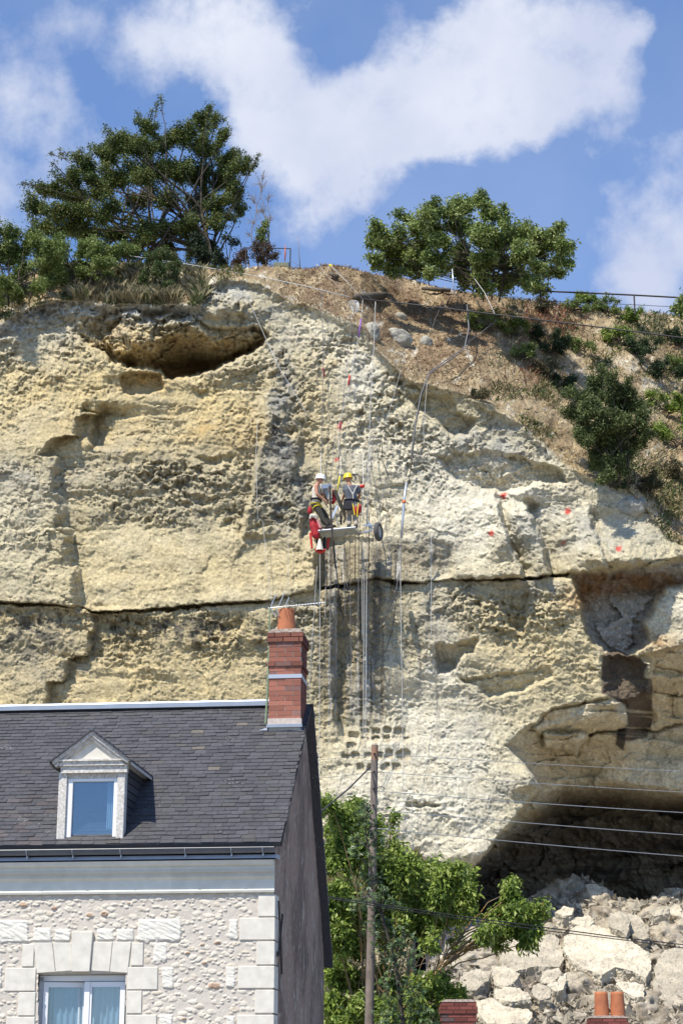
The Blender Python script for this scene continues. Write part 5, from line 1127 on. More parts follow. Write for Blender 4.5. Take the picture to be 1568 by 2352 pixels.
slabrock(pl((1190,380),(1230,350),(1290,370),(1340,430),(1350,500),(1300,520),(1230,480)), 51.9, .025, .6, 'yellow topped slab just right of the pointed block', 5)
slabrock(pl((940,160),(985,150),(1075,180),(1080,230),(1040,262),(990,255),(960,215)), 55.6, .012, .6, 'shaded block at the crest of the heap against the dark vault', 6)
slabrock(pl((830,400),(880,365),(960,360),(990,400),(960,430),(900,425)), 52.6, .02, .4, 'rough block below the crest, left of the pointed block', 7)
slabrock(pl((110,790),(150,720),(240,710),(330,720),(320,770),(270,800),(230,845),(150,840)), 47.8, .02, .7, 'rounded block left of the heap beside the walnut stem', 8)
slabrock(pl((640,770),(660,720),(760,700),(790,740),(720,790),(670,800)), 48.2, .02, .4, 'smaller split block below the big flat white block', 9)
slabrock(pl((700,820),(760,780),(810,720),(815,770),(790,840),(740,850)), 47.6, .02, .4, 'thin upright splinter of stone below the big flat white block', 10)
slabrock(pl((1140,800),(1220,790),(1310,800),(1320,880),(1260,890),(1180,850)), 47.4, .02, .5, 'stone right behind the twin orange chimney pots', 11)
slabrock(pl((740,340),(800,300),(860,310),(850,355),(790,362)), 53.2, .02, .4, 'flat stone at the left shoulder of the heap', 12)
slabrock(pl((1460,330),(1510,275),(1550,290),(1555,340),(1500,350)), 54.2, .012, .5, 'triangular stone near the crest at the right edge', 13)
slabrock(pl((1340,330),(1400,305),(1470,310),(1470,345),(1380,365)), 53.4, .015, .4, 'flat block left of the triangular stone at the crest', 14)
slabrock(pl((230,910),(330,900),(420,940),(560,960),(600,1010),(560,1060),(300,1060),(240,980)), 45.6, .02, .8, 'low broad pale block right of the small brick chimney', 15)
slabrock(pl((600,820),(640,800),(700,830),(710,890),(640,905),(600,880)), 46.8, .015, .5, 'round grey lichened stone in the middle of the heap', 16)
slabrock(pl((330,690),(420,700),(520,730),(480,790),(400,830),(340,800)), 48.2, .02, .6, 'grey weathered stone with dead roots under the flat white block', 17)
slabrock(pl((350,850),(440,820),(560,850),(580,900),(460,920),(360,900)), 46.4, .02, .5, 'pale stone between the rounded block and the lichened stone', 18)
# smaller stones: a few hulls copied one by one
protos = []; rr_ = random.Random(50)
for k in range(7):
    bm = bmesh.new()
    for _ in range(16):
        v = Vector((rr_.gauss(0, 1), rr_.gauss(0, 1), rr_.gauss(0, 1))).normalized(); bm.verts.new((v.x * .5, v.y * .42, v.z * .32))
    r_ = bmesh.ops.convex_hull(bm, input=bm.verts[:]); bmesh.ops.delete(bm, geom=[g_ for g_ in r_['geom_interior'] if isinstance(g_, bmesh.types.BMVert)], context='VERTS')
    bmesh.ops.triangulate(bm, faces=bm.faces[:])
    bmesh.ops.subdivide_edges(bm, edges=bm.edges[:], cuts=3, use_grid_fill=True); bm.normal_update()
    _co = np.array([v.co[:] for v in bm.verts], np.float32) + k * 2.3; _d = .05 * fbm(_co[:, 0] / .3, _co[:, 1] / .3, _co[:, 2] / .3, 4, 145, .7)
    for v, dd in zip(bm.verts, _d): v.co += v.normal * float(dd)
    me = bpy.data.meshes.new('rubble_stone'); bm.to_mesh(me); bm.free(); me.materials.append(m_block); protos.append(me)
cnt = 0
rnd = np.random.RandomState(51)
while cnt < 290:
    px = rnd.uniform(1000, 1590); cr = float(np.interp(px, [a for a, b in CRS], [b for a, b in CRS])); py = cr + rnd.rand() ** 1.5 * (2352 - cr) + rnd.uniform(-3, 8)
    s_ = rnd.choice([.18, .28, .45, .75], p=[.45, .33, .16, .06]); Yq = rubY(py) - .3
    if any(float(sdpoly(pp, np.array([px], np.float32), np.array([py], np.float32))[0]) > -2 for pp in SLABS): continue
    if py > 2290 and rnd.rand() < .6: continue
    o = bpy.data.objects.new('rubble_stone', protos[rnd.randint(7)]); COL.objects.link(o); o.location = P(px, py, Yq); o.scale = (s_ * rnd.uniform(.8, 1.3), s_, s_ * rnd.uniform(.7, 1.1)); o.rotation_euler = tuple(rnd.uniform(-.6, .6, 2)) + (rnd.uniform(0, 6.28),)
    tag(o, 'small loose limestone stone lying between the large fallen blocks', 'stone', 'loose stones in the rubble heap'); cnt += 1
# chips
nch = 17000; px = rnd.uniform(960, 1640, nch); cr = np.interp(px, [a for a, b in CRS], [b for a, b in CRS]); py = cr + rnd.rand(nch) * (2420 - cr); Yq = np.interp(py, [a for a, b in RYP], [b for a, b in RYP]) - rnd.uniform(.0, .55, nch)
a_, e_ = ray(px, py); B = np.stack([a_ * Yq, Yq, CAMZ + e_ * Yq], 1); tet = rnd.normal(size=(nch, 4, 3)) * (.03 + .10 * rnd.rand(nch) ** 4)[:, None, None]
V = (B[:, None] + tet).reshape(-1, 3); i4 = np.arange(nch)[:, None] * 4; Fc = np.concatenate([i4 + np.array([a]) for a in ([0,1,2], [0,3,1], [1,3,2], [2,3,0])])
ck = np.array([.52, .46, .36]) * (.6 + .6 * rnd.rand(nch))[:, None]
tag(npmesh('stone_chips', V, Fc, m_rock, cols=np.repeat(ck, 4, 0)), 'small stone chips and gravel over the rubble heap', 'gravel', kind='stuff')
# dead roots and dry stalks on the heap
m = MB(); rr_ = random.Random(53)
for (x, y, r) in [(1075,2150,30),(1140,2235,24),(1165,2250,24),(1230,2265,30),(1010,2215,26),(1330,2250,36),(1100,2280,30),(1200,2320,40)]:
    for _ in range(46):
        px, py = x + rr_.gauss(0, r * .7), y + rr_.gauss(0, r * .4); p = P(px, py, rubY(py) - .7); d = Vector((rr_.gauss(0, .16), rr_.gauss(0, .1), rr_.gauss(-.02, .1)))
        m.tube([p, p + d + Vector((0, 0, .05)), p + d * 1.9], [.006, .005, .003], 3, cap=False)
tag(m.build('dead_stalks', m_twig), 'tangles of dead roots and stalks on the rubble', 'brush', kind='stuff')
# concrete front of a cellar in the shade of the vault
m_conc = mat('old_concrete', (.20, .20, .205), .9, noise=.2, nscale=2, bump=.2)
Yc = 52.5
cellar = empty('concrete_cellar', (P(1020, 2300, Yc).x, Yc, 2.0)); tag(cellar, 'small grey concrete cellar front with dark openings in the shade behind the walnut', 'building')
def cb(name, x0, x1, y0, y1, d0=0, d1=.3, mt=None):
    a, b = P(x0, y1, Yc), P(x1, y0, Yc); m = MB(); m.box(a.x - cellar.location.x, b.x - cellar.location.x, d0, d1, a.z - 2, b.z - 2); return m.build(name, mt or m_conc, cellar)
cb('pillar', 979, 1018, 2142, 2330); cb('beam', 940, 1140, 2112, 2142, -.04, .3); cb('wall', 1018, 1054, 2142, 2330, .02, .3); cb('wall', 1054, 1090, 2168, 2330, .02, .3); cb('wall', 1090, 1140, 2142, 2330, .02, .3); cb('wall', 930, 953, 2142, 2330, .02, .3)
cb('interior', 935, 1138, 2130, 2330, .9, .95, m_dark)
# ------------------------------------------------------------------ poles, wires, railings, logs, other chimneys
m_white = mat('white_rope', (.50, .50, .48), .8); m_grey = mat('grey_rope', (.17, .17, .18), .7); m_darkc = mat('dark_cable', (.035, .035, .04), .5); m_steel = mat('galvanised_steel', (.50, .53, .57), .38, metal=.6, spec=.5)
m_wire = mat('bare_wire', (.42, .44, .45), .4, metal=.4); m_red = mat('red_fabric', (.34, .02, .025), .6, noise=.3, nscale=8); m_yellow = mat('yellow_plastic', (.72, .58, .03), .45); m_black = mat('black_webbing', (.022, .022, .025), .7)
m_redp = mat('red_strap', (.52, .035, .03), .6); m_purple = mat('purple_strap', (.28, .12, .45), .6)
pole = empty('wooden_pole', P(846, 2480, 36)); tag(pole, 'tall weathered wooden utility pole with a rusty top in front of the cliff', 'utility pole')
pb = P(846, 2480, 36); pz0 = pb.z; pole.location.z = 0; base_ = Vector((pb.x, 36, 0))
m_pole = mat('pole_timber', (.19, .155, .13), .9, noise=.35, nscale=5, bump=.5, bscale=30, bdist=.01)
ptop = P(860.5, 1712, 36); dirp = (ptop - P(847.5, 2352, 36)); bot = P(847.5, 2352, 36) - dirp.normalized() * 4.6
m = MB(); m.tube([bot - base_, bot.lerp(ptop, .5) - base_, ptop - base_], [.10, .084, .066], 14); m.build('shaft', m_pole, pole, smooth=False)
m = MB(); m.tube([ptop - dirp.normalized() * .3 - base_, ptop - base_ + Vector((0, 0, .004))], [.069, .068], 14); m.build('rusty_cap', mat('rusty_timber', (.20, .165, .15), .9, noise=.5, nscale=7, var=(.30, .15, .075)), pole)
for yy in (1732, 1773, 1812, 1850):
    c_ = P(858 + (1812 - yy) * .02, yy, 35.92) - base_; m = MB(); m.tube([c_, c_ + Vector((0, -.03, 0))], [.022, .022], 8); m.build('bolt_hole', m_dark, pole)
for yy in (1741, 1778, 1812):
    c_ = P(866, yy, 35.95) - base_; m = MB(); m.tube([c_ + Vector((.0 + .07 * (1 - math.cos(a)), 0, .05 * math.sin(a))) for a in [math.pi * k / 8 * 1.3 for k in range(9)]], .006, 5); m.build('hook', m_iron, pole)
m = MB(); m.tube([P(850, 2058, 35.88) - base_ + Vector((-.09, 0, 0)), P(862, 2058, 35.88) - base_], .012, 5); m.build('metal_band', m_steel, pole)
def sag(a, b, s, n=24):
    return [a.lerp(b, i / n) - Vector((0, 0, s * 4 * (i / n) * (1 - i / n))) for i in range(n + 1)]
def line(name, label, cat, pts, r, mt, group=None, n=5):
    b_ = Vector(pts[0]); m = MB(); m.tube([Vector(p) - b_ for p in pts], r, n); o = m.build(name, mt, smooth=True); o.location = b_; tag(o, label, cat, group); return o
lab = ['uppermost', 'second from the top', 'middle', 'fourth from the top', 'lowest']
for i, (y0, y1) in enumerate([(1731,1768),(1773,1816),(1817,1863),(1860,1914),(1903,1963)]):
    a = P(866, y0, 36); b = P(1568, y1, 42); b2 = a + (b - a) * 1.5
    line('overhead_wire', f'{lab[i]} of the five thin wires from the pole across the dark vault', 'wire', sag(a, b2, .04), .0075 if i in (2, 3, 4) else .006, m_wire, 'thin wires running right from the pole')
    if i < 3:
        a2 = P(853, y0 + 1, 36); c_ = P(600, y0 + 24, 30); line('overhead_wire', f'{lab[i]} of the faint wires running left from the pole behind the house', 'wire', sag(a2, c_, .02), .004, m_wire, 'faint wires running left from the pole')
line('service_cable', 'upper of the twin low black cables crossing the leaves and rubble', 'cable', sag(P(700, 2050, 33), P(1750, 2190, 38), -.0, 10)[:1] + [P(x, y, 33 + (x - 700) * .005) for x, y in [(770,2062),(879,2078),(1053,2104),(1249,2130),(1400,2150),(1568,2170),(1800,2196)]], .011, m_darkc, 'low black cables')
line('service_cable', 'lower of the twin low black cables crossing the leaves and rubble', 'cable', [P(x, y + 4, 33.2 + (x - 700) * .005) for x, y in [(700,2050),(770,2062),(879,2079),(1053,2106),(1249,2133),(1400,2151),(1568,2173),(1800,2200)]], .009, m_darkc, 'low black cables')
line('stay_cable', 'thick dark stay running down left from the pole to the house', 'cable', [P(850,1762,35.9), P(800,1812,34), P(716,1882,31), P(640,1950,29)], .016, m_darkc)
line('cliff_cable', 'long black cable stretched across the hillside to the right edge', 'cable', [P(x, y, Yq) for x, y, Yq in [(828,686,53),(1000,705,52.4),(1136,722,52),(1300,742,51.5),(1430,758,51),(1568,776,50.5),(1800,806,50)]], .022, m_darkc)
line('safety_line', 'long white rope from the leaning post down to the coiled rope', 'rope', [P(x, y, Yq) for x, y, Yq in [(188,570,55.6),(300,588,55.2),(420,605,54.8),(530,624,54.4),(620,640,54),(697,656,53.6),(802,682,53)]], .014, m_white)
line('leaning_post', 'thin bent pale post holding the white rope at the left', 'post', [P(x, y, 55.2) for x, y in [(140,688),(148,655),(162,618),(178,585),(187,571)]], [.018, .018, .018, .017, .016], m_steel)
line('guy_rope', 'dark guy rope behind the bent pale post', 'rope', [P(187,571,55.2), P(150,610,56), P(100,645,56.5)], .011, m_grey)
# right hand railing
rl = empty('hilltop_railing', P(1457, 716, 56.5)); tag(rl, 'dark metal railing along the hilltop at the right edge', 'railing'); b_ = P(1457, 716, 56.5)
m = MB(); m.tube([P(x, y, 56.5) - b_ for x, y in [(1225,668),(1350,673),(1457,678),(1568,684),(1800,696)]], .028, 6); m.build('top_rail', m_iron, rl)
m = MB(); m.tube([P(x, y, 56.5) - b_ for x, y in [(1240,691),(1457,700),(1568,706),(1800,718)]], .010, 5); m.build('lower_wire', m_iron, rl)
for x, y0, y1 in ((1455,677,722),(1240,668,700),(1660,690,735)): m = MB(); m.tube([P(x, y0, 56.5) - b_, P(x + 2, y1, 56.5) - b_], .026, 6); m.build('rail_post', m_iron, rl)
# small rail at the left of the brow
b_ = P(640, 615, 56); rl = empty('brow_rail', b_); tag(rl, 'small grey rail with a green panel on the brow beside the red bush', 'railing')
m = MB(); m.tube([P(x, y, 56) - b_ for x, y in [(560,569),(620,570),(668,571)]], .016, 6); m.build('top_rail', m_iron, rl)
for x in (565, 612, 667): m = MB(); m.tube([P(x, 571, 56) - b_, P(x - 1, 618, 56) - b_], .02, 6); m.build('rail_post', m_iron, rl)
m = MB(); a = P(628, 616, 55.9) - b_; c_ = P(664, 600, 55.9) - b_; m.box(a.x, c_.x, -.02, .02, a.z, c_.z); m.build('panel', mat('faded_green_panel', (.17, .20, .15), .8), rl)
line('marker_stake', 'short stake with orange tape above the green panel', 'stake', [P(654,600,55.8), P(655,582,55.8), P(655,562,55.8)], [.014, .03, .008], mat('orange_tape', (.5, .12, .05), .7))
line('thin_stake', 'thin bare stake alone against the sky right of the small rail', 'stake', [P(689,616,55.8), P(686,570,55.8), P(684,540,55.8)], [.016, .012, .006], m_twig)
line('steel_stake', 'grey steel stake at the left foot of the walnut', 'stake', [P(1043,676,54.8), P(1040,648,54.8), P(1038,618,54.8)], .024, m_steel)
line('white_guy', 'white line slanting down right from behind the walnut to the slope', 'rope', [P(1089,640,55), P(1112,672,54.4), P(1136,722,53)], .010, m_white)
line('thin_guy', 'thin dark line from the small rail to the thin stake', 'rope', [P(667,598,55.9), P(690,612,55.8)], .008, m_grey)
m_log = mat('rotten_log', (.075, .062, .048), .95, noise=.6, nscale=7, var=(.16,.14,.11), bump=.9, bscale=14, bdist=.04)
def hY(px, py, o=.25): return cliffY(px, py) - o
line('fallen_log', 'dark rotten log lying on the bare earth by the coiled rope', 'log', [P(815,682,hY(815,685)), P(850,680,hY(850,683)), P(884,678,hY(884,681))], [.10, .14, .11], m_log, n=9)
line('fallen_log', 'long thin grey timber on the crest left of the steel stake', 'log', [P(968,662,hY(968,664)), P(1000,665,hY(1000,667)), P(1034,667,hY(1034,670))], [.06, .085, .07], m_log, n=8)
line('fallen_log', 'short dark timber near the yellow anchor on the crest', 'log', [P(757,628,hY(757,630)), P(775,636,hY(775,638))], [.06, .08], m_log, n=8)
for i, (x, y, lb) in enumerate([(1046,676,'dead branch forking down right from the steel stake'),(1034,682,'dead branch leaning left below the steel stake'),(1064,700,'dead branch crossed by the black cable below the stake'),(1094,690,'short dead branch under the walnut right of the stake'),(1080,730,'lowest dead branch, near the bend of the thick hose')]):
    rr = random.Random(70 + i); k = -1 if i == 1 else 1
    line('dead_branch', lb, 'branch', [P(x, y, hY(x, y, .3)), P(x + k * rr.uniform(5, 14), y + rr.uniform(8, 18), hY(x, y + 5, .35)), P(x + k * rr.uniform(12, 26), y + rr.uniform(16, 36), hY(x + 8 * k, y + 16, .35))], [.025, .018, .008], m_bark, 'dead branches on the brown slope')
def rockblob(px, py, r, label, seed, sx=1.2, sz=.9):
    bm = bmesh.new(); bmesh.ops.create_icosphere(bm, subdivisions=5, radius=1)
    co = np.array([v.co[:] for v in bm.verts], np.float32); d = 1 + .28 * fbm(co[:, 0] * 1.1 + seed, co[:, 1] * 1.1, co[:, 2] * 1.1, 3, 150) + .05 * fbm(co[:, 0] * 6 + seed, co[:, 1] * 6, co[:, 2] * 6, 3, 151, .5, True)
    R_ = r * cliffY(px, py) / F
    for v, k in zip(bm.verts, d): v.co = Vector((v.co.x * sx, v.co.y * .8, v.co.z * sz)) * float(k) * R_
    me = bpy.data.meshes.new('hill_boulder'); bm.to_mesh(me); bm.free(); me.materials.append(mat(f'boulder_stone', (.40, .385, .32), .95, noise=.9, nscale=3.5, var=(.22, .21, .18), bump=.9, bscale=12, bdist=.05)); me.polygons.foreach_set('use_smooth', [True] * len(me.polygons))
    o = bpy.data.objects.new('hill_boulder', me); COL.objects.link(o); o.location = P(px, py, cliffY(px, py) + .1); tag(o, label, 'boulder', 'boulders in the earth slope')
rockblob(908, 780, 34, 'larger grey boulder in the brown earth right of the ropes', 1)
rockblob(977, 789, 18, 'smaller pale boulder right of the larger one in the brown earth', 5, .95, 1.1)
rockblob(852, 768, 24, 'flat faced pale boulder behind the hanging ropes', 9, .9, 1.3)
rockblob(918, 730, 15, 'small lichened stone above the larger boulder', 13)
rockblob(1452, 1165, 34, 'grey knobbly outcrop at the brink above the red marks', 17, 1.1, .8)
# ---------------- two neighbouring houses: only their chimneys stand in the picture
def brick_chimney(label, x0, x1, ytop, Yd, pots, roofz):
    a = P(x0, ytop, Yd); b = P(x1, ytop, Yd); w = b.x - a.x; zt = a.z
    root = empty('brick_chimney', ((a.x + b.x) / 2, Yd, roofz)); tag(root, label, 'chimney')
    h = zt - roofz; bk = MB(); rr = random.Random(int(x0)); bh_ = .062; L_ = .215; z = h; row = 0
    core = MB(); core.box(-w / 2 + .02, w / 2 - .02, .02, w * .8 - .02, 0, h - .04); core.build('mortar', m_joint, root)
    while z > .0:
        p = .03 if row in (1, 2) else (.012 if row < 5 else 0); xx = -w / 2 - p - (row % 2) * L_ / 2
        while xx < w / 2 + p - .01:
            xa, xb = max(xx, -w / 2 - p), min(xx + L_, w / 2 + p)
            if xb - xa > .03: k = rr.uniform(.55, 1.0); bk.col((.24 * k, .075 * k, .06 * k) if rr.random() > .1 else (.15 * k, .10 * k, .10 * k)); bk.box(xa + .005, xb - .005, -p, .1, z - bh_ + .005, z - .005)
            xx += L_
        for yq in np.arange(.1, w * .8, L_ / 1.0):
            k = rr.uniform(.4, .8); bk.col((.28 * k, .08 * k, .06 * k)); ye = min(yq + L_ - .01, w * .8 + p)
            bk.box(w / 2 - .08 + p, w / 2 + p, yq, ye, z - bh_ + .005, z - .005); bk.box(-w / 2 - p, -w / 2 + .08 - p, yq, ye, z - bh_ + .005, z - .005)
        z -= bh_; row += 1
    bk.build('brickwork', m_brick, root)
    m = MB(); m.add([(-w/2-.02, -.02, h + .004), (w/2+.02, -.02, h + .004), (w/2+.02, w*.8+.02, h + .004), (-w/2-.02, w*.8+.02, h + .004), (-w/2+.06, .08, h+.05), (w/2-.06, .08, h+.05), (w/2-.06, w*.7, h+.05), (-w/2+.06, w*.7, h+.05)], [(0,1,5,4),(1,2,6,5),(2,3,7,6),(3,0,4,7),(4,5,6,7)]); m.build('cap', m_cap, root)
    for (xa, xb, yt) in pots:
        pc = P((xa + xb) / 2, yt, Yd); r0 = (xb - xa) / 2 * Yd / F; hp = pc.z - zt
        m = MB(); m.lathe([(r0, 0), (r0 * .95, hp * .4), (r0 * .86, hp * .9), (r0 * .86, hp), (r0 * .74, hp), (r0 * .74, hp * .5)], (pc.x - (a.x + b.x) / 2, w * .35, h), 24); m.build('chimney_pot', m_terra, root, smooth=True)
brick_chimney('red brick chimney with two orange terracotta pots in front of the rubble', 1356, 1440, 2339, 33.5, [(1366, 1400, 2277), (1403, 1437, 2277)], 1.2)
brick_chimney('small dark red brick chimney without pots under the walnut leaves', 1014, 1092, 2302, 31.5, [], 1.2)
def cottage(cx_, y0, w, d, zr, label):
    root = empty('low_cottage', (cx_, y0, 0)); tag(root, label, 'house'); m = MB().col((.5, .47, .41)); m.box(-w/2, w/2, 0, d, 0, zr - 1.2); m.build('wall', m_mortar, root)
    m = MB().col((.06, .06, .07)); m.prism([(-.2, zr - 1.2), (d + .2, zr - 1.2), (d / 2, zr)], (-w / 2 - .1, w / 2 + .1), Matrix(((0,1,0,0),(1,0,0,0),(0,0,1,0),(0,0,0,1)))); m.build('roof', m_slate, root)
cottage(P(1400, 2400, 34).x, 31.3, 4.5, 5.0, 2.05, 'low slate roofed cottage below the twin orange pots')
cottage(P(1052, 2400, 32).x, 29.4, 3.2, 4.8, 2.0, 'low slate roofed cottage below the small brick chimney')
# ------------------------------------------------------------------ hanging platform, drill rig, workers, ropes
def Q(X_, Y_, Yd=50.4): return P(643 + .2109 * X_, 1056.4 + .2109 * Y_, Yd)
def capsules(chains):
    """closed round-ended limbs; chains: list of [(point, radius), ...]"""
    m = MB()
    for ch in chains:
        pts = [Vector(p) for p, r in ch]; rs_ = [r for p, r in ch]
        if len(pts) == 1:
            c_, r = pts[0], rs_[0]; pts = [c_ + Vector((0, 0, -r * .999)), c_ + Vector((0, 0, -r * .7)), c_, c_ + Vector((0, 0, r * .7)), c_ + Vector((0, 0, r * .999))]; rr = [r * .05, r * .71, r, r * .71, r * .05]; m.tube(pts, rr, 12); continue
        d0 = (pts[1] - pts[0]).normalized(); d1 = (pts[-1] - pts[-2]).normalized(); a, b = rs_[0], rs_[-1]
        P_ = [pts[0] - d0 * a * .98, pts[0] - d0 * a * .7] + pts + [pts[-1] + d1 * b * .7, pts[-1] + d1 * b * .98]; R_ = [a * .15, a * .71] + rs_ + [b * .71, b * .15]
        m.tube(P_, R_, 12)
    return m
def flesh(name, chains, mt, parent, vox=.009, extra=None, sm_=4):
    m = capsules(chains)
    o = m.build(name, mt, parent, smooth=True)
    md = o.modifiers.new('remesh', 'REMESH'); md.mode = 'VOXEL'; md.voxel_size = vox; md.use_smooth_shade = True
    s_ = o.modifiers.new('smooth', 'SMOOTH'); s_.factor = .5; s_.iterations = sm_
    return o
def ell(c, rx, ry, rz, n=6):
    """stack of rings approximating an ellipsoid cross (used for heads, chest): returns chains along z with elliptical look by side copies"""
    out = []
    for k in (-1, 0, 1): out.append([(Vector(c) + Vector((k * (rx - min(rx, ry)) , 0, -rz + min(rx, ry))), min(rx, ry)), (Vector(c) + Vector((k * (rx - min(rx, ry)), 0, rz - min(rx, ry))), min(rx, ry))])
    return out
m_skin = mat('skin', (.42, .20, .125), .6, noise=.1); m_tank = mat('cream_vest', (.60, .55, .47), .9, noise=.1, nscale=12, bump=.3); m_tee = mat('grey_tee', (.105, .115, .135), .9, noise=.15, nscale=10, bump=.3)
m_khaki = mat('khaki_trousers', (.38, .33, .27), .9, noise=.15, nscale=8, bump=.4); m_olive = mat('dark_olive_trousers', (.05, .048, .038), .9, noise=.2); m_helmw = mat('white_helmet_shell', (.78, .78, .77), .3, spec=.5); m_helmy = mat('yellow_helmet_shell', (.74, .56, .03), .35, spec=.5); m_boot = mat('dark_boots', (.035, .03, .027), .8); m_hair = mat('dark_hair', (.03, .022, .018), .9)
def hand(wr, tip_dir, palm_n, curl=.5, side=1):
    """palm and five separate fingers; returns chains"""
    d = Vector(tip_dir).normalized(); n = Vector(palm_n); n = (n - d * n.dot(d)).normalized(); s_ = d.cross(n) * side; w = Vector(wr); out = []
    for k in range(4): out.append([(w + s_ * (k - 1.5) * .012, .014), (w + d * .075 + s_ * (k - 1.5) * .019, .012)])
    for k, L_ in enumerate((.068, .078, .072, .056)):
        b_ = w + d * .08 + s_ * (k - 1.5) * .021; p1 = b_ + (d * math.cos(curl * .5) + n * math.sin(curl * .5)) * L_ * .5; p2 = p1 + (d * math.cos(curl * 1.3) + n * math.sin(curl * 1.3)) * L_ * .32; p3 = p2 + (d * math.cos(curl * 2) + n * math.sin(curl * 2)) * L_ * .25
        out.append([(b_, .0098), (p1, .0092), (p2, .0085), (p3, .0075)])
    t0 = w + d * .022 - s_ * .026; t1 = t0 + (d * .7 - s_ * .7).normalized() * .035; t2 = t1 + (d * .8 + n * .4 - s_ * .1).normalized() * .03; out.append([(t0, .0135), (t1, .011), (t2, .009)])
    return out
def helmet(parent, c, tilt, mt, face):
    M = Matrix.Translation(Vector(c)) @ Matrix.Rotation(tilt, 4, 'Y') @ Matrix.Rotation(face, 4, 'Z') @ Matrix.Diagonal((1.14, 1, 1, 1))
    m = MB(); m.lathe([(.142, -.012), (.140, .0), (.130, .012), (.131, .05), (.118, .10), (.088, .138), (.045, .158), (.002, .164)], n=24, M=M); m.lathe([(.142, -.012), (.118, .0), (.118, .04)], n=24, M=M); m.build('helmet', mt, parent, smooth=True)
def worker(name_label, J, face, colours, tilt=0.0):
    """J: joint positions (world). limbs taper; body is one remeshed surface"""
    o0 = J['pelvis'].copy(); root = empty('person', o0); tag(root, name_label, 'person')
    j = {k: v - o0 for k, v in J.items()}
    up = (j['neck'] - j['pelvis']).normalized(); fd = Vector(face).normalized(); sd = fd.cross(Vector((0, 0, 1))).normalized()   # to the person's right
    chest = j['pelvis'].lerp(j['neck'], .68); waist = j['pelvis'].lerp(j['neck'], .3)
    ch = []
    for k in (-1, -.33, .33, 1):
        ch.append([(j['pelvis'] + sd * k * .085, .088), (waist + sd * k * .07, .082), (chest + sd * k * .085, .10), (j['neck'] - up * .07 + sd * k * .09, .06)])
    ch.append([(j['neck'] - up * .08, .075), (j['neck'], .058), (j['head'] - up * .05, .056)])
    hd = j['head']; hu = (hd - j['neck']).normalized()
    ch += [[(hd + hu * .02, .088)], [(hd + hu * .045 - fd * .025, .09)], [(hd - hu * .04 + fd * .03, .064)], [(hd - hu * .085 + fd * .058, .034)], [(hd + fd * .088 - hu * .005, .016), (hd + fd * .108 - hu * .03, .014)], [(hd + fd * .082 - hu * .058 + sd * .014, .012), (hd + fd * .082 - hu * .058 - sd * .014, .012)], [(hd + fd * .078 + hu * .022 + sd * .03, .013), (hd + fd * .078 + hu * .022 - sd * .03, .013)]]
    for s_ in (1, -1): ch.append([(hd + sd * s_ * .088 - hu * .0 - fd * .005, .012), (hd + sd * s_ * .09 + hu * .03 - fd * .012, .014)])
    for s_, S in ((1, 'r'), (-1, 'l')):
        sh = j['sh' + S]; el = j['el' + S]; ha = j['ha' + S]
        ch.append([(j['neck'] - up * .06, .05), (sh, .062)]); ch.append([(sh, .062), (sh.lerp(el, .35), .053), (el, .040)]); ch.append([(el, .041), (el.lerp(ha, .35), .041), (ha, .026)])
        d = (ha - el).normalized(); ch += hand(ha + d * .015, d, Vector((0, 0, -1)) if abs(d.z) < .8 else -fd, .75, s_)
        kn = j['kn' + S]; ft = j['ft' + S]; hp = j['pelvis'] + sd * s_ * .09 - up * .06
        ch.append([(hp, .098), (hp.lerp(kn, .5), .08), (kn, .058)]); ch.append([(kn, .058), (kn.lerp(ft, .35), .058), (ft + Vector((0, 0, .06)), .038), (ft + Vector((0, 0, .03)), .036)])
    body = flesh('body', ch, m_skin, root, .0065)
    for s_ in (1, -1): m = MB(); e_ = hd + fd * .083 + hu * .006 + sd * s_ * .033; m.add([], []); m.tube([e_ - fd * .004, e_ + fd * .008], [.009, .007], 8); m.build('eye', m_hair, root)
    top = []
    for k in (-1, -.33, .33, 1):
        top.append([(j['pelvis'] + up * .03 + sd * k * .095, .102), (waist + sd * k * .08, .098), (chest + sd * k * .092, .116), (j['neck'] - up * .075 + sd * k * .085, .068)])
    if colours['sleeve']:
        for S in 'rl': top.append([(j['neck'] - up * .07, .058), (j['sh' + S], .077), (j['sh' + S].lerp(j['el' + S], .55), .070)])
    else:
        for S in 'rl': top.append([(j['neck'] - up * .055, .05), (j['neck'].lerp(j['sh' + S], .62) - up * .045, .06)])
    flesh('shirt', top, colours['top'], root, .010)
    tr = []
    for s_, S in ((1, 'r'), (-1, 'l')):
        kn = j['kn' + S]; ft = j['ft' + S]; hp = j['pelvis'] + sd * s_ * .09 - up * .06
        tr.append([(j['pelvis'] + sd * s_ * .06 + up * .02, .108), (hp, .112), (hp.lerp(kn, .5), .098), (kn, .082), (kn.lerp(ft, .4), .082), (ft + Vector((0, 0, .12)), .068)])
    flesh('trousers', tr, colours['leg'], root, .010)
    for s_, S in ((1, 'r'), (-1, 'l')):
        ft = j['ft' + S]; f2 = colours.get('toe', fd); m = capsules([[(ft + Vector((0, 0, .10)), .052), (ft + Vector((0, 0, .04)), .048)], [(ft - f2 * .05 + Vector((0, 0, .035)), .04), (ft + f2 * .10 + Vector((0, 0, .036)), .042), (ft + f2 * .17 + Vector((0, 0, .03)), .034)]]); m.build('boot', m_boot, root, smooth=True)
    helmet(root, hd + hu * .055, tilt, colours['helmet'], math.atan2(fd.y, fd.x))
    # harness belt and leg loops
    m = MB(); c_ = j['pelvis'] + up * .10
    m.tube([c_ + sd * math.cos(a) * .215 + fd * math.sin(a) * .135 for a in [2 * math.pi * k / 20 for k in range(21)]], .028, 6); m.build('belt', m_black, root)
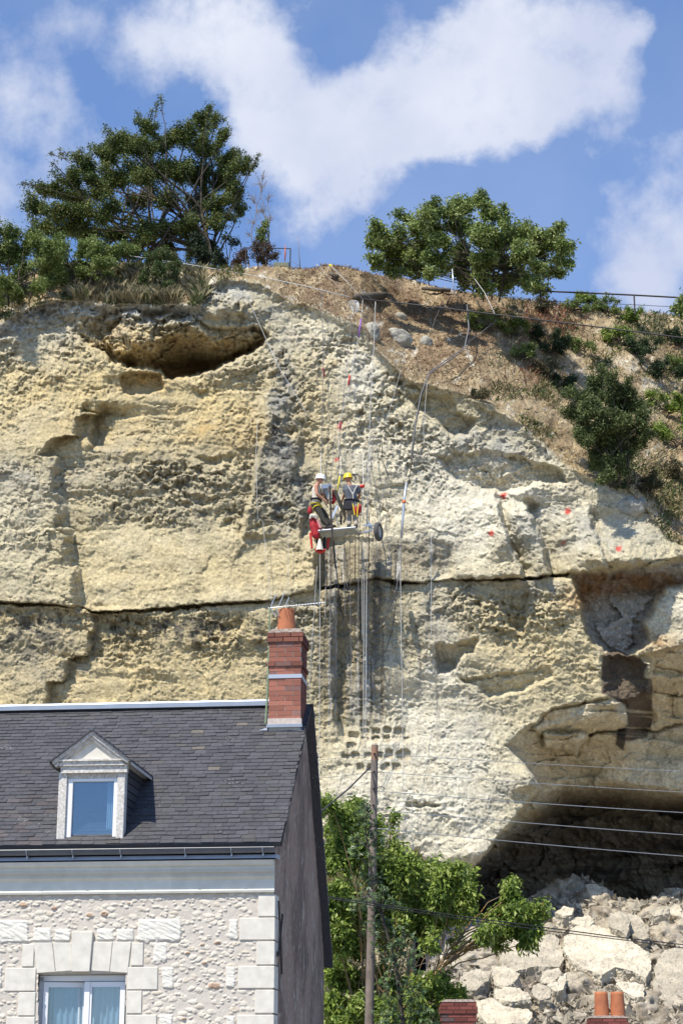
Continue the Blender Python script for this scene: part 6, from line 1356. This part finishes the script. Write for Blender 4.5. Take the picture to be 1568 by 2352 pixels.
    for s_, S in ((1, 'r'), (-1, 'l')):
        hp = (j['pelvis'] + sd * s_ * .09 - up * .06).lerp(j['kn' + S], .28); dl = (j['kn' + S] - j['pelvis']).normalized(); u1 = dl.orthogonal().normalized(); u2 = dl.cross(u1)
        m = MB(); m.tube([hp + u1 * math.cos(a) * .112 + u2 * math.sin(a) * .112 for a in [2 * math.pi * k / 16 for k in range(17)]], .017, 6); m.build('leg_loop', colours['loop'], root)
    return root, j, up, fd, sd, o0
Y1 = 50.45
J1 = dict(head=Q(428, 226, Y1), neck=Q(402, 268, Y1), pelvis=Q(392, 475, Y1), shr=Q(392, 290, Y1 - .19), elr=Q(402, 372, Y1 - .27), har=Q(478, 438, Y1 - .2), shl=Q(412, 288, Y1 + .17), ell=Q(445, 360, Y1 + .2), hal=Q(505, 432, Y1 + .08),
          knr=Q(448, 602, Y1 - .12), ftr=Q(512, 748, Y1 - .14), knl=Q(490, 596, Y1 + .10), ftl=Q(538, 738, Y1 + .1))
w1, j1, up1, fd1, sd1, o1 = worker('person in white helmet and cream sleeveless vest, dark trousers, gripping the rig', J1, (1, -.32, .0), dict(top=m_tank, leg=m_olive, helmet=m_helmw, sleeve=False, loop=m_yellow), .10)
m = MB(); c_ = j1['pelvis'] - up1 * .04
m.tube([c_ + sd1 * math.cos(a) * .205 + fd1 * math.sin(a) * .15 for a in [2 * math.pi * k / 20 for k in range(21)]], .012, 6); m.build('reflective_stripe', m_yellow, w1)
bag = capsules([[(Q(325, 520, Y1 - .1), .05), (Q(325, 565, Y1 - .1), .07)]]); ob = bag.build('tool_pouch', m_red, smooth=True); tag(ob, 'small round red pouch hanging behind the hip of the white helmet worker', 'pouch')
Y2 = 50.75
J2 = dict(head=Q(742, 216, Y2 + .03), neck=Q(752, 264, Y2), pelvis=Q(785, 478, Y2), shl=Q(706, 296, Y2), ell=Q(702, 372, Y2 + .05), hal=Q(676, 440, Y2 + .22), shr=Q(852, 300, Y2), elr=Q(866, 385, Y2 + .06), har=Q(846, 420, Y2 + .3),
          knl=Q(750, 605, Y2 + .06), ftl=Q(752, 738, Y2 - .1), knr=Q(820, 612, Y2 + .04), ftr=Q(826, 742, Y2 - .12))
w2, j2, up2, fd2, sd2, o2 = worker('person in yellow helmet and grey tee shirt seen from behind, khaki trousers', J2, (-.35, 1, 0), dict(top=m_tee, leg=m_khaki, helmet=m_helmy, sleeve=True, loop=m_black), -.05)
m = MB(); m.tube([j2['shl'].lerp(j2['neck'], .3) - fd2 * .12, j2['pelvis'] + up2 * .25 - fd2 * .15, j2['pelvis'] + up2 * .1 - fd2 * .14], .018, 5); m.tube([j2['shr'].lerp(j2['neck'], .3) - fd2 * .12, j2['pelvis'] + up2 * .25 - fd2 * .15], .018, 5); m.build('harness_strap', mat('grey_webbing', (.5, .48, .45), .8), w2)
m = MB(); a = Q(688, 535, Y2 - .3); b = Q(778, 462, Y2 - .15); m.box(a.x, b.x, a.y, b.y, a.z, b.z); o = m.build('tool_box', m_black, bevel=.01); tag(o, 'black box pouch at the back of the yellow helmet worker', 'pouch')
o = capsules([[(Q(815, 530, Y2 - .28), .07), (Q(838, 572, Y2 - .28), .085)], [(Q(868, 500, Y2 - .26), .05), (Q(862, 560, Y2 - .28), .06)]]).build('kit_bag', m_red, smooth=True); tag(o, 'red kit bag with yellow straps hanging at the hip of the yellow helmet worker', 'bag')
for a_, b_ in (((792, 480), (812, 600)), ((850, 470), (838, 620))):
    m = MB(); m.tube([Q(*a_, Y2 - .35) - Vector((0, .03, 0)), Q(*b_, Y2 - .38)], .016, 5); s = m.build('strap', m_yellow, o)
# deck
m_deck = mat('aluminium_deck', (.38, .42, .42), .5, noise=.25, nscale=5, metal=.3, spec=.5); m_beam = mat('olive_beam', (.20, .17, .12), .7, noise=.3, nscale=7); m_rig = mat('rig_grey_paint', (.36, .37, .35), .5, noise=.2, nscale=9)
dk0 = Q(430, 775, 50.15); plat = empty('hanging_platform', dk0); tag(plat, 'narrow aluminium deck hanging on ropes under the two workers', 'platform')
def dp_(X_, Y_, Yd): return Q(X_, Y_, Yd) - dk0
nearL, nearR = dp_(425, 772, 50.12), dp_(800, 735, 50.12); farL, farR = dp_(470, 838, 50.9), dp_(865, 795, 50.9)
def quadbox(m, a, b, c, d, t): 
    up_ = Vector((0, 0, t)); m.add([a, b, c, d, a + up_, b + up_, c + up_, d + up_], [(0,3,2,1), (4,5,6,7), (0,1,5,4), (1,2,6,5), (2,3,7,6), (3,0,4,7)])
for i in range(3):
    t0, t1 = i / 3 + .008, (i + 1) / 3 - .008; m = MB(); quadbox(m, nearL.lerp(nearR, t0), nearL.lerp(nearR, t1), farL.lerp(farR, t1), farL.lerp(farR, t0), .03); m.build('deck_panel', m_deck, plat)
for a, b in ((nearL, nearR), (farL, farR)): m = MB(); m.tube([a - Vector((.03, 0, 0)), b + Vector((.06, 0, 0))], .028, 6); m.build('side_rail', m_steel, plat)
for t_ in (.0, .33, .66, 1): m = MB(); m.tube([nearL.lerp(nearR, t_) - Vector((0, 0, .03)), farL.lerp(farR, t_) - Vector((0, 0, .03))], .022, 6); m.build('cross_bar', m_rig, plat)
# drill rig with feed beam, mast and wheel
b0 = Q(560, 700, 50.6); rig = empty('drilling_rig', b0); tag(rig, 'grey drilling rig with olive feed beam, mast and small wheel between the workers', 'drilling rig')
def r_(X_, Y_, Yd=50.6): return Q(X_, Y_, Yd) - b0
def bar(name, a, b, w, h, mt, parent=rig):
    d = (b - a).normalized(); s_ = d.cross(Vector((0, 1, 0))).normalized() * w; y = Vector((0, 1, 0)) * h; m = MB(); m.add([a - s_ - y, a + s_ - y, a + s_ + y, a - s_ + y, b - s_ - y, b + s_ - y, b + s_ + y, b - s_ + y], [(0,3,2,1), (4,5,6,7), (0,1,5,4), (1,2,6,5), (2,3,7,6), (3,0,4,7)]); return m.build(name, mt, parent)
m = MB(); m.tube([r_(540, 285, 50.05), r_(553, 560, 50.05), r_(572, 880, 50.1), r_(600, 1180, 50.3)], [.030, .028, .024, .018], 8); m.build('mast', m_iron, rig)
bar('feed_beam', r_(595, 335, 50.5), r_(725, 640, 50.9), .05, .05, m_beam)
bar('feed_beam', r_(560, 640, 50.4), r_(625, 500, 50.5), .035, .03, m_steel)
bar('head_plate', r_(468, 300, 50.45), r_(545, 425, 50.45), .075, .06, m_rig)
bar('drill_head', r_(455, 300, 50.3), r_(560, 285, 50.5), .06, .07, m_steel)
m = capsules([[(r_(585, 340), .05), (r_(590, 440), .06), (r_(575, 465), .05)]]); m.build('motor', m_red, rig, smooth=True)
m = MB(); m.tube([r_(470, 330, 50.3), r_(520, 440, 50.3)], .014, 6); m.tube([r_(480, 460, 50.2), r_(525, 520, 50.2)], .014, 6); m.tube([r_(505, 430, 50.3), r_(530, 440, 50.3)], .02, 6); m.build('lever', m_iron, rig)
m = MB(); m.tube([r_(690, 690, 50.9), r_(760, 500, 50.9)], .02, 6); m.tube([r_(660, 560, 50.7), r_(665, 700, 50.7)], .03, 6); m.build('brace', m_iron, rig)
bar('axle', r_(900, 712, 50.5), r_(1040, 715, 50.6), .02, .02, m_steel); bar('axle_bracket', r_(905, 790, 50.5), r_(1000, 770, 50.6), .02, .02, m_steel); bar('axle_plate', r_(955, 670, 50.55), r_(1000, 760, 50.6), .04, .02, m_deck)
wh = empty('wheel', r_(1070, 782, 50.6)); wh.parent = rig; Rw = .285
M = Matrix.Rotation(math.radians(70), 4, 'Z') @ Matrix.Rotation(math.radians(90), 4, 'X')
m = MB(); prof = [(Rw * (.78 + .20 * math.cos(a)), .07 * math.sin(a)) for a in [2 * math.pi * k / 14 for k in range(15)]]; m.lathe([(r, z) for r, z in prof], n=32, M=M); m.build('tyre', mat('tyre_rubber', (.085, .083, .08), .85, bump=.4, bscale=60), wh, smooth=True)
m = MB(); m.lathe([(Rw * .60, -.04), (Rw * .55, -.02), (Rw * .3, -.012), (.03, -.03), (.002, -.03)], n=24, M=M); m.lathe([(Rw * .60, .04), (Rw * .55, .02), (Rw * .3, .012), (.03, .03), (.002, .03)], n=24, M=M); m.build('rim', m_rig, wh, smooth=True)
# bags and gear
def bagobj(name, label, chains, mt): 
    o = flesh(name, chains, mt, None, .012, sm_=3); tag(o, label, name.split('_')[-1]); return o
bg_ = bagobj('rope_bag', 'long dark red rope bag hanging at the left end of the platform', [[(Q(345, 630, 50.2), .07), (Q(365, 720, 50.2), .115), (Q(392, 820, 50.2), .12)], [(Q(395, 650, 50.2), .06), (Q(425, 740, 50.2), .08)]], m_red)
m = MB(); m.tube([Q(325, 640, 50.1), Q(340, 606, 50.1), Q(380, 612, 50.1), Q(400, 640, 50.1)], [.03, .06, .06, .03], 8); m.build('white_collar', m_tank, bg_)
m = MB(); m.tube([Q(405, 650, 50.08), Q(440, 740, 50.08)], .03, 6); m.build('pink_panel', mat('faded_pink', (.6, .28, .27), .7), bg_)
o = bagobj('gear_sack', 'thin red and white gear sack below the rope bag', [[(Q(330, 800, 50.2), .035), (Q(340, 880, 50.2), .04), (Q(348, 960, 50.2), .03)]], m_redp)
o = bagobj('red_bucket', 'red bucket with a white cone hanging lowest under the platform', [[(Q(400, 980, 50.25), .06), (Q(440, 1000, 50.25), .075), (Q(480, 985, 50.25), .055)]], m_redp)
m = MB(); c_ = Q(432, 985, 50.15); m.lathe([(.115, 0), (.03, .34), (.0, .35)], c_, 14); m.build('white_cone', m_tank, o)
o = bagobj('sleeping_roll', 'dark rolled sack behind the red bucket', [[(Q(410, 850, 50.35), .05), (Q(420, 930, 50.35), .06)], [(Q(485, 850, 50.4), .04), (Q(480, 960, 50.4), .05)]], m_black)
o = bagobj('gear_sack', 'narrow red sack right of the white cone', [[(Q(525, 860, 50.4), .035), (Q(520, 950, 50.4), .04)]], m_redp)
o = bagobj('red_pulley', 'red pulley block behind the shoulder of the yellow helmet worker', [[(Q(875, 290, 51), .05), (Q(905, 285, 51), .055)]], m_redp)
o = bagobj('winch_block', 'brown winch block right above the yellow helmet worker', [[(Q(858, 170, 51.1), .035), (Q(885, 240, 51.1), .045)]], m_beam)
line('yellow_sling', 'yellow strap hanging between the heads of the two workers', 'strap', [Q(648, 180, 50.9), Q(638, 260, 50.9), Q(622, 350, 50.9)], [.022, .026, .02], m_yellow)
line('black_hose', 'coiled black hose above the yellow helmet', 'hose', [Q(x, y, 50.95) for x, y in [(690, 230), (700, 170), (740, 150), (800, 155), (830, 200), (800, 240), (760, 200), (790, 165), (850, 160)]], .018, m_black)
# ---- ropes: laid just clear of the rock, never cutting into it
def crope(label, pts, r=.012, mt=None, name='work_rope', cat='rope', group=None, off=.14, straight=False, yfix=None):
    pp = []
    for (x0, y0), (x1, y1) in zip(pts[:-1], pts[1:]):
        n = max(2, int(math.hypot(x1 - x0, y1 - y0) / 16)); pp += [(x0 + (x1 - x0) * k / n, y0 + (y1 - y0) * k / n) for k in range(n)]
    pp.append(pts[-1]); ys = np.array([min(cliffY(x - 5, y), cliffY(x, y), cliffY(x + 5, y)) - off for x, y in pp])
    if yfix is not None: ys = np.minimum(ys, yfix)
    y2 = ys.copy()
    for i in range(len(ys)): y2[i] = ys[max(0, i - 3):i + 4].min()
    y3 = np.convolve(np.pad(y2, 2, mode='edge'), np.ones(5) / 5, 'valid')
    return line(name, label, cat, [P(x, y, float(q)) for (x, y), q in zip(pp, y3)], r * .78, mt or m_white, group, 4)
G_ = 'ropes on the cliff around the platform'
crope('grey rope down the rock left of the workers, from a dark bundle at the top', [(739,668),(741,760),(742,855),(740,950),(738,1056),(737,1095)], .013, m_grey, group=G_)
crope('thin rope with a red tape slanting down to the red marks above the workers', [(806,743),(800,800),(783,971),(776,1100)], .010, m_grey, group=G_)
crope('white rope with purple and red straps slanting down from the coil', [(833,686),(829,735),(818,800),(799,904),(779,967),(773,1090)], .010, m_white, group=G_)
crope('long white rope from the crest anchor down to the yellow helmet worker', [(862,693),(859,785),(850,925),(847,1056),(843,1120),(841,1240)], .013, m_white, group=G_, yfix=51.3)
crope('short rope from the yellow anchor to the coil on the crest', [(760,611),(797,648),(834,688)], .012, m_white, group=G_, off=.25)
crope('rope from the yellow anchor to the white rope bend on the crest', [(760,611),(815,655),(862,694)], .012, m_grey, group=G_, off=.25)
crope('thin rope from the crest left of the yellow anchor', [(737,613),(752,635),(800,678)], .008, m_white, group=G_, off=.25)
crope('pale diagonal rope running down right from the grey knob of rock', [(562,668),(588,728),(640,842),(690,925),(708,955)], .012, m_white, group=G_)
crope('thin rope at the left hanging over the dark lichen', [(592,960),(588,1040),(592,1190),(604,1198),(612,1290),(625,1392)], .009, m_white, group=G_)
crope('short thin rope left of the platform ending above the aerial', [(662,1200),(662,1375)], .008, m_white, group=G_)
crope('thin rope hanging alone right of the steel tube', [(990,1225),(990,1470)], .009, m_white, group=G_)
crope('faint rope from the pitted ledge down to the rock shelf', [(920,850),(898,930),(880,985)], .008, m_white, group=G_)
crope('faint rope curving over the hollow ledge', [(967,905),(930,960),(915,1056),(890,1090),(868,1180)], .008, m_grey, group=G_)
hosep = [(1072,700),(1076,753),(1066,799),(1020,830),(985,855),(967,904),(952,980),(943,1056)]
crope('thick dark hose coming down the slope to the steel tube', hosep, .030, m_grey, 'air_hose', 'hose', off=.18)
crope('second dark hose hanging close beside the thick one', [(x + 4 + 3 * math.sin(i), y + 2) for i, (x, y) in enumerate(hosep[1:])] + [(938,1110)], .016, m_darkc, 'air_hose', 'hose', off=.2)
crope('pale rope joining the thick hose from the upper right', [(1140,722),(1136,739),(1076,785),(1040,822),(985,858)], .014, m_grey, group=G_)
crope('dark branch of hose on the brown slope', [(1066,799),(1095,810)], .018, m_darkc, 'air_hose', 'hose', off=.2)
crope('thin dark cord running left across the dry grass to the hose', [(1060,840),(1020,852),(975,860)], .012, m_darkc, group=G_)
crope('dark line slanting from the dead branches down the brown slope', [(1018,690),(1000,730),(985,775)], .010, m_grey, group=G_)
crope('two short cords hanging beside the hose under the ledge', [(980,880),(972,985),(974,1030)], .009, m_white, group=G_)
crope('bundle of dark cords hanging from a peg right above the workers', [(877,1015),(878,1060),(892,1092),(884,1100)], .016, m_darkc, group=G_)
crope('thin cord from the peg bundle sloping back left', [(925,1056),(915,1085),(893,1095),(875,1150),(865,1190)], .009, m_grey, group=G_)
st_ = [Q(1375, 250, 50.9), Q(1348, 440, 50.9), Q(1335, 640, 50.9), Q(1320, 850, 50.9)]
line('steel_tube', 'shiny steel tube with an orange ring hanging right of the wheel', 'tube', st_, .038, m_steel, n=8)
line('orange_ring', 'orange ring on the steel tube', 'ring', [Q(1350, 442, 50.9), Q(1345, 472, 50.9)], .05, mat('orange_paint', (.75, .16, .04), .5), n=8)
crope('grey hose from the foot of the steel tube looping down left', [(921,1236),(920,1300),(905,1370),(885,1420),(860,1452),(830,1452),(808,1420),(796,1340),(790,1262)], .014, m_grey, 'air_hose', 'hose', off=.25)
crope('lower dark cable loop hanging under the platform', [(921,1300),(912,1360),(900,1450),(885,1496),(860,1526),(835,1527),(808,1508),(792,1470),(784,1400),(772,1300),(762,1245)], .012, m_darkc, 'cable_loop', 'cable', off=.3)
crope('small cable loop with a slack end left of the vertical ropes', [(848,1255),(862,1290),(880,1310),(900,1300)], .008, m_grey, 'cable_loop', 'cable', off=.25)
vr = [(735,1240,733,1800,m_white,'leftmost long white rope, from the red bucket to the trees',.011),(728,1300,709,1590,m_white,'faint slanting rope beside the chimney pot',.008),(759,1245,757,1640,m_grey,'grey rope just right of the leftmost long white rope',.012),(748,1236,747,1430,m_white,'short white rope ending above the bricks, right of the aerial tip',.008),
      (766,1240,780,1400,m_darkc,'dark cable under the rig, left of the hose loop',.013),(824,1225,822,1440,m_grey,'grey rope under the right end of the deck',.012),(830,1235,832,1470,m_white,'pale rope under the khaki trousers',.010),(836,1240,834,1700,m_white,'first of the two long white ropes reaching the pigeon holes',.012),(842,1240,839,1720,m_white,'second of the two long white ropes reaching the pigeon holes, passing left of the pole',.012),
      (847,1180,845,1560,m_darkc,'dark cable behind the long white ropes',.016),(856,1230,853,1330,m_grey,'short grey rope hanging from the axle',.010),(919,1300,927,1900,m_white,'long white rope under the steel tube down to the trees',.011),(946,1660,947,1960,m_white,'thin rope at the right of the pigeon holes',.007),(915,1240,905,1350,m_darkc,'dark cord slanting from the steel tube foot',.010),(790,1235,792,1420,m_grey,'grey rope under the middle of the deck',.009)]
vr += [(770,1240,771,1560,m_grey,'faint grey rope right of the dark rig cable',.007),(803,1235,806,1600,m_grey,'faint grey rope under the gap between the two workers',.008),(816,1240,815,1330,m_darkc,'short dark chain hanging under the deck',.014),(863,1235,868,1290,m_grey,'short rope below the wheel',.008),(752,1300,744,1500,m_darkc,'dark cord swinging left under the platform',.008),(896,1480,893,1640,m_grey,'faint rope over the brown stained rock above the holes',.006)]
for x0, y0, x1, y1, mt_, lb, r in vr: crope(lb, [(x0, y0), ((x0 + x1) / 2, (y0 + y1) / 2), (x1, y1)], r, mt_, group=G_, yfix=50.75)
up_ = [(Q(545,290,50.3),(770,1000)),(Q(620,700,50.3),(784,1040)),(Q(860,740,50.3),(846,1040)),(Q(905,640,50.6),(833,1040)),(Q(940,760,50.6),(856,1000)),(Q(440,770,50.15),(737,1040))]
for i, (a, (x, y)) in enumerate(up_):
    line('suspension_rope', ['rope rising from the rig mast', 'rope rising from the middle of the deck past the yellow strap', 'rope rising from the right end of the deck', 'rope rising behind the red pulley', 'rope rising from the wheel axle', 'rope rising from the left end of the deck past the white helmet'][i], 'rope', [a, (a + P(x, y, cliffY(x, y) - .15)) / 2, P(x, y, cliffY(x, y) - .15)], .011, [m_grey, m_white][i % 2], 'ropes the platform hangs on')
crope('upper red tape on the thin rope', [(742,845),(744,865)], .035, m_redp, 'red_tape', 'tape', off=.22)
crope('red strap on the slanting white rope', [(803,862),(800,885)], .035, m_redp, 'red_strap', 'strap', off=.22)
crope('purple strap near the coil', [(829,733),(823,775)], .03, m_purple, 'purple_strap', 'strap', off=.22)
crope('red strap knot above the upper red mark', [(783,970),(780,985)], .05, m_redp, 'red_strap', 'strap', off=.22)
crope('yellow anchor sling on the very crest', [(756,608),(764,614)], .06, m_yellow, 'anchor_sling', 'sling', off=.25)
m = MB(); cc_ = P(812, 702, cliffY(812, 702) - .3); rr = random.Random(9)
for k in range(7):
    a0 = rr.uniform(-.12, .12); w_ = rr.uniform(.07, .14); h_ = rr.uniform(.18, .27); m.tube([Vector((a0 + w_ * math.sin(a), .02 * math.sin(3 * a), .18 - h_ + h_ * math.cos(a))) for a in [2 * math.pi * q / 18 for q in range(19)]], .011, 5, cap=False)
o = m.build('rope_coil', m_white); o.location = cc_; tag(o, 'coil of white rope hanging on the bare earth by the dark log', 'rope coil')
